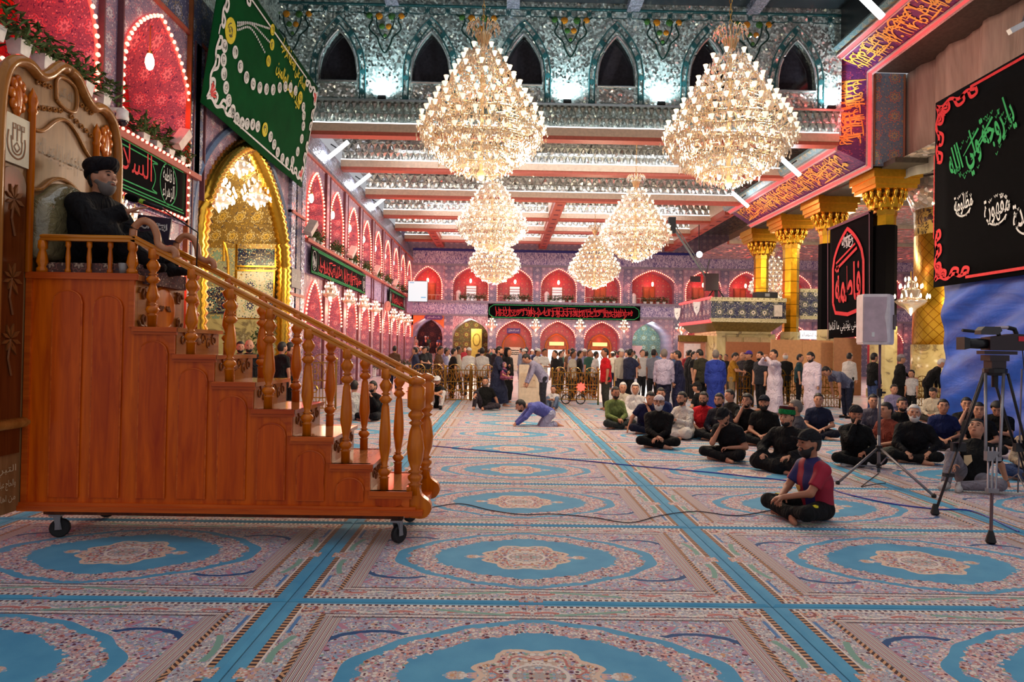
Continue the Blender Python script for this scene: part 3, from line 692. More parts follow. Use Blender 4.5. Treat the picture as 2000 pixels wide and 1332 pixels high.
# inlaid coloured-glass pendants between the windows, cartouche frieze under the ceiling
AMB = plain('amber_glass', (196, 130, 30), .15); GRN = plain('green_glass', (60, 110, 50), .15)
for i, b in enumerate(WB[1:-1]):
    T = frame((b, MY, 0), (1, 0, 0), (0, 0, 1), (0, -1, 0))
    o = empty('glass_pendant', (b, MY, 13), f'{ordn[i]} coloured glass pendant inlay between lancet windows', 'wall ornament', 'glass pendants on the mirror wall')
    Ti = Matrix.Translation((-b, -MY, -13)) @ T
    m = MB(); pts = smoothpts([(-.85, 14.72), (-.5, 14.5), (-.62, 14.1), (-.3, 13.75), (-.22, 13.5), (0, 13.15), (.22, 13.5), (.3, 13.75), (.62, 14.1), (.5, 14.5), (.85, 14.72)], 4)
    m.ribbon(pts, .06, .03, Ti); m.ribbon(smoothpts([(-.35, 14.6), (-.3, 14.2), (0, 13.7), (.3, 14.2), (.35, 14.6)], 4), .05, .03, Ti); m.build('outline', plain('dark_green_inlay', (16, 56, 50), .3), o)
    for k, (x, z, r) in enumerate(((-.62, 14.62, .13), (-.25, 14.6, .15), (.25, 14.6, .15), (.62, 14.62, .13), (-.13, 14.2, .12), (.13, 14.2, .12), (0, 13.85, .08))):
        m = MB(); m.lathe([(r, 0), (r * .7, .04), (0, .06)], 8, Ti @ Matrix.Translation((x, z, 0))); m.build('glass_boss', AMB if k % 2 else GRN, o)
m = MB()
for k in range(28):
    x = -8.6 + k * .79; T = frame((x, MY, 14.85), (1, 0, 0), (0, 0, 1), (0, -1, 0))
    m.ribbon([(0, .1), (.07, .14), (.58, .14), (.65, .1), (.65, -.1), (.58, -.14), (.07, -.14), (0, -.1), (0, .1)], .035, .02, T); m.prism([(.72, .11), (.8, 0), (.72, -.11), (.64, 0)], 0, .03, T)
m.lo_hi((-8.9, MY - .04, 15.02), (13.1, MY, 15.08)); m.build('cartouche_frieze', TEALTRIM, WM, kind='stuff')
# flood lights at the foot of the mirror wall
for i, x in enumerate((745, 925, 1108, 1292, 1625)):
    p = at(x, {745: 198, 925: 200, 1108: 205, 1292: 210, 1625: 222}[x], MY - .25)
    m = MB(); m.box((0, 0, .03), (.3, .16, .14), Matrix.Rotation(-.5, 4, 'X')); o = m.build('floodlight', CORDBLK); o.location = (p.x, MY - .2, 11.3)
    m = MB(); m.box((0, .0, .12), (.26, .13, .03), Matrix.Rotation(-.5, 4, 'X')); m.build('lens', LED, o)
    tag(o, f'{ordn[i]} black floodlight on the ledge below the lancet windows', 'floodlight', 'floodlights on the mirror wall ledge')
    l = bpy.data.lights.new('flood', 'SPOT'); l.energy = 270; l.color = (.78, .96, 1); l.spot_size = 2.7; l.spot_blend = .8; l.shadow_soft_size = .1
    q = bpy.data.objects.new('flood', l); COL.objects.link(q); q.location = (p.x, MY - .45, 11.5); q.rotation_euler = (PI - .35, 0, 0)
# high ceiling over the near part of the hall
m = MB(); m.quad((-8.9, 4, 15.3), (-8.9, 26.5, 15.3), (13.5, 26.5, 15.3), (13.5, 4, 15.3)); m.quad((13.1, 4, 13.4), (13.1, 26.6, 13.4), (13.1, 26.6, 15.3), (13.1, 4, 15.3)); CN = m.build('ceiling_high', plain('dark_coffer', (44, 52, 58), .3), kind='structure')
for X in (-4.5, .2, 4.9, 9.6):
    m = MB(); m.lo_hi((X - .25, 17.5, 15.0), (X + .25, 26.5, 15.3)); m.build('beam', MIRROR_P, CN)
for D in (24.5,):
    m = MB(); m.lo_hi((-8.9, D - .2, 15.05), (13.2, D + .2, 15.3)); m.build('beam', MIRROR_P, CN)
# ------------------------------------------------------------------ right side: stepped calligraphy fascia round the openings
FA = persian('fascia_purple', (84, 34, 96), (120, 50, 110), (60, 24, 80), (150, 60, 90), 'yz', 1.6, .5, 7.)
OUT = [(13.05, 6.0, 13.5), (13.05, 27.0, 13.5), (13.05, 27.0, 10.0), (13.05, 39.6, 10.0)]
INN = [(14.4, 6.0, 12.85), (14.4, 26.55, 12.85), (14.4, 26.55, 9.15), (14.4, 39.6, 9.15)]
m = MB()
for k in range(3): m.add([OUT[k], OUT[k + 1], INN[k + 1], INN[k]], [(0, 1, 2, 3)])
FS = m.build('wall_right_fascia', FA, kind='structure')
lerp = lambda a, b, t: tuple(p + (q - p) * t for p, q in zip(a, b))
for t0, t1, mt, nm, r in ((-.02, .13, NEONRED, 'red_light_rail', 0), (.9, 1.02, NEONRED, 'red_light_rail', 0)):
    m = MB(); off = Vector((-.05, -.03, -.05))
    A = [Vector(lerp(o, i, t0)) + off for o, i in zip(OUT, INN)]; B = [Vector(lerp(o, i, t1)) + off for o, i in zip(OUT, INN)]
    for k in range(3): m.add([A[k], A[k + 1], B[k + 1], B[k]], [(0, 1, 2, 3)])
    m.build(nm, plain('pink_lit_moulding', (226, 90, 96), .45, emit=.6, ecol=(1., .1, .1)), FS)
m = MB()
for t in (-.02, .13, .9, 1.03):
    m.tube([Vector(lerp(o, i, t)) + Vector((-.06, -.04, -.06)) for o, i in zip(OUT, INN)], .04, 5)
m.build('moulding_edge', plain('pale_moulding', (196, 170, 170), .4), FS)
m = MB(); m.tube([Vector(p) + Vector((-.05, -.02, .25)) for p in OUT[:2]], .18, 6); m.tube([Vector(p) + Vector((-.1, -.1 , .0)) for p in OUT[1:3]], .12, 6); m.tube([Vector(p) + Vector((-.1, 0, .2)) for p in OUT[2:]], .25, 6); m.build('tile_border', persian('fascia_border', (130, 170, 180), (196, 180, 110), (90, 130, 150), (210, 200, 190), 'yz', 2.4), FS)
# raised golden script on the fascia
m = MB(); rs = random.Random(11)
for k in range(3):
    a, b, c = Vector(OUT[k]), Vector(OUT[k + 1]), Vector(INN[k]); ux = (b - a); L = ux.length; ux.normalize()
    vv = (c - a); vv = (vv - ux * vv.dot(ux)); W = vv.length; vv.normalize(); nn = ux.cross(vv)
    if nn.x > 0: nn = -nn
    scribble(m, L - 1.0, W * .7, rs, frame(a + ux * .6 + vv * W * .16 + (c - a).dot(ux) * ux * .5, ux, vv, nn), .055, .03, int(L * 6))
    for hh_ in (.16, .5): scribble(m, L - 1.0, W * .36, rs, frame(a + ux * .6 + vv * W * hh_ + (c - a).dot(ux) * ux * .5, ux, vv, nn), .04, .034, int(L * 5))
m.build('calligraphy', plain('orange_script', (236, 186, 84), .5), FS)
for Y0, Y1, Z, X in ((9, 26, 12.3, 13.6), (28, 39, 9.0, 13.4)):
    for s in range(3):
        p = Vector((X, Y0 + (Y1 - Y0) * (s + .5) / 3, Z - .4)); point_light('rail_glow', p, 60, (1, .12, .1), .3)
point_light('rail_glow', (13.3, 25.9, 11), 60, (1, .1, .1), .3)
# soffit and pier behind the frame
m = MB(); m.quad((14.4, 6, 12.85), (14.4, 26.55, 12.85), (16.4, 26.55, 12.85), (16.4, 6, 12.85)); m.quad((14.4, 26.55, 9.15), (14.4, 39.6, 9.15), (17, 39.6, 9.15), (17, 26.55, 9.15)); m.build('soffit', plain('dark_soffit', (66, 58, 50), .7, var=.3), FS)
m = MB(); m.lo_hi((14.42, 26.6, 9.15), (15.75, 27.6, 12.85)); m.build('tile_pier', TILE_TEAL, FS)
m = MB(); m.tube([(14.5, 26.57, 9.2), (14.5, 26.57, 12.8)], .05, 4); m.tube([(15.7, 26.57, 9.2), (15.7, 26.57, 12.8)], .05, 4); m.build('pier_border', plain('brown_beading', (110, 84, 56), .5), FS)
# pale drape hung in the tall opening
g = G('pale_drape'); nz = g.noise(g.vscale(g.obj(), 1, 3.5, .4), 1.6, 3.)
g.set(Base_Color=g.ramp(nz, [(.3, srgb(140, 134, 122)), (.7, srgb(172, 166, 152))], False), Roughness=.8); DRAPE = g.mat
m = MB(); NY, NZ = 70, 14; rd = random.Random(4)
for a in range(NY + 1):
    for b in range(NZ + 1):
        y = 10 + 17.2 * a / NY; z = 8.75 + 4.1 * b / NZ; sag = .35 * math.sin(y * .9) * (b / NZ) * .5
        m.v.append((15.9 + .1 * math.sin(y * 3.1 + z * .4) + .06 * math.sin(y * 7 + z) - .25 * (1 - b / NZ) * math.sin(y * .7), y, z + (sag if b < NZ else 0)))
for a in range(NY):
    for b in range(NZ): i = a * (NZ + 1) + b; m.f.append((i, i + 1, i + NZ + 2, i + NZ + 1)); m.mi.append(0)
o = tag(m.build('drape', DRAPE, None, True), 'pale canvas drape filling the tall opening above the gold columns', 'curtain')
md = o.modifiers.new('thickness', 'SOLIDIFY'); md.thickness = .03
# aisle ceiling with mirror work behind the columns
m = MB(); m.quad((15.2, 8, 9.3), (15.2, 55, 9.3), (46, 55, 9.3), (46, 8, 9.3)); AC = m.build('ceiling_aisle', mirror_mosaic('mirror_aisle', (226, 206, 196), 5., .9, .2, .5), kind='structure')
for D in (33.5, 39.5, 46):
    m = MB(); m.lo_hi((15.2, D - .2, 9.12), (46, D + .2, 9.3)); m.build('beam', WOODRED, AC); m = MB(); m.lo_hi((15.2, D - .24, 9.1), (46, D - .18, 9.3)); m.build('beam_moulding', CREAMW, AC)
# ------------------------------------------------------------------ columns
COLX = 15.6
def col_D(px): return COLX / (ray(px, 500).x / ray(px, 500).y)
CD = [col_D(x) for x in (1727, 1619, 1545, 1487)]
def column(D, i):
    o = empty('column', (COLX, D, 0), ['gold capital column wrapped in black cloth beside the white loudspeaker', 'gold capital column wrapped in black cloth at the left edge of the red-lettered banner', 'bare gold column rising beside the tiled balcony', 'bare gold column behind the tiled balcony'][i], 'column', 'gold columns along the right')
    o['kind'] = 'structure'
    oc = lambda r: [(r * math.cos(PI / 8 + k * PI / 4), r * math.sin(PI / 8 + k * PI / 4)) for k in range(8)]
    m = MB(); m.prism(oc(.62), 0, .35); m.prism(oc(.5), .35, 2.9); m.build('marble_base', MARBLE, o)
    m = MB(); m.prism(oc(.42), 2.9, 7.4); s = m.build('shaft', GOLD, o)
    if i < 2:
        m = MB(); m.prism(oc(.47), .9 if i == 0 else 1.6, 7.0); m.build('black_wrap', BLACK, o)
    m = MB(); m.prism(oc(.46), 7.4, 7.62); m.prism(oc(.4), 7.62, 7.7); m.build('collar', GOLD_POL, o)
    # three tiers of little pendant shells
    for t_, (r, z, n) in enumerate(((.5, 7.78, 8), (.62, 8.0, 12), (.74, 8.22, 16))):
        for k in range(n):
            a = 2 * PI * k / n; m = MB(); m.lathe([(.0, -.2), (.06, -.1), (.1, .05), (.11, .2), (.05, .22)], 6, Matrix.Translation((r * math.cos(a), r * math.sin(a), z)))
            m.build('capital_shell', GOLD_POL, o, True)
    m = MB(); m.prism(oc(.6), 7.7, 8.3); m.build('capital_core', GOLD, o)
    m = MB()
    for k, (r, z0, z1) in enumerate(((.84, 8.4, 8.55), (.9, 8.55, 8.8), (.98, 8.8, 9.15))): m.box((0, 0, (z0 + z1) / 2), (2 * r, 2 * r, z1 - z0))
    m.build('abacus', plain('gold_abacus', (206, 150, 40), .35, .85), o)
for i, D in enumerate(CD): column(D, i)
m = MB(); m.lo_hi((14.9, 25.8, 9.1), (16.4, 42, 9.3)); m.build('architrave', plain('dark_soffit', (66, 58, 50), .7), FS)
# broad tower clad in gilt scales
p = at(1842, 560, 29.0)
g = G('gold_scales'); x, y, z = g.sep(g.obj()); th = g.m('ARCTAN2', y, x) * 1.15
d1 = ((th + z) * 2.3).fract(); d2 = ((th - z) * 2.3).fract(); e = d1.min(d2).lt(.1)
g.set(Base_Color=g.mix(e, srgb(244, 190, 60), srgb(190, 120, 24)), Metallic=.8, Roughness=.3); g.bump(d1 + d2, .8, .08)
o = empty('gilt_tower', (p.x, 29, 0), 'broad round pillar clad in gold scales at the edge of the blue tarpaulin', 'pillar'); o['kind'] = 'structure'
m = MB(); m.lathe([(1.15, 2.2), (1.1, 6.9)], 40); m.build('gold_cladding', g.mat, o, True)
m = MB(); m.lathe([(1.2, 0), (1.2, 2.2)], 40); m.build('marble_base', MARBLE, o, True)
m = MB(); m.lathe([(1.1, 6.9), (1.12, 8.0)], 40); m.build('script_collar', script_tile('gold_script', (70, 50, 40), (206, 170, 90), 'xz', 1.4), o, True)
m = MB(); m.lathe([(1.15, 8.0), (1.6, 9.2)], 40); m.build('flared_capital', MATS['mirror_aisle'], o, True)
point_light('aisle_fill', (16.6, 24.4, 4.2), 520, (1, .8, .5), .3); point_light('aisle_fill', (17.6, 34, 7.4), 160, (1, .85, .6), .3); point_light('aisle_fill', (13.0, 33.5, 5.5), 120, (1, .85, .6), .4)  # added fill lights, the front one brightens the gilt tower

# ------------------------------------------------------------------ tiled balcony (the muezzin's platform) on its marble house
BY = 35.2
def bp(x, y, D=BY): return at(x, y, D)
o = empty('balcony', (bp(1460, 640).x, BY, 0), 'tiled balcony with patterned parapet on a marble block among the gold columns', 'balcony'); o['kind'] = 'structure'
x0, x1 = bp(1389, 600).x, bp(1535, 600).x; zt, zb = bp(1460, 583).z, bp(1460, 628).z
O = o.location; sub = lambda p: Vector(p) - O
def bx(m, lo, hi): m.lo_hi(sub(lo), sub(hi))
m = MB(); bx(m, (x0, BY, zb), (x1, BY + .15, zt)); m.build('parapet', TILE_BALC, o)
m = MB(); bx(m, (x0 - .02, BY - .05, zt - .16), (x1 + .02, BY + .2, zt + .04)); bx(m, (x0 - .02, BY - .05, zb - .04), (x1 + .02, BY + .2, zb + .16)); m.build('parapet_border', persian('balcony_border', (196, 184, 140), (110, 110, 70), (70, 76, 50), (230, 220, 190), 'xz', 3.2), o)
xl = at(1328, 600, 40.5).x
m = MB(); m.add([sub(q) for q in ((x0, BY, zb), (xl, 40.5, zb), (xl, 40.5, zt), (x0, BY, zt))], [(0, 1, 2, 3)]); m.build('side_parapet', TILE_BALC_Y, o)
m = MB(); m.add([sub(q) for q in ((x0, BY, zb), (x1, BY, zb), (x1, 41, zb), (xl, 40.5, zb))], [(0, 1, 2, 3)]); m.build('deck', MARBLE, o)
m = MB(); m.tube([sub((x0, BY, zt + .02)), sub((xl, 40.5, zt + .02))], .09, 5); m.tube([sub((x0, BY, zb)), sub((xl, 40.5, zb))], .1, 5); m.build('red_lit_rail', MATS['pink_lit_moulding'], o)
m = MB(); m.add([sub(q) for q in ((x0, BY + .05, zb), (x1, BY + .05, zb), (x1 - .5, BY + .7, zb - .5), (x0 + .5, BY + .7, zb - .5), (xl, 40.5, zb), (xl + .6, 40.5, zb - .5))], [(0, 1, 2, 3), (0, 3, 5, 4)]); m.build('corbel', plain('gilt_corbel', (120, 96, 40), .4, .5, .3), o)
m = MB(); bx(m, (x0 + .5, BY + .7, zb - .62), (x1 - .5, 40, zb - .5)); bx(m, (x0 + .55, BY + .75, 0), (x0 + 1.0, 40, zb - .62)); bx(m, (x0 + 1.0, BY + .85, 0), (x1 - .2, 40, zb - .62)); m.build('marble_house', MARBLE, o)
for k in range(3):
    m = MB(); xx = x0 + 1.1 + k * .9; bx(m, (xx, BY + .78, .2), (xx + .8, BY + .86, zb - .8)); m.build('marble_panel', plain('beige_panel', (186, 160, 116), .4), o)
m = MB(); bx(m, (x0 - 1.0, BY + 2.6, 0), (x0 + .5, BY + 2.75, 2.6)); m.build('door_surround', plain('salmon_frame', (196, 130, 110), .5), o)
m = MB(); bx(m, (x0 - .7, BY + 2.5, .1), (x0 + .2, BY + 2.6, 2.2)); m.build('white_shutter', plain('pale_shutter', (226, 206, 206), .5), o)
m = MB(); bx(m, (x0 - 1.0, BY + 2.45, 2.3), (x0 + .6, BY + 2.75, 2.65)); m.build('gilt_lintel', MATS['gilt_corbel'], o)
xa, xb = bp(1562, 600, 37.).x, bp(1614, 600, 37.).x; m = MB(); bx(m, (xa, 37., bp(1588, 622, 37.).z), (xb, 37.12, bp(1588, 566, 37.).z)); m.build('far_parapet', TILE_BALC, o)
m = MB(); bx(m, (xa, 36.97, bp(1588, 571, 37.).z), (xb, 37., bp(1588, 564, 37.).z)); bx(m, (xa, 36.97, bp(1588, 624, 37.).z), (xb, 37., bp(1588, 617, 37.).z)); m.build('far_parapet_border', MATS['balcony_border'], o)
q0, q1 = at(1562, 662, 40.), at(1608, 646, 40.); m = MB(); m.lo_hi((q0.x, 40, q0.z), (q1.x, 40.05, q1.z)); q = tag(m.build('lit_sign', plain('lit_sign_white', (246, 236, 246), .4, emit=.9, ecol=(1., .95, 1.))), 'bright lit sign with script seen between column and banner', 'sign'); m = MB(); put_text(m, text_mesh('باب الشهداء'), (q0.x + q1.x) / 2, (q0.z + q1.z) / 2, (q1.x - q0.x) * .8, (q1.z - q0.z) * .6, frame((0, 39.99, 0), (1, 0, 0), (0, 0, 1), (0, -1, 0)), 0); m.build('lettering', CORDBLK, q)
p = at(1520, 607, BY - .1); m = MB(); m.lo_hi((p.x - .19, BY - .16, p.z - .3), (p.x + .19, BY - .01, p.z + .3)); tag(m.build('wall_speaker', plain('beige_speaker', (196, 184, 170), .6)), 'small beige loudspeaker fixed on the balcony parapet', 'loudspeaker')
p = at(1490, 573, BY + .6); m = MB(); m.lo_hi((-.55, -.3, 0), (.55, .3, .32)); q = m.build('equipment_case', CORDBLK); q.location = (p.x, BY + .3, zt + .04); tag(q, 'black equipment case resting on the balcony parapet', 'case')
m = MB(); m.lo_hi((-.12, -.33, .08), (.12, -.3, .24)); m.build('nameplate', plain('grey_plate', (120, 120, 120), .4), q)
# small flags on the balcony side
for i, (x, y, D) in enumerate(((1364, 603, 36.8), (1326, 614, 40.2))):
    p = at(x, y, D); m = MB(); m.prism([(-.2, .36), (.2, .36), (.15, -.1), (0, -.36), (-.15, -.1)], 0, .03, frame((0, 0, 0), (.83, -.55, 0), (0, 0, 1), (-.55, -.83, 0))); q = m.build('pennant', WHITE); q.location = p + Vector((-.12, -.12, 0)); tag(q, ['white pennant hanging on the balcony side nearer its corner', 'white pennant hanging at the far end of the balcony side'][i], 'pennant', 'white pennants on the balcony')
    m = MB(); m.tube([(-.07 * math.cos(t * .7), -.03, .08 * math.sin(t * .7)) for t in range(8)], .015, 5); m.build('emblem', plain('dark_print', (70, 60, 70), .6), q)
# plywood screens around the works
for i, (a, b, D, dd, z) in enumerate(((1418, 1505, 31.5, 0, None), (1506, 1628, 29.0, 0, None), (1629, 1683, 28.5, 0, None))):
    pa, pb = at(a, 665, D), at(b, 665, D); zt2 = at((a + b) / 2, (668, 664, 660)[i], D).z
    m = MB(); nb = max(1, int((pb.x - pa.x) / 1.2)); o = empty('plywood_screen', (pa.x, D, 0), ['brown plywood screen in front of the marble house under the balcony', 'long tan plywood screen behind the men in white robes', 'narrow brown plywood screen under the red-lettered banner'][i], 'screen', 'plywood screens')
    for k in range(nb):
        w_ = (pb.x - pa.x) / nb; m = MB(); m.lo_hi((k * w_ + .005, 0, 0), ((k + 1) * w_ - .005, .04, zt2)); m.build('plank', plain(('plywood_a', 'plywood_b', 'plywood_c')[i], ((150, 92, 56), (196, 140, 92), (150, 98, 64))[i], .6), o)
# ------------------------------------------------------------------ carpets
def rug_material():
    g = G('medallion_carpet'); p = g.obj(); x, y, z = g.sep(p); u, v = x.abs(), y.abs(); q = g.comb(u, v)
    def flowers(scale, pal, thr=.36):
        return g.voro(q, scale, 'Distance'), g.ramp(g.sep(g.voro(q, scale, 'Color'))[0], pal)
    IV, PK, RO, WN, LV, SB, NV, GN, OR = srgb(232, 218, 206), srgb(226, 176, 164), srgb(196, 116, 108), srgb(96, 34, 56), srgb(176, 160, 188), srgb(140, 172, 196), srgb(50, 62, 108), srgb(130, 166, 146), srgb(214, 156, 112)
    da, ca = flowers(46., [(0, IV), (.22, PK), (.38, SB), (.5, LV), (.62, IV), (.72, RO), (.82, GN), (.9, WN)])
    db, cb_ = flowers(17., [(0, PK), (.25, IV), (.45, RO), (.6, OR), (.75, WN), (.88, LV)])
    dc, cc = flowers(70., [(0, IV), (.3, RO), (.45, SB), (.6, IV), (.75, WN), (.88, OR)])
    def woven(ground, a=.45, b=.30):
        c = g.mix(dc.lt(.34), ground, cc); c = g.mix(da.lt(a), c, ca); c = g.mix(db.lt(b), c, cb_); c = g.mix(db.lt(b * .55), c, g.mix(g.sep(ca)[0].gt(.4), IV, WN)); return c
    vine = ((g.noise(q, 9., 1., .5, .9) * 34.).sin().abs()).lt(.22)
    field = woven(g.mix(vine, srgb(176, 168, 184), srgb(120, 140, 170)))
    border = woven(g.mix(vine, srgb(186, 180, 184), srgb(130, 96, 104)), .42, .26)
    BL = g.mix(g.noise(p, 4., 4.), srgb(46, 132, 176), srgb(100, 176, 206)); CR = srgb(228, 196, 172)
    ang = g.m('ARCTAN2', v * 1.4, u)
    def lens(a, b): return g.m('POWER', g.m('POWER', u / a, 1.45) + g.m('POWER', v / b, 1.8), .6)
    def ell(a, b): return ((u / a) * (u / a) + (v / b) * (v / b)).sqrt()
    rag = g.noise(q, 20., 2.) - .5
    # spandrel zigzags and dark blue corner scrolls
    zz = ((u + v * 1.3) * 3.0 + ((v * 7.).fract() - .5).abs() * .9).fract()
    col = g.mix(zz.lt(.13), field, srgb(190, 130, 150)); col = g.mix((zz - .16).abs().lt(.03), col, SB)
    r1 = ((u - .93) * (u - .93) + (v - .30) * (v - .30) * 1.6).sqrt(); sc1 = (r1 - .30 + rag * .05).abs().lt(.024) * v.gt(.38) * u.gt(.72)
    col = g.mix(sc1, col, srgb(30, 78, 128))
    e = lens(1.06, .74) + (ang * 14.).cos() * .012
    col = g.mix(e.lt(1.05), col, woven(srgb(206, 170, 176), .5, .3)); col = g.mix(e.lt(1.), col, BL)
    col = g.mix((e + rag * .12).lt(.92), col, woven(g.mix(vine, srgb(196, 160, 160), srgb(120, 132, 160)), .5, .34))
    e2 = lens(.74, .53) + (ang * 10.).cos() * .015 + rag * .22
    col = g.mix(e2.lt(1.), col, BL)
    e3 = ell(.33, .31) + (ang * 8.).cos() * .09 + rag * .10
    pen = (u.lt(.50) * v.lt(.085 - u * .15)).max((((u - .43) * (u - .43)) * 1. + v * v * 1.6).sqrt().lt(.06))
    col = g.mix(e3.lt(1.).max(pen), col, woven(srgb(206, 176, 156), .55, .36)); col = g.mix((e3 - .98).abs().lt(.05), col, CR); col = g.mix((e3 - .70).abs().lt(.03), col, RO)
    col = g.mix(ell(.15, .13).lt(1.), col, woven(srgb(180, 166, 160), .5, .2)); col = g.mix((ell(.15, .13) - 1.).abs().lt(.07), col, IV)
    # border zone, striped frame
    bz = u.gt(1.19).max(v.gt(.735)); col = g.mix(bz, col, border)
    st = (u * 34.).fract(); stripe = g.ramp(st, [(0, IV), (.22, srgb(70, 44, 56)), (.38, PK), (.58, srgb(120, 128, 150)), (.74, IV), (.86, srgb(80, 50, 60))])
    tw = (((v * 22. + u * 22.).fract()).lt(.5)); col = g.mix((u - 1.24).abs().lt(.055) * v.lt(.79), col, stripe); col = g.mix((u - 1.315).abs().lt(.016) * v.lt(.80), col, g.mix(tw, srgb(70, 40, 40), OR))
    col = g.mix((v - .745).abs().lt(.007) * u.lt(1.25), col, srgb(70, 44, 56)); col = g.mix((v - .775).abs().lt(.006) * u.lt(1.3), col, IV); col = g.mix((v - .795).abs().lt(.005) * u.lt(1.32), col, srgb(90, 56, 66))
    sw = (u * 17.).sin(); mean = v - .845 - sw * .022; col = g.mix(mean.abs().lt(.007) * u.lt(1.32), col, IV); col = g.mix((mean.lt(0.)) * mean.gt(-.03) * sw.gt(.2) * u.lt(1.32), col, RO)
    gr = (v - .86 + (u * 3.2).cos() * .06).abs().lt(.016) * u.lt(.62) * u.gt(.14); col = g.mix(gr, col, srgb(128, 168, 150))
    gr2 = (u - 1.40 - (v * 7.).sin() * .045).abs().lt(.02) * v.lt(.46) * v.gt(.12); col = g.mix(gr2, col, srgb(128, 168, 150))
    bs = (u - 1.45).abs().lt(.012) * v.lt(.75) * v.gt(.5); col = g.mix(bs, col, srgb(84, 130, 180))
    cr = ((u - 1.435) * (u - 1.435) + (v - .885) * (v - .885)).sqrt(); col = g.mix(cr.lt(.085), col, woven(srgb(214, 160, 140), .5, .3)); col = g.mix((cr - .05).abs().lt(.01), col, srgb(150, 84, 80)); col = g.mix((cr - .082).abs().lt(.008), col, CR)
    dot = ((v * 24.).fract()).lt(.55); col = g.mix((u - 1.505).abs().lt(.02), col, g.mix(dot, OR, srgb(56, 40, 50))); col = g.mix((u - 1.478).abs().lt(.006), col, IV)
    dotu = ((u * 24.).fract()).lt(.55); col = g.mix((v - .945).abs().lt(.012) * u.lt(1.52), col, g.mix(dotu, IV, srgb(90, 56, 64))); col = g.mix((v - .925).abs().lt(.005) * u.lt(1.5), col, IV)
    kn = (u.gt(1.45) * v.lt(.06)).max(v.gt(.92) * u.lt(.08)); edge = u.gt(1.525).max(v.gt(.962))
    col = g.mix(edge, col, BL); col = g.mix(kn * u.lt(1.56) * v.lt(.985), col, woven(srgb(206, 160, 140), .5, .3))
    g.set(Base_Color=col, Roughness=.8, Sheen_Weight=.15, Sheen_Roughness=.4, Specular_IOR_Level=.2)
    g.bump(g.noise(p, 200., 2.), .3, .004)
    return g.mat
RUGM = rug_material()
RW, RD = 3.22, 2.02
m = MB(); a, b = RW / 2 - .004, RD / 2 - .004
m.add([(-a, -b, 0), (a, -b, 0), (a, b, 0), (-a, b, 0), (-a, -b, .008), (a, -b, .008), (a, b, .008), (-a, b, .008), (-a + .03, -b + .03, .016), (a - .03, -b + .03, .016), (a - .03, b - .03, .016), (-a + .03, b - .03, .016)],
      [(0, 1, 5, 4), (1, 2, 6, 5), (2, 3, 7, 6), (3, 0, 4, 7), (4, 5, 9, 8), (5, 6, 10, 9), (6, 7, 11, 10), (7, 4, 8, 11), (8, 9, 10, 11)])
RUG = m.mesh('carpet'); RUG.materials.append(RUGM)
for r_ in range(-2, 9):
    for c in range(-2, 4):
        x = -1.39 + RW * (c + .5); y = 4.55 + RD * (r_ + .5)
        if c == -2 and y > 7.6: continue
        tag(link('carpet', RUG, None, (x, y, -.016)), f'pale blue medallion carpet, {ordn[r_ + 2]} row out from the camera, {ordn[c + 2]} column from the pulpit side', 'carpet', 'medallion carpets covering the hall floor')
FLOOR_Z = 0.0

# ------------------------------------------------------------------ pulpit staircase (minbar)
def wood(name, dark, light, axis='z', rough=.4, gs=1., coat=.12):
    g = G(name); sx = dict(x=(1.2, 14, 14), y=(14, 1.2, 14), z=(14, 14, 1.2))[axis]
    n = g.noise(g.vscale(g.obj(), *[k * gs for k in sx]), 1., 4., .6, .6); n2 = g.noise(g.obj(), 1.1, 2.)
    c = g.ramp(n, [(.25, srgb(*dark)), (.75, srgb(*light))], False)
    c = g.mix(n2, c, g.ramp(n, [(.2, tuple(k * .7 for k in srgb(*dark))), (.8, srgb(*light))], False))
    g.set(Base_Color=c, Roughness=rough, Coat_Weight=coat, Coat_Roughness=.08, Specular_IOR_Level=.25)
    MATS[name] = g.mat; return g.mat
W_SIDE = wood('pulpit_side_wood', (192, 58, 0), (246, 114, 4))
W_PANEL = wood('pulpit_panel_wood', (178, 48, 0), (236, 100, 2))
W_TRIM = wood('pulpit_trim_wood', (186, 60, 8), (232, 110, 30), 'x')
W_TURN = wood('pulpit_turned_wood', (190, 80, 0), (236, 132, 10), 'z', .2, 1., .3)
W_RAIL = wood('pulpit_rail_wood', (196, 100, 16), (236, 152, 44), 'x', .2, 1., .3)
W_CARVE = wood('pulpit_riser_wood', (150, 84, 26), (196, 124, 50), 'y', .25)
W_TREAD = wood('pulpit_tread_wood', (176, 104, 54), (206, 140, 84), 'y', .1)
W_BACK = wood('pulpit_back_wood', (138, 96, 56), (176, 130, 82), 'z', .3)
W_BACKD = wood('pulpit_back_edge', (150, 92, 36), (196, 130, 60), 'z', .2)
W_DARK = wood('pulpit_dark_wood', (84, 34, 12), (126, 62, 22), 'z', .25)
CARVE_D = plain('carved_brown_wood', (134, 76, 26), .6)  # brown wood tone of the carvings and emblem lines
YN, YF = 5.86, 6.76
NX = [-.775 - .3365 * k for k in range(8)]; NZ_ = [.455 + .2275 * k for k in range(7)]; PX, PZ, BXL, BZ0 = -3.14, 2.27, -4.05, .27
MO = Vector((-2.4, 6.3, 0))
MIN = empty('pulpit', MO, 'tall varnished wooden pulpit staircase on casters with carved high back', 'pulpit')
def part(m, name, mat, parent=None, smooth=False, **kw): return m.build(name, mat, parent or MIN, smooth, MO if (parent is None or parent is MIN) else None, **kw)
poly = [(NX[0], BZ0)]
for k in range(7):
    poly.append((NX[k], NZ_[k])); poly.append((NX[k + 1] if k < 6 else PX, NZ_[k]))
poly += [(PX, PZ), (BXL, PZ), (BXL, BZ0)]
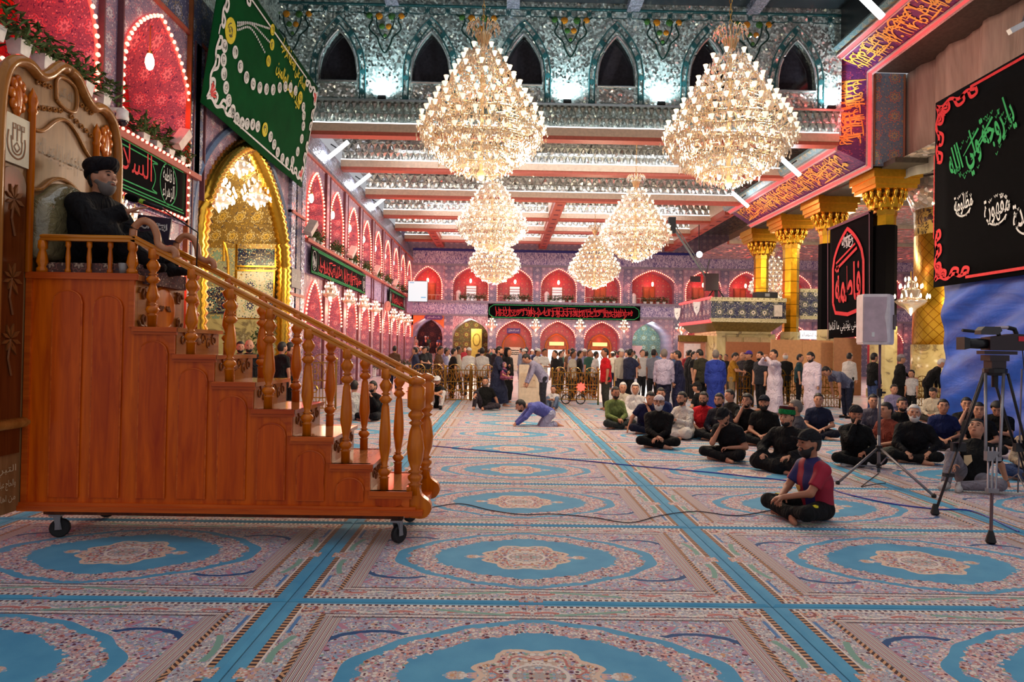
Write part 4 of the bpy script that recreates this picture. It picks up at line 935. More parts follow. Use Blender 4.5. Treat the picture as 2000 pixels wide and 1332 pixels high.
for nm, y0, y1 in (('near', YN, YN + .05), ('far', YF - .05, YF)):
    part(MB().prism([(a, b) for a, b in poly], 0, 1, frame((0, y1, 0), (1, 0, 0), (0, 0, 1), (0, y0 - y1, 0))), 'side_panel', W_SIDE)
# arched raised panels
cols = [(k, (NX[k] + (NX[k + 1] if k < 6 else PX)) / 2, NZ_[k] - .1, .115) for k in range(1, 7)] + [(7, -3.36, 2.1, .12), (8, -3.7, 2.14, .12)]
for k, c, top, w_ in cols:
    P = arch_pts(w_, .37, top - .12, top - .02, .0, 8)
    part(MB().prism([(c + a, b) for a, b in P], 0, .018, frame((0, YN, 0), (1, 0, 0), (0, 0, 1), (0, -1, 0))), 'raised_panel', W_PANEL)
    part(MB().tube([(c + a, YN - .012, b) for a, b in P], .009, 5, closed=True), 'panel_bead', W_TRIM)
lens = [(-.945 + .115 * math.cos(t * PI / 12), .37 + .05 * math.sin(t * PI / 12)) for t in range(24)]
part(MB().prism(lens, 0, .016, frame((0, YN, 0), (1, 0, 0), (0, 0, 1), (0, -1, 0))), 'raised_panel', W_PANEL)
for k in range(7):
    x1 = NX[k + 1] if k < 6 else PX
    part(MB().lo_hi((x1, YN - .03, NZ_[k] - .035), (NX[k] + .03, YF + .03, NZ_[k])), 'tread', W_TREAD)
    m = MB(); m.lo_hi((x1 - .01, YN - .025, NZ_[k] - .06), (NX[k] + .025, YN, NZ_[k] - .03)); m.lo_hi((x1, YN - .04, NZ_[k] - .035), (NX[k] + .03, YN - .02, NZ_[k] + .004)); m.lo_hi((NX[k] - .035, YN - .02, NZ_[k] - .22), (NX[k] + .005, YN, NZ_[k] - .03)); m.prism([(NX[k] - .035, NZ_[k] - .06), (NX[k] - .11, NZ_[k] - .06), (NX[k] - .035, NZ_[k] - .14)], 0, .014, frame((0, YN, 0), (1, 0, 0), (0, 0, 1), (0, -1, 0))); part(m, 'nosing_trim', W_TRIM)
    z0 = NZ_[k - 1] if k else BZ0
    r_ = part(MB().lo_hi((NX[k] - .03, YN + .02, z0), (NX[k] + .005, YF - .02, NZ_[k] - .03)), 'riser', W_CARVE)
    m = MB(); T = frame(Vector((NX[k] + .005, 6.31, (z0 + NZ_[k]) / 2)) - MO, (0, 1, 0), (0, 0, 1), (1, 0, 0))
    for s in (-1, 1):
        for j in range(3):
            cy = s * (.08 + j * .12); P = [(cy + s * (.055 - .005 * t) * math.cos(t * .8 + j), (.06 - .0055 * t) * math.sin(t * .8 + j) + .02 * (-1) ** j) for t in range(9)]
            m.tube([(a, b, .004) for a, b in P], .0065, 5, T)
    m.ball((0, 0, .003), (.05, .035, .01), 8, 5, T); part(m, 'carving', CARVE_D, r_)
# platform front with oval medallion
r_ = part(MB().lo_hi((PX - .04, YN, NZ_[6]), (PX, YF, PZ)), 'platform_front', W_CARVE)
m = MB(); T = frame(Vector((PX, 6.31, 2.0)) - MO, (0, 1, 0), (0, 0, 1), (1, 0, 0)); m.lathe([(.24, 0), (.24, .015), (.21, .025), (0, .03)], 24, T @ Matrix.Scale(.85, 4, (0, 1, 0))); part(m, 'oval_medallion', W_TURN, r_)
m = MB()
for s in (-1, 1):
    for t_ in (-1, 1): m.tube([(s * (.36 - .01 * k + .04 * math.cos(k)), t_ * (.12 + .05 * math.sin(k)), .01) for k in range(9)], .012, 5, T)
    m.tube([(s * (.03 + .008 * k) , .02 * math.sin(k * 1.3), .035) for k in range(10)], .012, 5, T)
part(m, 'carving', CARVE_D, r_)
part(MB().lo_hi((BXL, YN, PZ - .05), (PX + .02, YF, PZ)), 'platform', W_TREAD)
m = MB(); m.lo_hi((BXL, YN - .03, PZ - .05), (PX + .03, YN, PZ + .005)); m.lo_hi((PX - .04, YN - .02, NZ_[6]), (PX + .004, YN, PZ - .04)); m.lo_hi((BXL, YN - .02, .3), (BXL + .05, YN, PZ)); part(m, 'platform_trim', W_TRIM)
m = MB(); m.lo_hi((BXL - .01, YN - .05, .255), (NX[0] + .12, YF + .05, .30)); m.lo_hi((BXL - .01, YN - .03, .30), (NX[0] + .06, YN, .325)); part(m, 'base_moulding', W_TRIM)
part(MB().lo_hi((BXL + .15, YN + .05, .205), (NX[0] - .05, YF - .05, .256)), 'underframe', W_DARK)
for cx, cy in ((-.88, 5.9), (-.88, 6.62), (-3.8, 5.95), (-3.8, 6.65)):
    cz = .085
    c_ = part(MB().lo_hi((cx - .05, cy - .05, .19), (cx + .05, cy + .05, .206)), 'caster', plain('zinc', (150, 150, 152), .35, .8))
    off = (.03 if cx > -2 else .02)
    m = MB(); m.lathe([(.03, -.02), (.07, -.022), (.08, -.015), (.08, .015), (.07, .022), (.03, .02)], 18, Matrix.Translation(Vector((cx + .02, cy, cz)) - MO) @ Matrix.Rotation(.9 if cx > -2 else .35, 4, 'Z') @ Matrix.Rotation(PI / 2, 4, 'X')); part(m, 'wheel', CORDBLK, c_)
    m = MB(); R_ = Matrix.Translation(Vector((cx + .02, cy, cz)) - MO) @ Matrix.Rotation(.9 if cx > -2 else .35, 4, 'Z')
    for s in (-1, 1): m.add([(-.02, s * .032, -.01), (.02, s * .032, -.01), (-.0, s * .032, .11), (-.05, s * .032, .11)], [(0, 1, 2, 3)], R_); m.box((-.012, s * .034, .05), (.04, .006, .12), R_)
    part(m, 'fork', plain('zinc', (150, 150, 152), .35, .8), c_)
# balusters and rails
def baluster_profile(h):
    b = [(.032, 0), (.032, .10), (.036, .105), (.028, .115), (.034, .13), (.040, .155), (.034, .18), (.026, .19), (.033, .2), (.026, .21)]
    t = [(.03, -.33), (.022, -.30), (.033, -.29), (.04, -.265), (.034, -.24), (.024, -.228), (.034, -.22), (.026, -.205), (.036, -.17), (.04, -.14), (.03, -.1), (.026, -.09), (.034, -.08), (.034, 0)]
    mid0, mid1 = .21, h - .33
    mid = [(.030, mid0 + (mid1 - mid0) * .1), (.038, mid0 + (mid1 - mid0) * .35), (.036, mid0 + (mid1 - mid0) * .6)] if mid1 - mid0 > .06 else []
    return b + mid + [(r, h + z) for r, z in t if h + z > .215]
rz = lambda x: 1.395 + (-.79 - x) * .494
for y in (YN + .06, YF - .06):
    for k in range(7):
        x = -1.0 - .3365 * k; h = rz(x) - NZ_[k]
        part(MB().lathe([(max(.019, .033 + (r - .033) * 2.0) * 1.22, z) for r, z in baluster_profile(h)], 14, Matrix.Translation((x, y, NZ_[k]))), 'baluster', W_TURN, smooth=True)
    # inclined handrail with grooved section
    a, b = Vector((-.76, y, rz(-.76))), Vector((-3.2, y, rz(-3.2))); d = (b - a).normalized(); up = Vector((0, 1, 0)).cross(d) * -1; up = up if up.z > 0 else -up
    sec = [(-.035, -.03), (.035, -.03), (.035, -.005), (.028, 0), (.036, .01), (.036, .03), (.02, .042), (-.02, .042), (-.036, .03), (-.036, .01), (-.028, 0), (-.035, -.005)]
    sec = [(p * .78, q * .78) for p, q in sec]
    m = MB(); T = frame(a, Vector((0, 1, 0)), up, d); m.prism(sec, 0, (b - a).length, T); part(m, 'handrail', W_RAIL)
    # swan-neck handle at the head of the rail
    P = smoothpts([(-3.2, 2.6), (-3.19, 2.68), (-3.12, 2.74), (-3.04, 2.71), (-2.995, 2.62), (-2.98, 2.54), (-2.92, 2.5), (-2.86, 2.5), (-2.83, 2.46), (-2.84, 2.42)], 5)
    m = MB(); m.tube([(q, y, r) for q, r in P], [.032] * len(P), 8); part(m, 'swan_neck', plain('pale_varnished_wood', (190, 124, 84), .2), smooth=True)
    # newel with scroll foot
    x = -.735; h = 1.44 - .42
    m = MB(); pr = [(.045, 0), (.045, .08), (.05, .09), (.036, .1), (.05, .14), (.05, .16), (.036, .18), (.05, .2), (.036, .215), (.05, .3), (.055, .4), (.046, .55), (.038, .6), (.05, .62), (.036, .64), (.052, .68), (.052, .7), (.04, .73), (.056, .76), (.056, .93), (.04, .95), (.056, .97), (.054, 1.0), (.03, 1.02), (0, 1.03)]
    m.lathe([(max(.03, .046 + (r - .046) * 1.9) * 1.2 if r > .001 else 0, z * h / 1.03) for r, z in pr], 16, Matrix.Translation((x, y, .42))); part(m, 'newel_post', W_TURN, smooth=True)
    fp = smoothpts([(-.8, .43), (-.7, .43), (-.672, .36), (-.6, .3), (-.585, .24), (-.62, .18), (-.67, .16), (-.74, .165), (-.8, .17)], 4)
    part(MB().prism(fp, -.045, .045, frame((0, y, 0.06), (1, 0, 0), (0, 0, 1), (0, -1, 0))), 'scroll_foot', W_TURN)
    # level rail round the platform
    part(MB().prism(sec, 0, .86, frame((-4.03, y, 2.575), (0, 1, 0), (0, 0, 1), (1, 0, 0))), 'platform_rail', W_RAIL)
    for xx, thick in ((-3.97, 1), (-3.75, .5), (-3.57, .5), (-3.39, .5), (-3.2, 1)):
        hh = 2.55 - PZ
        pr = [(.045, 0), (.045, .04), (.03, .06), (.048, .1), (.036, .17), (.028, .2), (.04, .22), (.04, .28)] if thick == 1 else [(.024, 0), (.024, .03), (.016, .05), (.02, .14), (.014, .22), (.022, .24), (.022, .28)]
        part(MB().lathe([(r, z * hh / .28) for r, z in pr], 10, Matrix.Translation((xx, y, PZ))), 'rail_post' if thick == 1 else 'spindle', W_TURN, smooth=True)
# ---- high carved back
YC = 6.31
half_o = [(0, 4.19), (.12, 4.17), (.25, 4.05), (.38, 3.98), (.5, 4.02), (.62, 4.01), (.74, 3.93), (.82, 3.72), (.84, 3.4), (.84, 3.0), (.84, .26)]
ho = smoothpts(half_o, 4)
outline = [(YC + a, b) for a, b in ho] + [(YC - a, b) for a, b in ho[::-1][:-1]]
TB = frame((-4.06, 0, 0), (0, 1, 0), (0, 0, 1), (1, 0, 0))
BK = part(MB().prism(outline, -.07, 0, TB), 'high_back', W_BACK)
lo = Matrix.Translation(-MO) @ TB
part(MB().tube([(a, b, .02) for a, b in outline if b > .3], .05, 8, lo), 'back_moulding', W_BACKD, BK, True)
for s in (-1, 1):
    part(MB().lathe([(.03, 0), (.03, 1.35), (.045, 1.37), (.03, 1.4), (.045, 1.45), (.035, 1.5), (.0, 1.58)], 10, lo @ frame((YC + s * .46, 2.27, .02), (1, 0, 0), (0, 0, 1), (0, 1, 0))), 'turned_pole', W_TURN, BK, True)
    # carved rosettes on the wings
    rm = MB(); cc = (YC + s * .63, 3.68)
    rm.ball((cc[0], cc[1], .01), (.07, .15, .025), 10, 8, lo)
    for k in range(8): rm.ball((cc[0] + .07 * math.cos(k * PI / 4), cc[1] + .04 + .12 * math.sin(k * PI / 4), .015), (.04, .05, .022), 8, 6, lo)
    part(rm, 'carved_rosette', W_TURN, BK, True)
    # lower wing panel with carved flowers
    P = [(YC + s * .66 + a, b) for a, b in arch_pts(.15, .75, 3.0, 3.12, .2, 6)]
    part(MB().prism(P, 0, .02, lo), 'wing_panel', W_DARK, BK)
    for zz in (2.75, 2.1, 1.6):
        rm = MB()
        for k in range(9):
            a_ = k * .75 + s; L_ = .13 - .006 * k; c_ = (YC + s * .66, zz + .1)
            rm.prism([(c_[0] + t * L_ * math.cos(a_ + d), c_[1] + t * L_ * 1.2 * math.sin(a_ + d)) for t, d in ((.1, 0), (.6, -.22), (1, 0), (.6, .22))], .02, .034, lo)
        rm.tube([(YC + s * .66, zz + .1, .028), (YC + s * .68, zz - .06, .028), (YC + s * .64, zz - .2, .028)], .01, 5, lo)
        part(rm, 'carved_flower', CARVE_D, BK)
# moulded ogee panels and lettering of the middle field
rr = random.Random(8)
for pts in ([(-.43, 3.5), (-.3, 3.53), (-.15, 3.66), (0, 3.72), (.15, 3.66), (.3, 3.53), (.43, 3.46)], [(-.42, 2.98), (-.3, 3.02), (-.16, 3.13), (0, 3.17), (.16, 3.13), (.3, 3.02), (.42, 2.98)], [(-.14, 3.86), (-.14, 4.05), (0, 4.1), (.14, 4.05), (.14, 3.86), (0, 3.82), (-.14, 3.86)]):
    part(MB().tube([(YC + a, b, .01) for a, b in smoothpts(pts, 4)], .018, 6, lo), 'ogee_moulding', W_BACKD, BK, True)
m = MB()
tm = text_mesh('السلام عليك يا ابا عبد الله')
put_text(m, tm, 0, 0, .7, .22, lo @ frame((YC, 3.36, .012), (1, 0, 0), (0, 1, 0)), 0)
put_text(m, text_mesh('الله اكبر'), 0, 0, .2, .12, lo @ frame((YC, 3.95, .012), (1, 0, 0), (0, 1, 0)), 0)
part(m, 'carved_lettering', plain('carved_letter_dark', (70, 44, 24), .5), BK)
m = MB()
for s in (-1, 1):
    for j in range(5):
        cx, cz = YC + s * (.08 + j * .075), 3.78 - .02 * j
        m.tube([(cx + .03 * math.cos(t) * (1 - t / 9), cz + .03 * math.sin(t) * (1 - t / 9), .01) for t in range(8)], .009, 5, lo)
        m.tube([(cx + .03 * math.cos(t) * (1 - t / 9), 3.96 - .01 * j + .03 * math.sin(t) * (1 - t / 9), .01) for t in range(8)], .009, 5, lo) if j > 1 else None
part(m, 'carved_scrollwork', W_BACKD, BK)
# square emblem on the near wing
em = part(MB().lo_hi((-.145, -.2, 0), (.145, .2, .03), lo @ Matrix.Translation((YC - .645, 3.34, 0))), 'emblem_panel', plain('pale_emblem', (196, 186, 160), .35), BK)
m = MB(); E_ = lo @ Matrix.Translation((YC - .645, 3.34, 0))
m.ribbon(smoothpts([(-.1, .06), (-.11, -.04), (-.08, -.12), (0, -.155), (.07, -.12), (.095, -.04), (.09, .03)], 4), .014, .033, E_)
m.ribbon(smoothpts([(-.07, .02), (-.05, -.09), (0, -.12), (.05, -.09), (.06, .0)], 4), .012, .033, E_)
m.ribbon([(0, -.1), (-.035, -.06), (0, -.02), (.035, -.06), (0, -.1)], .012, .033, E_)
for x_ in (-.05, 0, .05): m.ribbon([(x_, -.01), (x_, .13), (x_ + .03, .13), (x_ + .03, .09), (x_, .09)], .012, .033, E_)
part(m, 'emblem_lines', CARVE_D, BK)
m = MB()
for i_, w_ in enumerate(('التبرع', 'والحاج عباس', 'من اهالي')): put_text(m, text_mesh(w_), 0, 0, .24, .085, lo @ frame((YC - .67, .62 - .12 * i_, .025), (1, 0, 0), (0, 1, 0)), 0)
part(m, 'painted_lettering', plain('cream_paint', (216, 200, 160), .6), BK)
# tufted plastic-covered seat back
g = G('plastic_covered_upholstery'); nz = g.noise(g.obj(), 5., 3.)
g.set(Base_Color=g.ramp(nz, [(.3, srgb(96, 86, 58)), (.7, srgb(150, 136, 96))], False), Roughness=.12, Coat_Weight=1., Coat_Roughness=.03); g.bump(g.noise(g.obj(), 9., 3., .6, 1.), .6, .05); UPH = g.mat
sp = [(YC + a, b) for a, b in smoothpts([(-.42, 2.4), (-.43, 2.85), (-.3, 2.98), (-.15, 3.09), (0, 3.13), (.15, 3.09), (.3, 2.98), (.43, 2.85), (.42, 2.4)], 4)]
m = MB(); n_ = len(sp); cen = (YC, 2.75)
rings = [(1, 0), (.99, .07), (.9, .12), (.6, .15), (.3, .15)]
vs = []
for sc_, hh in rings: vs += [(cen[0] + (a - cen[0]) * sc_, cen[1] + (b - cen[1]) * sc_, hh) for a, b in sp]
fs = [(k * n_ + i, k * n_ + (i + 1) % n_, (k + 1) * n_ + (i + 1) % n_, (k + 1) * n_ + i) for k in range(len(rings) - 1) for i in range(n_)] + [tuple(range((len(rings) - 1) * n_, len(rings) * n_))]
m.add(vs, fs, lo); part(m, 'upholstered_back', UPH, BK, True)
# patterned seat mat
m = MB(); m.lo_hi((-4.0, 5.95, PZ), (PX - .02, 6.67, PZ + .1)); m.lo_hi((PX - .02, 5.98, 2.2), (PX + .07, 6.64, PZ + .06)); part(m, 'seat_mat', persian('mat_pattern', (96, 66, 60), (176, 150, 130), (70, 60, 70), (140, 90, 80), 'xz', 4., .9), smooth=False)
# plastic cup, microphone on boom, dark notice boards beyond the far rail
m = MB(); m.lathe([(.03, 0), (.042, .1), (.04, .1), (.028, .005)], 14); o = m.build('plastic_cup', plain('clear_plastic', (216, 206, 200), .1, var=.02, Transmission_Weight=.6), None, True); o.location = at(241, 534, 5.93); o.location.z = PZ; tag(o, 'clear plastic cup on the edge of the pulpit platform', 'cup')
mic = at(256, 386, 6.35); o = empty('microphone', (mic.x, mic.y, PZ), 'black microphone on a slim boom pointing at the speaker in the pulpit', 'microphone')
d_ = Vector((-.95, -.05, .32)).normalized()
q0 = Vector((0, 0, mic.z - PZ)); 
m = MB(); m.tube([q0 + d_ * .05, q0 + d_ * .03, q0 - d_ * .03, q0 - d_ * .07], [.02, .034, .034, .02], 12); m.build('foam_head', BLACK, o, True)
m = MB(); m.tube([q0 - d_ * .07, q0 - d_ * .09], .022, 10); m.tube([q0 - d_ * .12, q0 - d_ * .3], .018, 10); m.build('mic_body', CORDBLK, o, True)
m = MB(); m.tube([q0 - d_ * .085, q0 - d_ * .122], .024, 10); m.build('green_ring', plain('lime_ring', (150, 196, 50), .5), o)
e_ = q0 - d_ * .3; m = MB(); m.tube([e_, e_ - d_ * .25 + Vector((0, .2, -.1)), Vector((.45, .36, -.05)), Vector((.45, .36, -.05 ))], .008, 6); m.build('boom', CORDBLK, o)
for i, (px, sz, dd) in enumerate((((300, 446), (.17, .12), 6.95), ((306, 486), (.2, .11), 6.9))):
    p = at(*px, dd); m = MB(); m.box((0, 0, 0), (sz[0] * 2, .02, sz[1] * 2), Matrix.Rotation(.12, 4, 'Y')); o = m.build('notice_plate', plain('aubergine_plate', (52, 40, 62), .4)); o.location = p
    tag(o, ['dark plate with white script behind the pulpit rail, upper one', 'dark plate with white script behind the pulpit rail, lower one'][i], 'sign')
    m = MB(); rr = random.Random(i); scribble(m, sz[0] * 1.7, .08, rr, frame((-sz[0] * .85, -.012, .0), (1, 0, -.12), (0, 0, 1)), .012, .002); m.build('lettering', WHITE, o)
    if i == 1: m = MB(); m.tube([(0, .02, 0), (0, .02, -p.z)], .015, 6); m.build('support_pole', CORDBLK, o)
# ------------------------------------------------------------------ chandeliers
def crystal_material():
    m = bpy.data.materials.new('cut_crystal'); m.use_nodes = True; nt = m.node_tree; nt.nodes.clear()
    o = nt.nodes.new('ShaderNodeOutputMaterial'); mx = nt.nodes.new('ShaderNodeMixShader'); t = nt.nodes.new('ShaderNodeBsdfTranslucent'); gl = nt.nodes.new('ShaderNodeBsdfGlossy')
    nz = nt.nodes.new('ShaderNodeTexNoise'); nz.inputs['Scale'].default_value = 6.; cr = nt.nodes.new('ShaderNodeValToRGB'); tc = nt.nodes.new('ShaderNodeTexCoord')
    cr.color_ramp.elements[0].color = (1., .74, .52, 1); cr.color_ramp.elements[1].color = (1., .95, .88, 1); cr.color_ramp.elements[0].position = .35; cr.color_ramp.elements[1].position = .6
    nt.links.new(tc.outputs['Object'], nz.inputs['Vector']); nt.links.new(nz.outputs[0], cr.inputs[0]); nt.links.new(cr.outputs[0], t.inputs['Color'])
    gl.inputs['Color'].default_value = (1., .95, .88, 1); gl.inputs['Roughness'].default_value = .12; mx.inputs[0].default_value = .45
    nt.links.new(t.outputs[0], mx.inputs[1]); nt.links.new(gl.outputs[0], mx.inputs[2]); nt.links.new(mx.outputs[0], o.inputs[0]); return m
CRYS = crystal_material()
LAMPG = plain('lamp_glass', (255, 240, 214), .2, emit=1.0, ecol=(1., .82, .62))
FLAME = plain('lamp_flame', (255, 246, 226), .4, emit=7., ecol=(1., .92, .8))
CPROF = [(0, .12), (.18, .5), (.42, .92), (.75, 1.26), (1.05, 1.46), (1.3, 1.42), (1.75, 1.12), (2.25, .8), (2.7, .52), (3.0, .33), (3.2, .24)]
def crad(z): return float(np.interp(z, [a for a, _ in CPROF], [b for _, b in CPROF]))
lm = MB(); lm.cur = 0
lm.lathe([(.012, 0), (.03, .012), (.034, .03), (.05, .075), (.062, .105)], 8, None, False); lm.cur = 1; lm.lathe([(.012, .02), (.026, .05), (.02, .085), (0, .12)], 6, None, False)
LAMP = lm.mesh('lamp', True); LAMP.materials.append(LAMPG); LAMP.materials.append(FLAME); LAMP.polygons.foreach_set('material_index', lm.mi)
def octa(m, c, r, h):
    x, y, z = c; m.add([(x, y, z), (x + r, y, z - h * .6), (x, y + r, z - h * .6), (x - r, y, z - h * .6), (x, y - r, z - h * .6), (x, y, z - h)], [(0, 1, 2), (0, 2, 3), (0, 3, 4), (0, 4, 1), (5, 2, 1), (5, 3, 2), (5, 4, 3), (5, 1, 4)])
rc = random.Random(21); TIERS = [.3, .55, .82, 1.08, 1.34, 1.6, 1.86, 2.12, 2.38, 2.64, 2.9]
lamp_pos = []
fr = MB(); cr = MB()
for ti, z in enumerate(TIERS):
    r = crad(z); n = max(5, int(2 * PI * r / .36))
    fr.tube([(r * .93 * math.cos(2 * PI * k / 28), r * .93 * math.sin(2 * PI * k / 28), z - .06) for k in range(28)], .012, 4, closed=True)
    for k in range(n):
        a = 2 * PI * (k + .5 * (ti % 2)) / n; lamp_pos.append((r * math.cos(a), r * math.sin(a), z))
        fr.tube([(r * .45 * math.cos(a), r * .45 * math.sin(a), z + .02), (r * .75 * math.cos(a), r * .75 * math.sin(a), z - .1), (r * math.cos(a), r * math.sin(a), z)], .008, 3)
    nc = int(2 * PI * r / .05)
    for k in range(nc):
        a = 2 * PI * (k + rc.random() * .4) / nc; rr_ = r * rc.uniform(.82, 1.06)
        octa(cr, (rr_ * math.cos(a), rr_ * math.sin(a), z - .02 - rc.random() * .05), .022, rc.uniform(.08, .16))
    for k in range(nc // 2):
        a = 2 * PI * rc.random(); rr_ = r * rc.uniform(.3, .85); octa(cr, (rr_ * math.cos(a), rr_ * math.sin(a), z + rc.uniform(-.1, .1)), .02, .1)
for k in range(1500):
    z = rc.uniform(.5, 3.0); r = crad(z) * rc.uniform(.9, 1.03); a = 2 * PI * rc.random(); octa(cr, (r * math.cos(a), r * math.sin(a), z), .016, rc.uniform(.07, .13))
for k in range(900):   # beaded bowl below the widest ring
    t = rc.random() ** .6; z = 1.0 * t; r = crad(z) * rc.uniform(.9, 1.02); a = 2 * PI * rc.random(); octa(cr, (r * math.cos(a), r * math.sin(a), z), .018, .09)
for k in range(16):    # crown of curling sprays
    a = 2 * PI * k / 16
    fr.tube([((.1 + .28 * s) * math.cos(a), (.1 + .28 * s) * math.sin(a), 3.1 + .5 * math.sin(s * 2.2)) for s in (0, .25, .5, .75, 1)], .012, 4)
    for s in (.3, .6, .9, 1.0): octa(cr, ((.1 + .28 * s) * math.cos(a), (.1 + .28 * s) * math.sin(a), 3.1 + .5 * math.sin(s * 2.2)), .022, .12)
cent = MB(); cent.lathe([(.02, -.05), (.08, 0), (.1, .12), (.04, .2), (.05, .9), (.09, 1.0), (.04, 1.1), (.05, 2.2), (.09, 2.3), (.04, 2.4), (.05, 3.2), (.1, 3.3), (.03, 3.45), (.02, 3.6)], 10)
FR_ME, CR_ME, CE_ME = fr.mesh('frame'), cr.mesh('crystals'), cent.mesh('stem', True)
FR_ME.materials.append(plain('champagne_metal', (226, 196, 150), .3, .8)); CR_ME.materials.append(CRYS); CE_ME.materials.append(MATS['champagne_metal'])
def chandelier(X, D, Z, label, single, ztop, power, s=1.):
    o = empty('chandelier', (X, D, Z), label, 'chandelier', 'crystal chandeliers'); o.scale = (s, s, s)
    link('frame', FR_ME, o); link('crystals', CR_ME, o, kind='stuff'); link('stem', CE_ME, o)
    if single:
        for p in lamp_pos: link('lamp', LAMP, o, p)
    else:
        m = MB()
        for p in lamp_pos:
            m.cur = 0; m.lathe([(.012, 0), (.034, .03), (.062, .105)], 6, Matrix.Translation(p), False); m.cur = 1; m.lathe([(.02, .02), (.03, .06), (0, .12)], 5, Matrix.Translation(p), False)
        m.build('lamps', [LAMPG, FLAME], o, True, kind='stuff')
    m = MB(); n = int((ztop - Z - 3.5 * s) / s / .12)
    for k in range(max(1, n)): m.tube([(.03 * math.cos(t * PI / 3) * (k % 2), .03 * math.cos(t * PI / 3) * (1 - k % 2), 3.55 + .12 * k + .065 + .065 * math.sin(t * PI / 3)) for t in range(6)], .01, 3, closed=True)
    m.build('chain', BRASS, o, kind='stuff')
    point_light('chandelier_light', (X, D, Z - .15 * s), power, (1, .80, .56), .5); point_light('chandelier_core', (X, D, Z + 1.2 * s), power * .35, (1, .82, .6), .25)
    return o
chandelier(-.56, 15.7, 5.62, 'huge crystal chandelier hanging nearest, left of the hall centre', True, 15.3, 760)
chandelier(5.08, 15.4, 5.5, 'huge crystal chandelier hanging nearest, before the right fascia', True, 15.3, 760)
chandelier(-.52, 28.5, 5.72, 'middle crystal chandelier of the row left of the hall centre', False, 11.3, 620)
chandelier(5.5, 28.5, 5.5, 'middle crystal chandelier of the row before the right fascia', False, 11.3, 620)
chandelier(-.53, 39., 5.45, 'farthest crystal chandelier of the row left of the hall centre', False, 11.3, 620)
chandelier(5.2, 39., 5.3, 'farthest crystal chandelier of the row before the right fascia', False, 11.3, 620)
chandelier(17.3, 43.5, 4.9, 'crystal chandelier seen between the two bare gold columns', False, 9.3, 200)
# little wall chandeliers
def small_chandelier(loc, label, power=22, s=1., bright=False):
    o = empty('small_chandelier', loc, label, 'chandelier', 'small wall chandeliers'); o.scale = (s, s, s)
    m = MB(); m.lathe([(.0, -.42), (.05, -.36), (.16, -.22), (.34, -.1), (.42, .0), (.36, .03), (.2, .12), (.26, .3), (.22, .32), (.1, .4), (.12, .52), (.02, .6)], 14); m.build('crystal_body', CRYS, o, True)
    m = MB()
    for n, r, z in ((12, .46, .06), (8, .29, .36), (5, .14, .56)) + (((14, .4, -.12), (10, .4, .22), (9, .22, -.26), (6, .2, .46)) if bright else ()):
        for k in range(n): m.lathe([(.014, 0), (.032, .05), (.024, .1), (0, .14)], 6, Matrix.Translation((r * math.cos(2 * PI * k / n), r * math.sin(2 * PI * k / n), z)), False)
    m.build('lamps', FLAME if bright else plain('small_lamp', (255, 236, 206), .4, emit=3.6, ecol=(1., .8, .52)), o, True, kind='stuff')
    m = MB(); m.tube([(0, 0, .6), (0, 0, .85)], .015, 5); m.build('stem', BRASS, o)
    point_light('small_chandelier_light', Vector(loc) + Vector((0, 0, -.5 * s)), power, (1, .75, .45), .25)
    return o
for i, (x, y) in enumerate(((645, 575), (682, 588), (711, 597), (734, 606), (769, 619), (784, 623), (797, 628))):
    small_chandelier(onx(x, y, -6.75), f'{ordn[i]} small glowing chandelier along the left wall arcade from the pulpit', 16, .72)
for i, (x, y) in enumerate(((960, 637), (1046, 639), (1133, 640), (1219, 641), (1331, 644))):
    p = at(x, y, 54.4); small_chandelier(p, f'{ordn[i]} small glowing chandelier along the far wall from the corner', 14, .95)
for i, (x, y, D) in enumerate(((468, 322, 20.4), (428, 388, 19.6), (503, 385, 21.2))):
    small_chandelier(at(x, y, D), ['topmost bright chandelier inside the gold iwan', 'lower bright chandelier inside the gold iwan, nearer the pulpit', 'lower bright chandelier inside the gold iwan, beside the rope moulding'][i], 26, 1.0, True)
for i, (x, y, D) in enumerate(((240, 425, 10.6), (262, 440, 10.9))): small_chandelier(at(x, y, D), ['small bright chandelier low behind the speaker in the pulpit, left one', 'small bright chandelier low behind the speaker in the pulpit, right one'][i], 18, .4)
o = small_chandelier(at(1779, 588, 27.0), 'wide glowing chandelier beside the broad gold pillar', 60, 1.4)

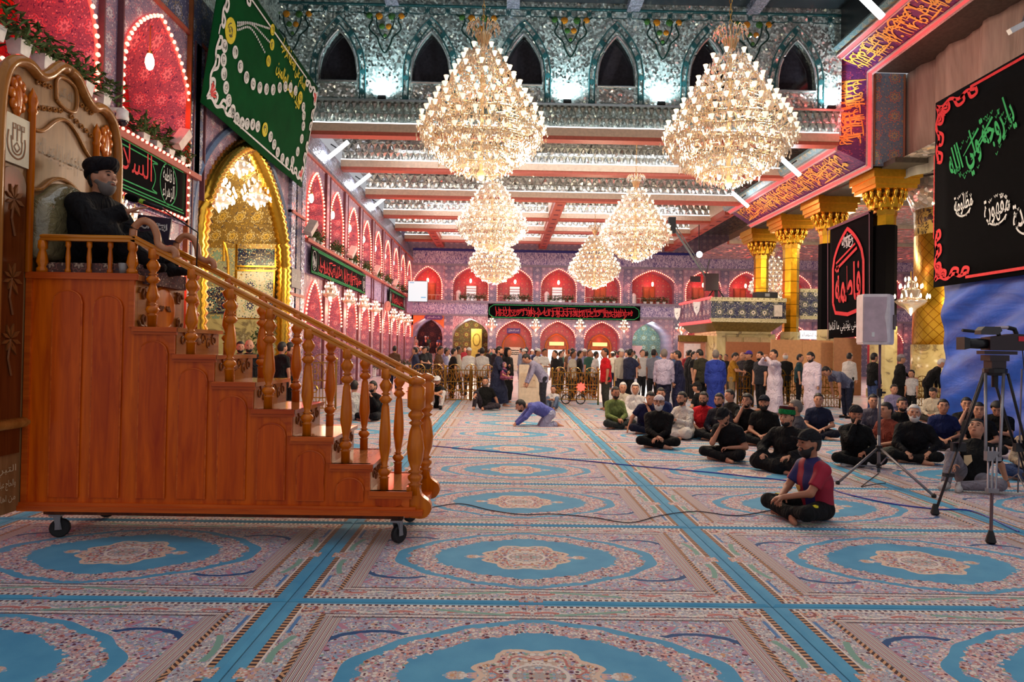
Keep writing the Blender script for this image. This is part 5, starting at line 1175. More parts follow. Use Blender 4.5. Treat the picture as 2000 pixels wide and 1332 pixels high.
# ------------------------------------------------------------------ banners
def plane_hit(px, o, n):
    r = ray(*px); c = Vector((0, 0, EYE)); t = (o - c).dot(n) / r.dot(n); return c + r * t
class Banner:
    """a hung cloth with its own frame; prints are placed in its plane"""
    def __init__(s, name, BL, BR, TL, mat, label, border=None, thick=.02, category='banner', cells=(16, 8), wave=.03):
        s.o = Vector(BL); s.x = (Vector(BR) - s.o); s.W = s.x.length; s.x.normalize(); y = Vector(TL) - s.o; s.sh = y.dot(s.x); y = y - s.x * s.sh; s.H = y.length; s.y = y.normalized(); s.n = s.x.cross(s.y)
        s.obj = empty(name, s.o, label, category); m = MB(); nx, ny = cells; f = lambda u, v: wave * (math.sin(u * 2.1) * .5 + math.sin(u * .9 + 1) * .5) * (1 - v / s.H)
        for a in range(nx + 1):
            for b in range(ny + 1):
                u, v = s.W * a / nx, s.H * b / ny; m.v.append(tuple(s.x * (u + s.sh * b / ny) + s.y * v + s.n * min(0, f(u, v) - wave)))
        for a in range(nx):
            for b in range(ny): i = a * (ny + 1) + b; m.f.append((i, i + ny + 1, i + ny + 2, i + 1)); m.mi.append(0)
        c = m.build('cloth', mat, s.obj, True); md = c.modifiers.new('thickness', 'SOLIDIFY'); md.thickness = thick; md.offset = -1
        s.T = frame((0, 0, 0), s.x, s.y, s.n); s.R = border
    def uv(s, px):
        p = plane_hit(px, s.o, s.n) - s.o; return p.dot(s.x), p.dot(s.y)
    def mb(s): return MB()
    def put(s, m, name, mat, kind=None):
        o = m.build(name, mat, s.obj)
        if kind: o['kind'] = kind
        return o
RIBW = plain('white_print', (216, 216, 216), .7); RIBR = plain('red_print', (206, 30, 40), .7); RIBY = plain('yellow_print', (206, 190, 40), .7); RIBG = plain('green_print', (20, 150, 80), .7); INKD = plain('dark_medallion_ink', (60, 70, 62), .7)
BL, BR = onx(393, 200, -6.95), onx(590, 367, -6.95); TR = onx(622, 172, -6.42); TL = BL + (TR - BR)
gb = Banner('green_banner', BL, BR, TL, plain('green_cloth', (2, 66, 30), .9, var=.15, scale=1.5, Specular_IOR_Level=.1), 'green banner with a rosary of white and yellow medallions hanging on the left wall', wave=.02)
def ring(cx, cy, r, n=20): return [(cx + r * math.cos(2 * PI * k / n), cy + r * math.sin(2 * PI * k / n)) for k in range(n + 1)]
def medallion(b, px, r, mat, seed):
    u, v = b.uv(px); m = MB(); m.prism(ring(u, v, r)[:-1], .002, .012, b.T); o = b.put(m, 'medallion', mat)
    m = MB(); rr = random.Random(seed); 
    for k in range(9):
        a = rr.uniform(0, 6.3); q = rr.uniform(.1, .7) * r; m.ribbon([(u + q * math.cos(a + t * .5), v + q * math.sin(a + t * .5)) for t in range(4)], r * .09, .016, b.T)
    m.build('script', INKD, o)
CH = [(438, 90), (436, 117), (437, 144), (441, 171), (446, 196), (454, 216), (462, 231), (472, 240), (482, 242), (493, 243), (503, 247), (528, 267), (535, 282), (542, 297), (551, 309), (560, 316), (571, 314), (581, 296), (589, 271), (592, 246), (593, 226), (592, 209), (577, 177), (567, 171), (557, 169), (546, 171), (533, 175), (520, 174), (507, 171), (494, 164), (481, 151), (469, 130), (459, 102)]
for i, p in enumerate(CH): medallion(gb, p, .155, RIBW, i)
for i, p in enumerate(((517, 253), (586, 191))): medallion(gb, p, .2, RIBY, 60 + i)
medallion(gb, (450, 60), .3, RIBY, 70)
for i, p in enumerate(((532, 58), (531, 87), (524, 119))): medallion(gb, p, .15, RIBY, 80 + i)
m = MB()
for pts in (((464, 44), (491, 45), (527, 56)), ((464, 50), (491, 47), (526, 82)), ((464, 58), (490, 56), (519, 106))):
    P = smoothpts([gb.uv(p) for p in pts], 8)
    for k, q in enumerate(resample(P, .11)): m.prism(ring(q[0], q[1], .032, 6)[:-1], .002, .014, gb.T)
gb.put(m, 'beads', RIBW, 'stuff')
m = MB(); P0, P1 = gb.uv((548, 82)), gb.uv((596, 175)); a_ = math.atan2(P1[1] - P0[1], P1[0] - P0[0]); L_ = math.dist(P0, P1)
put_text(m, text_mesh('السلام على فاطمة الزهراء', .02), (P0[0] + P1[0]) / 2, (P0[1] + P1[1]) / 2, L_ * .95, .55, gb.T, .01, a_); put_text(m, text_mesh('سيدة نساء العالمين', .02), (P0[0] + P1[0]) / 2 - .1, (P0[1] + P1[1]) / 2 - .65, L_ * .9, .5, gb.T, .01, a_); gb.put(m, 'lettering', RIBY)
def corner_scroll(b, cx, cy, sx, sy, L, w, mat, mat2):
    m = MB(); R = lambda P: [(cx + sx * p[0], cy + sy * p[1]) for p in P]
    for swap in (0, 1):
        for P in ([(.05, .05), (.2, .1), (.4, .04), (.62, .12), (.8, .06), (1, .1)], [(.15, .1), (.25, .22), (.38, .2), (.36, .1), (.3, .12)], [(.5, .08), (.6, .22), (.75, .2), (.72, .1), (.66, .12)], [(.85, .08), (.92, .2), (1.05, .18), (1.02, .08)]):
            Q = [(q[1] * L, q[0] * L) if swap else (q[0] * L, q[1] * L) for q in smoothpts(P, 4)]; m.ribbon(R(Q), w, .012, b.T)
    b.put(m, 'corner_scroll', mat)
    m = MB()
    for k in range(5):
        a = .2 + k * .3; m.prism([(cx + sx * L * (.12 + .2 * t * math.cos(a + d)), cy + sy * L * (.12 + .2 * t * math.sin(a + d))) for t, d in ((.2, -.3), (1, -.1), (1.15, .0), (1, .1), (.2, .3))], .003, .014, b.T)
    b.put(m, 'corner_flower', mat2)
corner_scroll(gb, .12, .12, 1, 1, 1.5, .085, RIBW, plain('coral_print', (210, 70, 70), .7)); corner_scroll(gb, gb.W - .12, .12, -1, 1, 1.3, .085, RIBW, MATS['coral_print']); corner_scroll(gb, gb.W - .12, gb.H - .12, -1, -1, 1.3, .085, RIBW, MATS['coral_print']); corner_scroll(gb, .12, gb.H - .12, 1, -1, 1.3, .085, RIBW, MATS['coral_print'])
m = MB(); 
for P in ([(1.75, .2), (gb.W - 1.5, .2)], [(1.5, gb.H - .2), (gb.W - 1.5, gb.H - .2)], [(.2, 1.7), (.2, gb.H - 1.5)], [(gb.W - .2, 1.5), (gb.W - .2, gb.H - 1.4)]): m.ribbon(P, .05, .01, gb.T)
gb.put(m, 'border_line', RIBW)
# black and red banner under the near arch, edged with bulbs
bb = Banner('black_banner', (-7.15, 9.2, 4.42), (-7.15, 15.45, 4.42), (-7.15, 9.2, 5.72), BLACK, 'black banner with red script and white oval, framed by small bulbs, behind the speaker', wave=0.)
m = MB(); 
for P in ([(0, .05), (bb.W, .05)], [(0, bb.H - .05), (bb.W, bb.H - .05)], [(bb.W - .05, 0), (bb.W - .05, bb.H)]): m.ribbon(P, .1, .012, bb.T)
bb.put(m, 'red_edge', plain('red_cloth_edge', (150, 20, 26), .7))
m = MB()
for d in (.17, .23): m.ribbon([(0, d), (bb.W - d - .02, d), (bb.W - d - .02, bb.H - d), (0, bb.H - d)], .022, .01, bb.T)
uo, vo = bb.uv((329, 350)); m.ribbon([(uo + .36 * math.cos(t * PI / 12), bb.H / 2 + .44 * math.sin(t * PI / 12)) for t in range(25)], .025, .01, bb.T)
ue = bb.uv((302, 330))[0]; m.ribbon(smoothpts([(0, .33), (ue - .25, .33), (ue - .1, .4), (ue, .55), (ue + .02, bb.H / 2), (ue, bb.H - .55), (ue - .1, bb.H - .4), (ue - .25, bb.H - .33), (0, bb.H - .33)], 4), .025, .01, bb.T); bb.put(m, 'green_border', RIBG)
m = MB(); put_text(m, text_mesh('السلام', .0), ue - .8, bb.H / 2, 1.35, .8, bb.T, .012); put_text(m, text_mesh('عليك يا', .0), ue - 2.3, bb.H / 2, 1.4, .7, bb.T, .012); bb.put(m, 'red_lettering', RIBR)
m = MB(); wo = lambda a, b: (a * math.sqrt(max(0, 1 - min(1, abs(b) / .42) ** 2)) if False else a, b)
put_text(m, text_mesh('يا فاطمة'), uo, bb.H / 2 + .16, .5, .36, bb.T, .012); put_text(m, text_mesh('الزهراء'), uo, bb.H / 2 - .18, .5, .36, bb.T, .012); bb.put(m, 'white_lettering', RIBW)
for d, z in [(k * .17 + .3, .05) for k in range(int((bb.W - .3) / .17))] + [(k * .17 + .3, bb.H - .05) for k in range(int((bb.W - .3) / .17))] + [(bb.W - .05, .1 + k * .17) for k in range(8)]:
    l_ = link('bulb', BULB_ME, bb.obj, bb.x * d + bb.y * z + bb.n * .04); l_.scale = (.75, .75, .75)
# gallery banners, far wall banner
def script_banner(name, BL, BR, TL, label, ends, ink, seed, panels):
    b = Banner(name, BL, BR, TL, BLACK, label, wave=0.); m = MB()
    for d in (.05, .1): m.ribbon([(d, d), (b.W - d, d), (b.W - d, b.H - d), (d, b.H - d), (d, d)], .025, .012, b.T)
    b.put(m, 'green_border', RIBG); rr = random.Random(seed)
    if ends:
        m = MB()
        for cx in (.45, b.W - .45):
            m.ribbon([(cx + .28 * math.cos(t * PI / 10), b.H / 2 + (b.H / 2 - .16) * math.sin(t * PI / 10)) for t in range(21)], .02, .012, b.T); scribble(m, .4, b.H - .5, rr, b.T, .03, .012, 12, cx - .2, .25)
        b.put(m, 'white_oval', RIBW)
    x0 = .95 if ends else .3; w = (b.W - 2 * x0) / panels
    for k in range(panels):
        m = MB(); scribble(m, w - .25, b.H - .36, rr, b.T, .045, .012, int(w * 7), x0 + k * w + .12, .18); b.put(m, 'red_lettering', ink)
        m = MB(); m.ribbon([(x0 + k * w, .14), (x0 + (k + 1) * w - .06, .14), (x0 + (k + 1) * w - .06, b.H - .14), (x0 + k * w, b.H - .14), (x0 + k * w, .14)], .02, .01, b.T); b.put(m, 'panel_line', RIBG)
    return b
script_banner('script_banner', (-7.1, 25.2, 4.38), (-7.1, 35.2, 4.38), (-7.1, 25.2, 5.42), 'black banner with red script panels and white ovals on the left gallery front', True, RIBR, 1, 2)
script_banner('script_banner', (-7.1, 42.6, 4.38), (-7.1, 49.5, 4.38), (-7.1, 42.6, 5.42), 'short black script banner beside the wall clock on the left gallery front', True, RIBR, 2, 1)
p0, p1 = at(953, 625, 54.8), at(1250, 630, 54.8)
b = Banner('long_script_banner', (p0.x, 54.8, 4.2), (p1.x, 54.8, 4.2), (p0.x, 54.8, 5.36), BLACK, 'long black banner with flowing red script across the far wall', wave=0.)
m = MB(); P = [(.45, .08), (b.W - .45, .08), (b.W - .12, .3), (b.W - .08, b.H / 2), (b.W - .12, b.H - .3), (b.W - .45, b.H - .08), (.45, b.H - .08), (.12, b.H - .3), (.08, b.H / 2), (.12, .3), (.45, .08)]; m.ribbon(P, .06, .012, b.T); b.put(m, 'green_border', RIBG)
m = MB(); rr = random.Random(9); scribble(m, b.W - 1.2, b.H - .34, rr, b.T, .05, .012, int(b.W * 8.5), .6, .17); m.ribbon([(.8, b.H * .58), (3.6, b.H * .58)], .05, .014, b.T); m.ribbon([(5, b.H * .55), (b.W - .9, b.H * .55)], .05, .014, b.T); b.put(m, 'red_lettering', RIBR)
# black banner with the red name between the first columns
b2 = Banner('black_banner', onx(1617, 662, 15.0), onx(1700, 655, 15.0), onx(1620, 446, 15.0), BLACK, 'tall black banner with a large red name in a pointed frame between the columns', wave=.04)
zt_ = onx(1705, 408, 15.0)
W2, H2 = b2.W, b2.H
m = MB(); P = [(W2 / 2 + a, b_) for a, b_ in arch_pts(W2 * .36, 1.6, H2 * .62, H2 - .35, .45, 10)]; P = P + [(W2 / 2 + W2 * .3, 1.15), (W2 / 2, 1.0), (W2 / 2 - W2 * .3, 1.15), P[0]]; m.ribbon(P, .17, .012, b2.T)
put_text(m, text_mesh('فاطمة', .025), W2 / 2, H2 * .47, W2 * .6, H2 * .34, b2.T, .014, .0); m.ribbon([(W2 * .2, H2 * .6), (W2 * .72, H2 * .74)], .13, .014, b2.T); m.ribbon([(W2 * .22, H2 * .66), (W2 * .68, H2 * .78)], .09, .014, b2.T); b2.put(m, 'red_lettering', RIBR)
m = MB(); rr = random.Random(5); scribble(m, W2 * .26, H2 * .13, rr, b2.T, .035, .012, 16, W2 * .37, H2 * .765); put_text(m, text_mesh('بضعة مني يؤذيني ما آذاها'), W2 / 2, .5, W2 * .92, .62, b2.T, .012); b2.put(m, 'white_lettering', RIBW)
m = MB(); m.ribbon([(0, H2 - .03), (W2, H2 - .03)], .12, .02, b2.T); m.ribbon([(.03, 0), (.03, H2)], .06, .02, b2.T); m.ribbon([(W2 - .03, 0), (W2 - .03, H2)], .06, .02, b2.T); b2.put(m, 'hem', plain('mauve_hem', (110, 70, 84), .8))
# blue tarpaulin wall and the big black banner on it
g = G('blue_tarpaulin'); nz = g.noise(g.vscale(g.obj(), 1, 1.2, 3.), .8, 4., .6, .6)
g.set(Base_Color=g.ramp(nz, [(.3, srgb(8, 50, 136)), (.7, srgb(18, 84, 196))], False), Roughness=.5); g.bump(nz, .35, .06); TARP = g.mat
m = MB(); NY, NZ2 = 90, 30
for a in range(NY + 1):
    for b_ in range(NZ2 + 1):
        y = 5.5 + 9.75 * a / NY; z = 3.75 * b_ / NZ2; dgl = y * .8 + z * 1.6
        m.v.append((9.92 + .05 * math.sin(dgl * 2.2) + .03 * math.sin(dgl * 5.1 + z) + .04 * math.sin(y * 1.3 - z * 2.) * (1 - z / 3.8) + .02, y, z))
for a in range(NY):
    for b_ in range(NZ2): i = a * (NZ2 + 1) + b_; m.f.append((i, i + 1, i + NZ2 + 2, i + NZ2 + 1)); m.mi.append(0)
o = m.build('tarpaulin', TARP, None, True); md = o.modifiers.new('thickness', 'SOLIDIFY'); md.thickness = .02; tag(o, 'creased blue tarpaulin hung as a partition below the big black banner', 'tarpaulin')
b3 = Banner('black_banner', (9.72, 15.3, 3.25), (9.72, 6.6, 3.25), (9.72, 15.3, 7.45), BLACK, 'huge black banner with green and white calligraphy above the blue tarpaulin', wave=.03)
m = MB(); u, v = b3.uv((1915, 282)); put_text(m, text_mesh('يا زوجة ولي الله', .022), u, v, 1.95, 1.0, b3.T, .012, .34, .0); rr = random.Random(31)
for k in range(34):
    a, r = rr.uniform(0, 6.3), rr.uniform(.75, 1.); x, y = u + .85 * r * math.cos(a), v + .52 * r * math.sin(a) + .25 * r * math.cos(a); m.ribbon([(x, y), (x + .03, y - .05), (x + .06, y + .02)], .016, .012, b3.T)
for dx, dy in ((-.3, .1), (.1, .2), (-.05, -.05)): m.ribbon([(u + dx - .2, v + dy - .2), (u + dx + .25, v + dy + .25)], [.02, .06], .013, b3.T)
b3.put(m, 'green_lettering', RIBG)
m = MB()
for px, wd, sz in (((1882, 398), 'مظلومة', .52), ((1947, 408), 'مقهورة', .62), ((2010, 420), 'شهيدة', .7)):
    u, v = b3.uv(px); put_text(m, text_mesh(wd, .014), u, v, sz * 1.1, sz * .85, b3.T, .012, .1)
    m.ribbon([(u + sz * .5 * math.cos(t * .16 - 2.6), v + sz * .5 * math.sin(t * .16 - 2.6)) for t in range(14)], .035, .012, b3.T)
    for k in range(22):
        a = rr.uniform(0, 6.3); x, y = u + sz * .5 * math.cos(a), v + sz * .46 * math.sin(a); m.ribbon([(x, y), (x + .03, y - .05), (x + .05, y + .01)], .014, .012, b3.T)
b3.put(m, 'white_lettering', RIBW)
corner_scroll(b3, .04, b3.H - .06, 1, -1, 1.3, .075, RIBR, RIBR); corner_scroll(b3, .04, .1, 1, 1, 1.1, .075, RIBR, RIBR)
m = MB(); m.ribbon([(1.2, b3.H - .1), (b3.W, b3.H - .1)], .06, .01, b3.T); m.ribbon([(.03, 1.1), (.03, b3.H - 1.2)], .03, .01, b3.T); m.ribbon([(1.1, .12), (b3.W, .12)], .06, .01, b3.T); b3.put(m, 'red_border', RIBR)

# ------------------------------------------------------------------ loudspeaker on its stand
sb = fl(1716, 940); so = Vector((sb.x, sb.y, 0)); zs_ = at(1712, 673, sb.y).z; GREYM = plain('grey_stand_metal', (120, 116, 120), .4, .6)
o = empty('speaker_stand', so, 'grey metal tripod speaker stand on the carpet', 'speaker stand')
m = MB(); m.tube([(0, 0, .12), (0, 0, .62)], .022, 10); m.tube([(0, 0, .6), (0, 0, 1.2)], .02, 10); m.build('lower_pole', GREYM, o, True)
m = MB(); m.tube([(0, 0, 1.2), (0, 0, zs_ + .05)], .016, 10); m.build('upper_pole', plain('mauve_pole', (120, 90, 110), .4, .5), o, True)
m = MB(); m.tube([(0, 0, 1.14), (0, 0, 1.24)], .034, 10); m.tube([(.03, 0, 1.19), (.08, 0, 1.19)], .014, 8); m.build('collar', CORDBLK, o)
m = MB(); m.tube([(0, 0, .4), (0, 0, .48)], .042, 10); m.tube([(0, 0, .18), (0, 0, .23)], .034, 10); m.build('hub', CORDBLK, o)
for k, foot in enumerate((fl(1636, 946), fl(1824, 972), fl(1750, 905))):
    f_ = foot - so; f_.z = .02; m = MB(); d = Vector((f_.x, f_.y, 0)).normalized(); m.tube([Vector((0, 0, .44)) + d * .03, f_], .016, 8); l_ = m.build('leg', GREYM, o, True)
    m = MB(); m.tube([Vector((0, 0, .2)) + d * .03, (f_ + Vector((0, 0, .44))) / 2 + Vector((0, 0, .0))], .01, 6); m.build('brace', GREYM, o)
    m = MB(); m.ball(f_, .03, 8, 6); m.build('rubber_foot', CORDBLK, l_)
tag_o = empty('loudspeaker', so + Vector((-.03, 0, zs_)), 'white loudspeaker on the tripod stand before the black banner', 'loudspeaker', rotz=.0)
SPW = plain('speaker_white', (246, 230, 230), .5); w_ = .25; dp = .2
hs = at(1703, 576, sb.y).z - zs_
body = [(-.27, -.12), (.02, -.19), (.07, -.17), (.22, .0), (.21, .2), (-.1, .24), (-.24, .1)]
m = MB(); m.prism(body, .02, hs - .02); m.prism([(a * .96, b_ * .96) for a, b_ in body], 0, .02); m.prism([(a * .96, b_ * .96) for a, b_ in body], hs - .02, hs); m.build('cabinet', SPW, tag_o)
gx = Vector((.29, -.07, 0)).normalized(); gn = Vector((gx.y, -gx.x, 0)); T = frame(Vector((-.26, -.126, .04)) + gn * .003, gx, (0, 0, 1), gn)
m = MB(); P = [(0, 0), (.285, 0)] + smoothpts([(.285, .0), (.27, .2), (.25, .33), (.27, .45), (.275, hs - .08)], 4) + [(0, hs - .08)]; m.prism(P, 0, .012, T); m.build('grille', plain('speaker_grille', (206, 180, 188), .8), tag_o)
m = MB(); m.box((.11, .09, .016), (.035, .06, .008), T); m.build('badge', WHITE, tag_o)
m = MB(); m.box((.17, -.06, hs * .45), (.03, .1, .2), Matrix.Rotation(.2, 4, 'Z')); m.build('handle_recess', plain('recess_grey', (110, 96, 100), .6), tag_o)
# ------------------------------------------------------------------ broadcast camera on tripod
tb = at(1943, 722, 6.95); to = Vector((tb.x, tb.y, 0)); o = empty('camera_tripod', to, 'heavy black and silver broadcast camera tripod near the right edge', 'tripod')
TSIL = plain('tripod_silver', (150, 146, 150), .35, .7); TBLK = plain('tripod_black', (24, 22, 26), .4)
m = MB(); m.lathe([(.09, tb.z - .06), (.11, tb.z - .03), (.11, tb.z + .01), (.06, tb.z + .02)], 14); m.tube([(0, 0, tb.z - .18), (0, 0, tb.z - .05)], .03, 8); m.build('bowl', TBLK, o)
feet = [fl(1935, 1062) - to, fl(1826, 1006) - to, Vector((.75, .35, 0))]
for k, f_ in enumerate(feet):
    f_ = Vector((f_.x, f_.y, .02)); d = Vector((f_.x, f_.y, 0)).normalized(); sd = Vector((-d.y, d.x, 0)); top = Vector((0, 0, tb.z - .04)) + d * .09; mid = top.lerp(f_, .52); lo_ = top.lerp(f_, .72)
    l_ = MB(); 
    for s in (-1, 1): l_.tube([top + sd * s * .075, mid + sd * s * .055], .014, 8)
    L_ = l_.build('leg', TSIL if k == 0 else TBLK, o, True)
    m = MB(); 
    for s in (-1, 0, 1): m.tube([mid.lerp(top, .1) + sd * s * .035, lo_ + sd * s * .03], .009, 6)
    m.build('middle_stage', TSIL if k == 0 else TBLK, L_); m = MB(); m.tube([lo_, f_], .014, 8); m.build('lower_stage', plain('tripod_bronze', (96, 72, 76), .4, .5) if k == 0 else TBLK, L_)
    m = MB(); m.box(mid, (.14, .05, .09)); m.box(lo_, (.1, .05, .04)); m.build('clamp', TSIL if k == 0 else TBLK, L_)
    m = MB(); m.lathe([(.03, -.02), (.045, 0), (.03, .06), (.018, .1)], 10, Matrix.Translation(f_)); m.build('rubber_foot', CORDBLK, L_)
c_ = empty('video_camera', Vector((tb.x, tb.y, tb.z)), 'large broadcast video camera aimed at the pulpit, on the tripod', 'video camera')
CBLK = plain('camera_body_dark', (40, 18, 24), .35); CGR = plain('camera_grey', (60, 56, 58), .4)
m = MB(); m.box((0, 0, .05), (.15, .12, .1)); m.box((0, 0, .12), (.2, .14, .06)); m.box((.02, 0, .175), (.34, .12, .035)); m.build('fluid_head', CBLK, c_)
m = MB(); m.prism([(-.1, .2), (.34, .2), (.36, .36), (.16, .37), (.04, .35), (-.1, .33)], -.07, .07, frame((0, 0, 0), (1, 0, 0), (0, 0, 1), (0, -1, 0))); m.build('body', CBLK, c_)
m = MB(); m.tube([(-.1, 0, .265), (-.17, 0, .265), (-.3, 0, .265)], [.05, .055, .05], 14); m.build('lens', TBLK, c_, True)
m = MB(); m.prism([(-.3, .215), (-.36, .2), (-.36, .33), (-.3, .315)], -.065, .065, frame((0, 0, 0), (1, 0, 0), (0, 0, 1), (0, -1, 0))); m.build('lens_hood', TBLK, c_)
m = MB(); m.prism([(-.18, .36), (.0, .36), (.04, .40), (.02, .44), (-.14, .44), (-.18, .4)], -.05, .05, frame((0, 0, 0), (1, 0, 0), (0, 0, 1), (0, -1, 0))); m.build('viewfinder', CGR, c_)
m = MB(); m.tube([(-.22, 0, .39), (-.34, 0, .40)], .016, 8); m.build('front_microphone', CORDBLK, c_)
m = MB(); m.tube([(0, 0, .43), (.1, 0, .435), (.14, 0, .435)], .016, 8); m.build('top_handle', plain('pale_grip', (196, 180, 186), .4), c_); m = MB(); m.tube([(.13, 0, .435), (.2, 0, .42), (.22, 0, .37)], .022, 8); m.tube([(.04, 0, .35), (.02, 0, .42)], .02, 8); m.build('handle_mount', CORDBLK, c_)
m = MB(); m.box((.24, -.072, .32), (.1, .006, .05)); m.build('red_label', plain('red_label', (190, 20, 40), .5, emit=.15), c_); m = MB(); m.ball((.31, -.075, .3), .008, 6, 5); m.build('tally_lamp', plain('blue_diode', (60, 80, 255), .4, emit=4.), c_)
m = MB(); m.tube([(.27, -.02, .2), (.3, -.02, -.1), (.32, -.1, -.5)], .005, 5); m.build('cable', CORDBLK, c_)
# thin light stand at the frame edge
p = fl(1988, 965); o = empty('light_stand', (p.x, p.y, 0), 'thin grey light stand at the right edge of the frame', 'stand'); m = MB(); m.tube([(0, 0, .02), (.04, 0, 1.55)], .009, 8); m.build('pole', GREYM, o)
for a in (.3, 2.4, 4.5): m = MB(); m.tube([(0, 0, .25), (.25 * math.cos(a), .25 * math.sin(a), .012)], .008, 6); m.build('leg', GREYM, o)

# ------------------------------------------------------------------ barriers, lectern, bollards
def barrier(px0, px1, ybase, label, arches=2, hgt=None, heart=False, wheels=False, mat=BRASS):
    D = fl((px0 + px1) / 2, ybase).y; a, b_ = at(px0, ybase, D), at(px1, ybase, D); W = b_.x - a.x; h = hgt or 1.0
    o = empty('barrier', (a.x, D, 0), label, 'barrier', 'gilt metal barriers'); z0 = .16 if wheels else .04
    m = MB(); 
    for z in (z0, z0 + .28, h * .62, h): m.tube([(0, 0, z), (W, 0, z)], .016, 5)
    m.build('rails', mat, o)
    n = max(4, int(W / .085)); m = MB()
    for k in range(n + 1): m.tube([(W * k / n, 0, z0), (W * k / n, 0, h)], .012, 4)
    for k in range(int(W / .26)):
        c = (k + .5) * W / int(W / .26)
        m.tube([(c + .1 * math.cos(t * PI / 4), 0, h * .44 + .1 * math.sin(t * PI / 4)) for t in range(8)], .016, 4, closed=True); m.tube([(c + .07 * math.cos(t * PI / 4), 0, h * .81 + .07 * math.sin(t * PI / 4)) for t in range(8)], .01, 4, closed=True)
    nd_ = int(W / .16)
    for k in range(nd_):
        for z_a, z_b in ((z0 + .02, z0 + .28), (h * .62, h)):
            m.tube([(W * k / nd_, .01, z_a), (W * (k + 1) / nd_, .01, z_b)], .008, 3); m.tube([(W * k / nd_, .01, z_b), (W * (k + 1) / nd_, .01, z_a)], .008, 3)
    m.build('bars', mat, o, kind='stuff')
    for x in [0, W] + ([W / 2] if W > 1.6 else []):
        m = MB(); m.lathe([(.03, 0), (.03, h), (.045, h + .02), (.02, h + .05), (.05, h + .1), (.02, h + .15), (0, h + .16)], 8, Matrix.Translation((x, 0, 0))); m.build('post', mat, o, True)
    for k in range(arches):
        c = W * (k + .5) / arches; r = min(.24, W / arches * .35); m = MB(); m.tube([(c + r * math.cos(PI * t / 10), 0, h + r * .95 * math.sin(PI * t / 10)) for t in range(11)], .016, 5)
        for t in (2, 5, 8): m.tube([(c, 0, h), (c + r * math.cos(PI * t / 10), 0, h + r * .95 * math.sin(PI * t / 10))], .008, 4)
        m.build('arch_crest', mat, o)
    if heart:
        m = MB(); m.prism([(W * .62 + .13 * math.cos(t * PI / 8) * (1 + .2 * math.cos(t * PI)), h * .55 + .13 * math.sin(t * PI / 8) * (1 + .2 * math.cos(t * PI))) for t in range(16)], 0, .03, frame((0, -.03, 0), (1, 0, 0), (0, 0, 1), (0, -1, 0))); m.build('glowing_emblem', plain('red_glow_emblem', (255, 60, 50), .5, emit=1.2, ecol=(1., .15, .1)), o)
    if wheels:
        for x in (W * .3, W * .62):
            m = MB(); m.tube([(x + .14 * math.cos(t * PI / 8), 0, .16 + .14 * math.sin(t * PI / 8)) for t in range(16)], .02, 5, closed=True); m.build('wheel', CORDBLK, o)
    return o
barrier(800, 868, 784, 'gilt barrier behind the man in the white cap', 2); barrier(870, 968, 783, 'gilt barrier behind the man in black leaning on one hand', 3)
barrier(1078, 1168, 790, 'wheeled gilt barrier with a red glowing emblem right of the cream lectern', 3, None, True, True)
barrier(1500, 1578, 792, 'dark gilt barrier between the two men in white robes', 2, 1.0, mat=plain('dark_brass', (140, 104, 40), .35, 1.)); barrier(1590, 1640, 797, 'dark gilt barrier before the bowing man in the checked shirt', 1, 1.05, mat=MATS['dark_brass'])
barrier(1440, 1470, 795, 'narrow dark gilt barrier behind the seated men, with the stair-like panel', 1, .95, mat=MATS['dark_brass']); barrier(1785, 1850, 795, 'gilt barrier standing at the edge of the blue tarpaulin', 2, .85, mat=MATS['dark_brass'])
barrier(598, 655, 800, 'pink-lit gilt barrier seen between the pulpit balusters', 1, 1.25); barrier(1200, 1226, 770, 'gilt barrier end beside the man in the red shirt', 1, 1.1)
D = fl(1035, 788).y; a, b_ = at(1013, 788, D), at(1045, 788, D); h = at(1030, 712, D).z
o = empty('lectern', (a.x, D, 0), 'cream box lectern standing behind the bending man', 'lectern'); CRM = plain('cream_lacquer', (226, 206, 180), .5); wL = at(1066, 788, D).x - a.x
m = MB(); m.prism([(0, 0), (.75, 0), (.75, h * .9), (0, h)], 0, wL * .9, frame((0, 0, 0), (0, 1, 0), (0, 0, 1), (1, 0, 0))); m.build('body', CRM, o)
m = MB(); m.lo_hi((.05, -.015, h * .42), (wL * .62, 0, h * .78)); m.build('door', plain('cream_door', (216, 190, 160), .5), o); m = MB(); m.ball((wL * .55, -.03, h * .6), .015, 6, 5); m.build('knob', BRASS, bpy.data.objects['door'] if 'door' in bpy.data.objects else o)
# potted greenery along the left wall and behind the pulpit
for i, (x, y, D) in enumerate(((722, 708, 40), (745, 707, 43), (788, 705, 50))):
    p = at(x, y, D); planter((p.x, D, 0), 2, 'x', f'{ordn[i]} low tub of dark greenery at the foot of the left arcade', rngP, .7)
p = at(507, 712, 17.2); o = empty('potted_palm', (p.x, 17.2, 0), 'bushy green potted plant before the marble dado, behind the pulpit', 'plant'); m = MB(); m.lathe([(.2, 0), (.26, .5), (.28, .5), (.24, .45)], 12); m.build('pot', plain('terracotta', (150, 90, 60), .7), o)
m = MB()
for k in range(260):
    a, z = rngP.uniform(0, 6.3), rngP.uniform(.55, 2.1); r = rngP.uniform(.05, .42) * (1.15 - abs(z - 1.2) / 1.3); L = rngP.uniform(.12, .26)
    m.add([(0, 0, 0), (L * .5, -.03, .03), (L, 0, -.03), (L * .5, .03, .03)], [(0, 1, 2, 3)], Matrix.Translation((r * math.cos(a), r * math.sin(a), z)) @ Matrix.Rotation(a + rngP.uniform(-.6, .6), 4, 'Z') @ Matrix.Rotation(rngP.uniform(-.8, .6), 4, 'Y'))
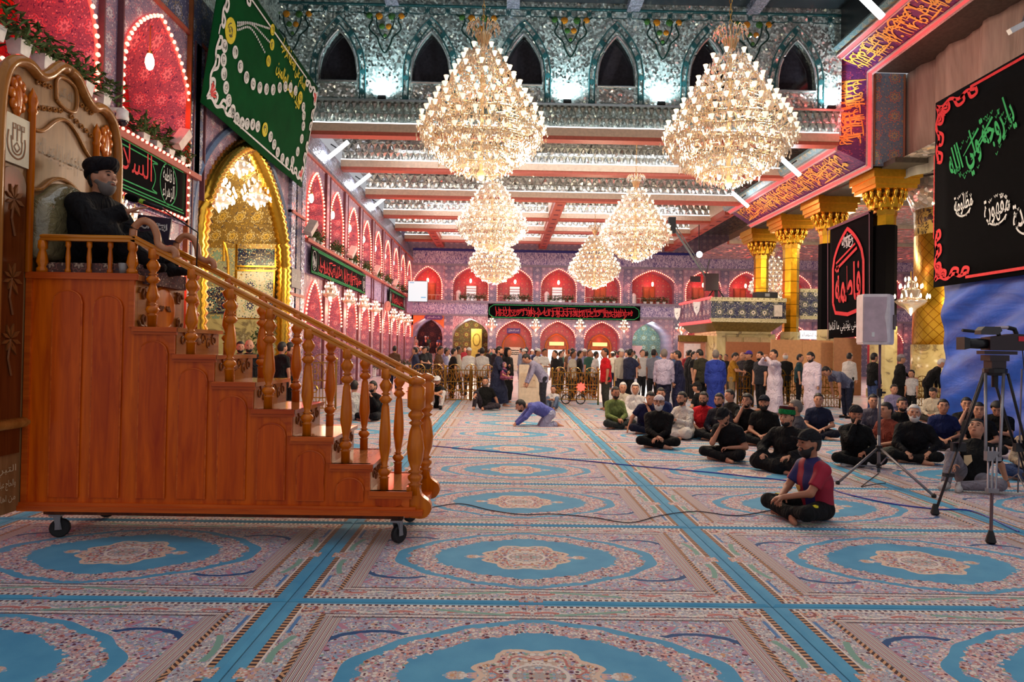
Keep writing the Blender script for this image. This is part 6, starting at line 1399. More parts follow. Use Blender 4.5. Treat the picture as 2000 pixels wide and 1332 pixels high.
m.build('foliage', MATS['leaf_green'], o, kind='stuff'); m = MB(); m.tube([(0, 0, .4), (.02, 0, 1.6)], .03, 6); m.build('stem', plain('bark', (90, 66, 44), .8), o)
# ------------------------------------------------------------------ wall fittings
p = at(816, 569, 47.5); o = empty('television', p, 'bright television screen hanging in the corner before the far wall', 'television'); hw, hh = 19.5 * 47.5 / FPX, 20.5 * 47.5 / FPX
m = MB(); m.lo_hi((-hw, 0, -hh), (hw, .1, hh)); m.build('casing', CORDBLK, o); m = MB(); m.lo_hi((-hw + .03, -.01, -hh + .03), (hw - .03, 0, hh - .03)); m.build('screen', plain('lit_screen', (30, 32, 36), .3, emit=.92, ecol=(.97, .98, 1.)), o)
m = MB(); m.box((-.42, -.014, .6), (.3, .006, .06)); m.box((.4, -.014, -.42), (.34, .006, .08)); m.build('screen_graphics', plain('screen_blue', (70, 140, 190), .4, emit=.5, ecol=(.3, .6, .8)), o); m = MB(); m.tube([(0, .1, 0), (-.4, .4, 0), (-1.4, .5, 0)], .05, 6); m.build('wall_bracket', CORDBLK, o)
p = onx(757, 598, -6.95); o = empty('wall_clock', p, 'round white wall clock on the left gallery beside the short script banner', 'clock'); rk = 10 * p.y / FPX
Tk = Matrix.Rotation(PI / 2 - .35, 4, 'Z') @ Matrix.Rotation(PI / 2, 4, 'X'); m = MB(); m.lathe([(rk, -.05), (rk, .05), (rk * .9, .06)], 24, Tk); m.build('rim', plain('pink_rim', (196, 130, 120), .4), o); m = MB(); m.lathe([(rk * .9, .055), (0, .06)], 24, Tk, False); m.build('dial', plain('clock_dial', (250, 226, 220), .5, emit=.35, ecol=(1., .9, .88)), o)
m = MB(); m.ribbon([(0, 0), (.03, rk * .6)], .03, .07, Tk); m.ribbon([(0, 0), (-rk * .35, -rk * .15)], .035, .07, Tk); m.build('hands', CORDBLK, o)
m = MB(); 
for k in range(12): a = PI * k / 6; m.ribbon([(rk * .72 * math.cos(a), rk * .72 * math.sin(a)), (rk * .82 * math.cos(a), rk * .82 * math.sin(a))], .03, .07, Tk)
m.build('hour_marks', CORDBLK, o, kind='stuff')
for i, (x, y, wpx, hpx) in enumerate(((354, 271, 34, 40), (608, 445, 24, 30), (688, 492, 18, 23), (736, 527, 13, 18), (773, 552, 9, 14))):
    p = onx(x, y, -6.95); D = p.y; hh = hpx * D / FPX; o = empty('wall_loudspeaker', p, ['white wall loudspeaker tilted beside the nearest planters', 'white wall loudspeaker above the long gallery banner, nearest the iwan', 'second white loudspeaker along the left gallery sill', 'third white loudspeaker along the left gallery sill', 'farthest white loudspeaker along the left gallery sill'][i], 'loudspeaker', 'white loudspeakers on the left wall')
    R_ = Matrix.Rotation(-.5, 4, 'X') @ Matrix.Rotation(.3, 4, 'Y'); s_ = hh
    m = MB(); m.prism([(-.28 * s_, -.2 * s_), (.28 * s_, -.25 * s_), (.22 * s_, .25 * s_), (-.22 * s_, .25 * s_)], -.5 * s_, .5 * s_, R_); m.build('cabinet', plain('wall_speaker_white', (226, 206, 200), .6), o); m = MB(); m.tube([(0, 0, -.3 * s_), (-.3, 0, -.45 * s_)], .03, 6); m.build('bracket', WOODRED, o)
p = onx(239, 231, -6.95); o = empty('dome_camera', p, 'white dome security camera beside the arch above the pulpit', 'security camera'); m = MB(); m.lathe([(.1, .14), (.1, .04), (.11, .02), (.11, -.03), (.1, -.05)], 14); m.build('housing', WHITE, o, True); m = MB(); m.ball((0, 0, -.05), (.1, .1, .1), 12, 8); m.build('dome', plain('dark_dome', (40, 26, 40), .1), o, True); m = MB(); m.lo_hi((-.35, -.05, .12), (.05, .05, .18)); m.build('arm', WHITE, o)
# purple signs
for i, (x, y, D, w_, h_, lb, tx) in enumerate(((847, 620, 54.85, 1.25, .36, 'purple hexagonal sign with white script over the corner gateway', 'باب السلام'), (1003, 646, 55.4, 1.1, .42, 'purple rectangular sign with white script over the arched timber door', 'قسم الشعائر'))):
    p = at(x, y, D); o = empty('sign', p, lb, 'sign'); m = MB(); m.prism([(-w_ / 2, -h_ / 2), (w_ / 2, -h_ / 2), (w_ / 2 + (.14 if i == 0 else 0), 0), (w_ / 2, h_ / 2), (-w_ / 2, h_ / 2), (-w_ / 2 - (.14 if i == 0 else 0), 0)], 0, .05, frame((0, 0, 0), (1, 0, 0), (0, 0, 1), (0, -1, 0))); m.build('plate', plain('purple_plate', (84, 56, 120), .5), o)
    m = MB(); put_text(m, text_mesh(tx), 0, 0, w_ * .8, h_ * .6, frame((0, -.055, 0), (1, 0, 0), (0, 0, 1), (0, -1, 0)), 0); m.build('lettering', WHITE, o)
p = onx(577, 544, -7.1); m = MB(); m.lo_hi((-.03, -.5, -.32), (.03, .5, .32)); o = m.build('sign', plain('grey_plate', (120, 110, 130), .5)); o.location = p; tag(o, 'grey plate with pale script on the pier between iwan and gallery', 'sign'); m = MB(); put_text(m, text_mesh('باب القبلة'), 0, 0, .7, .3, frame((.035, 0, 0), (0, 1, 0), (0, 0, 1)), 0); m.build('lettering', WHITE, o)
# camera crane above the balcony
p = at(1395, 570, 36.2); o = empty('camera_crane', (p.x, 36.2, zt + .0), 'grey camera crane with a long boom standing on the balcony', 'camera crane'); tip = at(1312, 440, 34.6) - o.location; el = at(1378, 540, 36.2) - o.location
m = MB(); m.tube([tip, el], .06, 6); m.tube([tip + Vector((.1, 0, .12)), el + Vector((.1, 0, .12))], .03, 5); m.build('boom', plain('crane_grey', (110, 116, 120), .4, .5), o); m = MB(); m.box(tip, (.35, .3, .8)); m.build('counterweight', CORDBLK, o)
m = MB(); m.box(el + Vector((.3, 0, -.3)), (.7, .4, .9)); m.tube([el, el + Vector((.2, 0, .9))], .04, 6); m.box(el + Vector((-.55, 0, -.15)), (.55, .1, .3)); m.build('remote_head', CBLK, o); m = MB(); m.tube([(.1, 0, 0), (.1, 0, el.z)], .09, 8); m.tube([(-.4, 0, 0), (.1, 0, el.z * .6), (.6, 0, 0)], .04, 6); m.build('pedestal', CORDBLK, o)
p = at(1366, 497, 44); m = MB(); m.ball((0, 0, 0), .2, 10, 8); o = m.build('spotlight', LED, None, True); o.location = p; tag(o, 'dazzling white spotlight in front of the far frieze', 'spotlight'); m = MB(); m.tube([(0, .1, .1), (0, .2, CZ - p.z + 1.4)], .03, 5); m.build('drop_rod', CORDBLK, o)
# security camera on the drape frame
p = at(1985, 55, 12.5); m = MB(); m.box((0, 0, 0), (.3, .1, .1), Matrix.Rotation(-.5, 4, 'Y')); o = m.build('security_camera', WHITE); o.location = p; tag(o, 'white bullet security camera high at the upper right corner', 'security camera'); m = MB(); m.tube([(.1, 0, .05), (.3, .1, .5)], .02, 5); m.build('arm', GREYM, o)
# ------------------------------------------------------------------ cables over the carpet
def cable(pts, r, mat, label):
    P = smoothpts([tuple(fl(*p, .0)) for p in pts], 6); m = MB(); m.tube([(a, b_, r + .002) for a, b_, c in P], r, 5); tag(m.build('cable', mat), label, 'cable')
cable([(845, 872), (910, 878), (1000, 886), (1080, 895), (1160, 903), (1250, 912), (1330, 919), (1400, 925), (1460, 932), (1520, 938), (1600, 950), (1660, 968), (1740, 985), (1830, 996), (1900, 1000), (1990, 1040)], .008, plain('blue_cable', (40, 60, 170), .5), 'blue cable snaking across the carpets')
cable([(842, 992), (900, 985), (960, 998), (1020, 1006), (1080, 1005), (1160, 1012), (1230, 1022), (1290, 1008), (1360, 1000), (1440, 1008), (1520, 995)], .005, plain('dark_cable', (60, 50, 60), .5), 'thin dark cable lying on the carpet right of the pulpit')
cable([(1716, 925), (1690, 945), (1682, 952), (1700, 948), (1730, 944)], .005, CORDBLK, 'short black cable curled at the foot of the speaker stand')
# ------------------------------------------------------------------ people: smooth blended figures polygonised in numpy
V3 = lambda *a: np.array(a, float)
def nrm(v): v = np.asarray(v, float); return v / max(np.linalg.norm(v), 1e-9)
class Field:
    def __init__(s, h): s.h, s.p = h, []
    def cap(s, a, b, ra, rb=None, k=.02, clips=(), op=1):
        s.p.append(('c', V3(*a), V3(*b), ra, ra if rb is None else rb, k, clips, op)); return s
    def ell(s, c, r, R=None, k=.02, clips=(), op=1):
        s.p.append(('e', V3(*c), V3(*r), np.eye(3) if R is None else R, None, k, clips, op)); return s
    def fn(s, c, rad, f, k=.01, op=1): s.p.append(('f', V3(*c), rad, f, None, k, (), op)); return s
    def box(s, q):
        if q[0] == 'c': lo = np.minimum(q[1] - q[3], q[2] - q[4]); hi = np.maximum(q[1] + q[3], q[2] + q[4])
        elif q[0] == 'e': m = max(q[2]); lo, hi = q[1] - m, q[1] + m
        else: lo, hi = q[1] - q[2], q[1] + q[2]
        return lo, hi
    def mesh(s):
        h = s.h; bs = [s.box(q) for q in s.p if q[7] > 0]; lo = np.min([b[0] for b in bs], 0) - 2.5 * h; hi = np.max([b[1] for b in bs], 0) + 2.5 * h
        n = np.ceil((hi - lo) / h).astype(int) + 1; ax = [lo[i] + h * np.arange(n[i]) for i in range(3)]; D = np.full(n, .2, np.float32)
        for q in s.p:
            k = q[5]; a, b = s.box(q); m = 2.5 * h + k
            i0 = np.maximum(0, np.floor((a - m - lo) / h).astype(int)); i1 = np.minimum(n, np.ceil((b + m - lo) / h).astype(int) + 1)
            if (i1 <= i0).any(): continue
            X = ax[0][i0[0]:i1[0]][:, None, None]; Y = ax[1][i0[1]:i1[1]][None, :, None]; Z = ax[2][i0[2]:i1[2]][None, None, :]
            if q[0] == 'c':
                A, B = q[1], q[2]; d = B - A; L = max(d @ d, 1e-9); t = np.clip(((X - A[0]) * d[0] + (Y - A[1]) * d[1] + (Z - A[2]) * d[2]) / L, 0, 1)
                dist = np.sqrt((X - A[0] - t * d[0]) ** 2 + (Y - A[1] - t * d[1]) ** 2 + (Z - A[2] - t * d[2]) ** 2) - (q[3] + t * (q[4] - q[3]))
            elif q[0] == 'e':
                R, r = q[3], q[2]; x, y, z = X - q[1][0], Y - q[1][1], Z - q[1][2]
                u = [(R[0, i] * x + R[1, i] * y + R[2, i] * z) / r[i] for i in range(3)]; g = np.sqrt(u[0] ** 2 + u[1] ** 2 + u[2] ** 2); dist = (g - 1) * min(r) * (.6 + .4 * np.minimum(g, 1))
            else:
                x, y, z = X - q[1][0], Y - q[1][1], Z - q[1][2]; dist = q[3](x, y, z)
            for c, nn in q[6]: dist = np.maximum(dist, (X - c[0]) * nn[0] + (Y - c[1]) * nn[1] + (Z - c[2]) * nn[2])
            S_ = D[i0[0]:i1[0], i0[1]:i1[1], i0[2]:i1[2]]
            if q[7] > 0: hh = np.maximum(k - np.abs(S_ - dist), 0) / k; S_[...] = np.minimum(S_, dist) - hh * hh * k * .25
            else: hh = np.maximum(k - np.abs(S_ + dist), 0) / k; S_[...] = np.maximum(S_, -dist) + hh * hh * k * .25
        D[0], D[-1], D[:, 0], D[:, -1], D[:, :, 0], D[:, :, -1] = .1, .1, .1, .1, .1, .1
        return nets(D, lo, h)
def nets(D, lo, h):
    ins = D < 0; nx, ny, nz = D.shape
    c = ins[:-1, :-1, :-1].astype(np.int8)
    for i in (0, 1):
        for j in (0, 1):
            for k in (0, 1):
                if i + j + k: c = c + ins[i:nx - 1 + i, j:ny - 1 + j, k:nz - 1 + k]
    I, J, K = np.nonzero((c > 0) & (c < 8)); N = len(I); idx = -np.ones((nx - 1, ny - 1, nz - 1), np.int64); idx[I, J, K] = np.arange(N)
    acc = np.zeros((N, 3)); cnt = np.zeros(N); cs = [(i, j, k) for i in (0, 1) for j in (0, 1) for k in (0, 1)]
    for a in cs:
        for ax in range(3):
            if a[ax]: continue
            b = list(a); b[ax] = 1; da = D[I + a[0], J + a[1], K + a[2]]; db = D[I + b[0], J + b[1], K + b[2]]; m = (da < 0) != (db < 0)
            t = np.where(m, da / np.where(m, da - db, 1), 0)
            for x in range(3): acc[:, x] += np.where(m, a[x] + (t if x == ax else 0), 0)
            cnt += m
    P = acc / np.maximum(cnt, 1)[:, None] + np.stack([I, J, K], 1); V = lo + h * P; F = []
    for ax in range(3):
        sl0 = [slice(1, -1)] * 3; sl1 = [slice(1, -1)] * 3; sl0[ax] = slice(0, -1); sl1[ax] = slice(1, None)
        A = ins[tuple(sl0)]; B = ins[tuple(sl1)]; i, j, k = np.nonzero(A != B); s = A[i, j, k]
        o = [1, 1, 1]; o[ax] = 0; i, j, k = i + o[0], j + o[1], k + o[2]; u, v = [x for x in range(3) if x != ax]
        def at_(du, dv):
            q = [i.copy(), j.copy(), k.copy()]; q[u] = q[u] - du; q[v] = q[v] - dv; return idx[q[0], q[1], q[2]]
        f = np.stack([at_(1, 1), at_(0, 1), at_(0, 0), at_(1, 0)], 1)
        flip = s if ax != 1 else ~s
        f[~flip] = f[~flip][:, ::-1]; F.append(f)
    return V, np.concatenate(F)
def field_obj(name, fld, mat, parent=None, link_it=True):
    V, F = fld.mesh(); me = bpy.data.meshes.new(name); me.vertices.add(len(V)); me.vertices.foreach_set('co', V.astype(np.float32).ravel())
    me.loops.add(F.size); me.loops.foreach_set('vertex_index', F.astype(np.int32).ravel()); me.polygons.add(len(F)); me.polygons.foreach_set('loop_start', np.arange(0, F.size, 4, dtype=np.int32))
    me.update(calc_edges=True); me.polygons.foreach_set('use_smooth', [True] * len(F)); me.materials.append(mat)
    return link(name, me, parent)
def ik(a, t, l1, l2, hint):
    a, t = V3(*a), V3(*t); d = t - a; L = min(np.linalg.norm(d), (l1 + l2) * .998); u = nrm(d); t = a + u * L
    x = (l1 * l1 - l2 * l2 + L * L) / (2 * L); y = math.sqrt(max(0, l1 * l1 - x * x)); hv = V3(*hint); hv = nrm(hv - u * (hv @ u)); return a + u * x + hv * y, t
def rot(ax, a):
    c, s = math.cos(a), math.sin(a); return np.array({'x': [[1, 0, 0], [0, c, -s], [0, s, c]], 'y': [[c, 0, s], [0, 1, 0], [-s, 0, c]], 'z': [[c, -s, 0], [s, c, 0], [0, 0, 1]]}[ax], float)
SKIN = [plain('skin_%d' % i, c, .55, var=.06, scale=20.) for i, c in enumerate(((196, 138, 108), (170, 112, 84), (210, 156, 130), (146, 94, 70)))]
HAIRC = {'black': plain('hair_black', (18, 15, 15), .6, var=.3), 'grey': plain('hair_grey', (112, 102, 96), .7, var=.2), 'white': plain('hair_white', (206, 202, 198), .7, var=.1), 'brown': plain('hair_brown', (46, 32, 26), .6)}
EYEM = plain('eye_dark', (26, 18, 16), .3); LIPM = plain('lip', (140, 78, 66), .5)
def hand(f, w, d, pn, curl, r=.0095, spread=1.):
    """palm, four unequal fingers with two bends and an opposed thumb"""
    d = nrm(d); pn = nrm(V3(*pn) - d * (V3(*pn) @ d)); lat = np.cross(d, pn)
    for t in (-.026, -.009, .009, .026): f.cap(w + d * .015 + lat * t * .6, w + d * .085 + lat * t, .014, .0125, .012)
    for i, t in enumerate((-.03, -.0105, .0095, .029)):
        L = (.058, .074, .078, .066)[i]; a = w + d * .085 + lat * t; ang = curl; dd = d * math.cos(ang) + pn * math.sin(ang) + lat * (t * 1.6 * spread); b = a + nrm(dd) * L * .55
        ang2 = curl * 2.0; dd2 = d * math.cos(ang2) + pn * math.sin(ang2) + lat * (t * spread); f.cap(a, b, r, r * .95, .004); f.cap(b, b + nrm(dd2) * L * .5, r * .95, r * .8, .004)
    a = w + d * .03 + lat * .03; b = a + nrm(lat * .8 + d * .6 + pn * .35) * .045; f.cap(a, b, .012, .0105, .008); f.cap(b, b + nrm(d * .9 + lat * .25 + pn * (.3 + curl * .4)) * .035, .0105, .009, .004)
def person(name_label, loc, rz=0., s=1., pose='sit', lean=.15, side=0., yaw=0., pitch=0., hl=None, hr=None, el=None, er=None, curl=.5, shirt=(20, 20, 22), sleeve='short', trous=(22, 22, 24),
           hair='black', hairstyle='short', beard=None, hat=None, skin=0, h=.016, feet='bare', robe=False, group=None, legs=None, fat=1., face=True, shirt_mat=None, fine_hands=True, link_parts=True, hd=None, pv=None, collar=None, glasses=False, smallhead=1.1):
    """build one figure; x is its left, -y is ahead"""
    B = Field(h); parts = {}; hs = smallhead
    dn = V3(0, 0, -1)
    if pose == 'sit': P = V3(0, .05, .115); up = .48
    elif pose == 'kneel': P = V3(0, .12, .27); up = .48
    elif pose == 'bow': P = V3(0, .22, .30); up = .48
    else: P = V3(0, 0, .93); up = .52
    if pv is not None: P = V3(*pv)
    sp = nrm(V3(side, -math.sin(lean), math.cos(lean))); C = P + sp * up * .58; sp2 = nrm(V3(side * 1.2, -math.sin(lean * 1.25), math.cos(lean * 1.25))); N = C + sp2 * up * .44
    rt = nrm(np.cross(V3(0, -1, 0), sp2)) ; rt = rt if rt[0] > 0 else -rt
    fw = nrm(np.cross(sp2, rt)); fw = fw if fw[1] < 0 or lean > 1 else fw
    if np.dot(np.cross(rt, fw), sp2) > 0: pass
    SHL, SHR = N - sp2 * .075 + rt * .168 * fat, N - sp2 * .075 - rt * .168 * fat
    # head orientation: chain of spine lean, then yaw and pitch
    Rh = rot('z', yaw) @ rot('x', pitch) @ rot('y', side * .6); hn = Rh @ V3(0, -.025, .135)
    nd = nrm(sp2 * .6 + V3(0, 0, .4)) if lean < .7 else nrm(sp2 + V3(0, -.1, .25))
    if hd is not None: nd = nrm(V3(*hd))
    HB = N + nd * .075; HC = HB + (Rh @ V3(0, -.02, .10)) * hs if hd is None else HB + nd * .10 * hs; RH = Rh * hs
    HIL, HIR = P + V3(.09, 0, -.0), P + V3(-.09, 0, 0)
    L1, L2 = .43, .42
    if legs is not None: (AL, kl), (AR, kr) = legs
    elif pose == 'sit': AL, kl, AR, kr = V3(-.10, -.27, .07), V3(1, -.5, .15), V3(.12, -.33, .065), V3(-1, -.5, .15)
    elif pose in ('kneel', 'bow'): AL, kl, AR, kr = V3(.1, P[1] + .16, .06), V3(.1, -1, -.2), V3(-.1, P[1] + .16, .06), V3(-.1, -1, -.2)
    else: AL, kl, AR, kr = V3(.1, .02, .072), V3(0, -1, 0), V3(-.1, .02, .072), V3(0, -1, 0)
    AL, AR = V3(*AL), V3(*AR); kl, kr = V3(*kl), V3(*kr)
    KL, AL = ik(HIL, AL, L1, L2, kl); KR, AR = ik(HIR, AR, L1, L2, kr)
    if hl is None: hl = (V3(.09, -.25, .22) if pose == 'sit' else SHL + V3(.06, -.05, -.52))
    if hr is None: hr = (V3(-.06, -.27, .2) if pose == 'sit' else SHR + V3(-.06, -.05, -.52))
    EL, WL = ik(SHL, hl, .275, .25, el if el is not None else (1, .55, -.4)); ER, WR = ik(SHR, hr, .275, .25, er if er is not None else (-1, .55, -.4))
    g_ = fat
    # ---- skin
    B.cap(P, C, .1, .11, .05); B.cap(SHL, SHR, .042, .042, .04); B.cap(C, N - sp2 * .05, .1, .06, .04); B.cap(N - nd * .03, HC - nd * .05 + V3(0, .015, 0), .056 * g_ ** .5, .052, .02)
    for S_, E_, W_ in ((SHL, EL, WL), (SHR, ER, WR)): B.cap(S_, E_, .05 * g_, .04 * g_, .02); B.cap(E_, W_, .039 * g_, .027, .02)
    for H_, K_, A_ in ((HIL, KL, AL), (HIR, KR, AR)): B.cap(H_, K_, .078, .055, .03); B.cap(K_, A_, .052, .036, .02)
    B.ell(HC, V3(.076, .094, .112) * hs, Rh, .02); B.ell(HC + RH @ V3(0, -.026, -.066), V3(.056, .064, .058) * hs, Rh, .03)
    big = h <= .02
    if big:
        B.ell(HC + RH @ V3(0, -.086, .02), V3(.05, .014, .012) * hs, Rh, .015); B.cap(HC + RH @ V3(0, -.093, .012), HC + RH @ V3(0, -.116, -.026), .009 * hs, .0145 * hs, .008)
        B.ell(HC + RH @ V3(0, -.092, -.062), V3(.024, .012, .012) * hs, Rh, .008)
        for sx in (-1, 1): B.ell(HC + RH @ V3(sx * .033, -.099, .004), V3(.017, .014, .01) * hs, Rh, .01, op=-1); B.ell(HC + RH @ V3(sx * .048, -.066, -.022), V3(.02, .02, .02) * hs, Rh, .02); B.ell(HC + RH @ V3(sx * .078, .006, -.008), V3(.012, .022, .034) * hs, Rh, .008)
    dL = nrm(WL - EL); dR = nrm(WR - ER)
    if big and fine_hands: hand(B, WL, dL, V3(-.3, -.2, -1) if pose != 'stand' else V3(-1, 0, 0), curl); hand(B, WR, dR, V3(.3, -.2, -1) if pose != 'stand' else V3(1, 0, 0), curl)
    else:
        for W_, d_ in ((WL, dL), (WR, dR)): B.cap(W_, W_ + d_ * .12, .034, .028, .02)
    ft = []
    for A_, K_, sx in ((AL, KL, 1), (AR, KR, -1)):
        if pose == 'sit' and legs is None: td = nrm(V3(-sx * .9, -.45, -.1))
        elif pose in ('kneel', 'bow'): td = nrm(V3(0, .95, -.3))
        else: td = nrm(V3(sx * .15, -1, -.0))
        ft.append((A_, td)); B.cap(A_ + V3(0, 0, -.025), A_ + td * .13 + V3(0, 0, -.045 if pose == 'stand' else -.02), .035, .026, .02)
        B.cap(A_ + V3(0, 0, -.03) - td * .04, A_ + td * .05 + V3(0, 0, -.03), .034, .03, .02)
    body = field_obj('person', B, SKIN[skin]); body.location = loc; body.rotation_euler = (0, 0, rz); body.scale = (s, s, s); body['label'] = name_label; body['category'] = 'person'
    if group: body['group'] = group
    # ---- upper garment
    G_ = Field(h); o = .02 * g_
    wf = 1.0 * g_
    for sx in (-1, 1):
        G_.cap(P + rt * sx * .055 * wf + sp * .02, C + rt * sx * .075 * wf, .118 * wf, .118 * wf, .06); G_.cap(C + rt * sx * .075 * wf, N - sp2 * .07 + rt * sx * .10 * wf, .115 * wf, .078 * wf, .06)
    G_.cap(N - sp2 * .04, SHL, .075 * g_, .06 * g_, .05); G_.cap(N - sp2 * .04, SHR, .075 * g_, .06 * g_, .05); G_.cap(C, N - sp2 * .06, .132 * g_, .092 * g_, .05); G_.cap(P, C, .13 * g_, .132 * g_, .05); G_.cap(N - sp2 * .05, N - nd * .0, .085, .062, .03, [(N + nd * .012, nd)])
    for S_, E_, W_ in ((SHL, EL, WL), (SHR, ER, WR)):
        if sleeve == 'short':
            e_ = S_ + (E_ - S_) * .72; u = nrm(E_ - S_); G_.cap(S_, e_, .068 * g_, .063 * g_, .03, [(e_, u)])
        elif sleeve == 'wide': G_.cap(S_, E_, .075 * g_, .075, .04); G_.cap(E_, W_, .074, .07, .04, [(W_ - nrm(W_ - E_) * .0, nrm(W_ - E_))])
        else: u = nrm(W_ - E_); G_.cap(S_, E_, .067 * g_, .056 * g_, .03); G_.cap(E_, W_, .054 * g_, .042, .02, [(W_ + u * .005, u)])
    if pose == 'stand' and not robe: G_.cap(P + V3(.05, 0, .02), P + V3(.06, 0, -.1), .12 * g_, .125 * g_, .05, [(P + V3(0, 0, -.12), dn)]); G_.cap(P + V3(-.05, 0, .02), P + V3(-.06, 0, -.1), .12 * g_, .125 * g_, .05, [(P + V3(0, 0, -.12), dn)])
    if robe:
        if pose == 'stand':
            for sx in (-1, 1): G_.cap(P + V3(sx * .06, 0, 0), (KL if sx > 0 else KR) * .98, .14 * g_, .13, .09); G_.cap(KL if sx > 0 else KR, (AL if sx > 0 else AR) + V3(0, .02, .02), .13, .14, .1, [((AL if sx > 0 else AR) + V3(0, 0, .04), dn)])
            G_.cap(P, (AL + AR) / 2 + V3(0, 0, .1), .15, .15, .12, [((AL + AR) / 2 + V3(0, 0, .05), dn)])
        else:
            for H_, K_, A_ in ((HIL, KL, AL), (HIR, KR, AR)): G_.cap(H_, K_, .125, .1, .08); G_.cap(K_, A_, .095, .075, .07, [(A_, nrm(A_ - K_))])
            G_.cap(P + V3(0, -.05, 0), (KL + KR) / 2 + V3(0, 0, -.03), .12, .08, .1)
    gm = shirt_mat or cloth(tuple(shirt)); nm = 'robe' if robe else 'shirt'
    parts[nm] = field_obj(nm, G_, gm, body)
    if not robe:
        T_ = Field(h); T_.ell(P, (.165 * g_, .125 * g_, .12), None, .04)
        for H_, K_, A_ in ((HIL, KL, AL), (HIR, KR, AR)): u = nrm(A_ - K_); T_.cap(H_, K_, .1 * g_, .076, .04); T_.cap(K_, A_, .072, .056, .03, [(A_ - u * .015, u)])
        parts['trousers'] = field_obj('trousers', T_, cloth(tuple(trous)), body)
    if feet != 'bare':
        F_ = Field(h); low = -.05 if pose == 'stand' else -.03
        for A_, td in ft: F_.cap(A_ + V3(0, 0, low) - td * .045, A_ + td * .13 + V3(0, 0, low), .044, .038, .02); F_.cap(A_ + V3(0, 0, .01), A_ + V3(0, 0, -.03), .044, .045, .02)
        parts['shoes'] = field_obj('socks' if feet == 'sock' else 'shoes', F_, cloth((196, 190, 186)) if feet == 'sock' else cloth((24, 22, 24)), body)
    hh = min(h, .014) if big else h
    loc_ = lambda x, y, z: [(Rh[0, i] * x + Rh[1, i] * y + Rh[2, i] * z) / hs for i in range(3)]
    EL_ = lambda u, r, c=(0, 0, 0): (np.sqrt(((u[0] - c[0]) / r[0]) ** 2 + ((u[1] - c[1]) / r[1]) ** 2 + ((u[2] - c[2]) / r[2]) ** 2) - 1) * min(r)
    if hairstyle and hair:
        X_ = Field(hh); e = {'short': .010, 'curly': .024, 'bald': .006, 'long': .02}[hairstyle]; top = {'bald': 1}.get(hairstyle, 0)
        def hf(x, y, z):
            u = loc_(x, y, z); d = EL_(u, ((.077 + e), (.096 + e), (.112 + e)), (0, .006, .004)); d = np.maximum(d, -np.maximum(u[1] + .035, u[2] - .062)); d = np.maximum(d, -np.maximum(u[1] - .032, u[2] - .012)); d = np.maximum(d, -(u[2] + .075))
            if top: d = np.maximum(d, u[2] - .035)
            return d
        X_.fn(HC, .17 * hs, hf); parts['hair'] = field_obj('hair', X_, HAIRC[hair], body)
    if beard:
        X_ = Field(hh); th = .0115 if beard[1] == 'full' else .006; deep = .006 if beard[1] == 'full' else .0
        def bf(x, y, z):
            u = loc_(x, y, z); d = np.minimum(EL_(u, ((.056 + th), (.066 + th), (.06 + th + deep)), (0, -.027, -.066 - deep * .5)), EL_(u, (.078, .096, .112), (0, 0, 0)) - th * .42)
            d = np.maximum(d, u[2] - np.where((np.abs(u[0]) < .034) & (u[1] < -.07), -.040, -.062 + .62 * np.clip(u[1] + .075, 0, .085))); d = np.maximum(d, u[1] - .012); d = np.maximum(d, -(u[2] + .15)); d = np.maximum(d, u[1] + .015 - .8 * np.maximum(0, u[2] + .075)); d = np.maximum(d, -EL_(u, (.023, .06, .0115), (0, -.1, -.064))) if beard[1] != 'stache' else np.maximum(d, np.maximum(-(u[2] + .064), u[1] + .07)); return d
        X_.fn(HC, .19 * hs, bf); parts['beard'] = field_obj('beard' if beard[1] != 'stache' else 'moustache', X_, HAIRC[beard[0]], body)
    if face and big:
        M_ = MB()
        RT = Matrix([list(r) for r in RH]).to_4x4(); RT.translation = Vector(HC)
        for sx in (-1, 1): M_.ball((sx * .031, -.089, .004), (.013, .008, .006), 8, 6, RT)
        M_.build('eyes', EYEM, body, True)
        if h <= .0165:
            M_ = MB()
            for sx in (-1, 1): M_.tube([(sx * .014, -.098, .026), (sx * .034, -.096, .031), (sx * .052, -.082, .024)], [.004, .005, .003], 5, RT)
            M_.build('eyebrows', HAIRC[hair or 'grey'], body, True); M_ = MB(); M_.ball((0, -.102, -.063), (.022, .009, .007), 8, 6, RT); M_.build('lips', LIPM, body, True)
        if glasses:
            M_ = MB()
            for sx in (-1, 1): M_.tube([(sx * .034 + .024 * math.cos(t * PI / 5), -.108, .002 + .018 * math.sin(t * PI / 5)) for t in range(10)], .0025, 4, RT, closed=True); M_.tube([(sx * .058, -.104, .006), (sx * .082, .0, .0)], .0025, 4, RT)
            M_.build('glasses', CORDBLK, body)
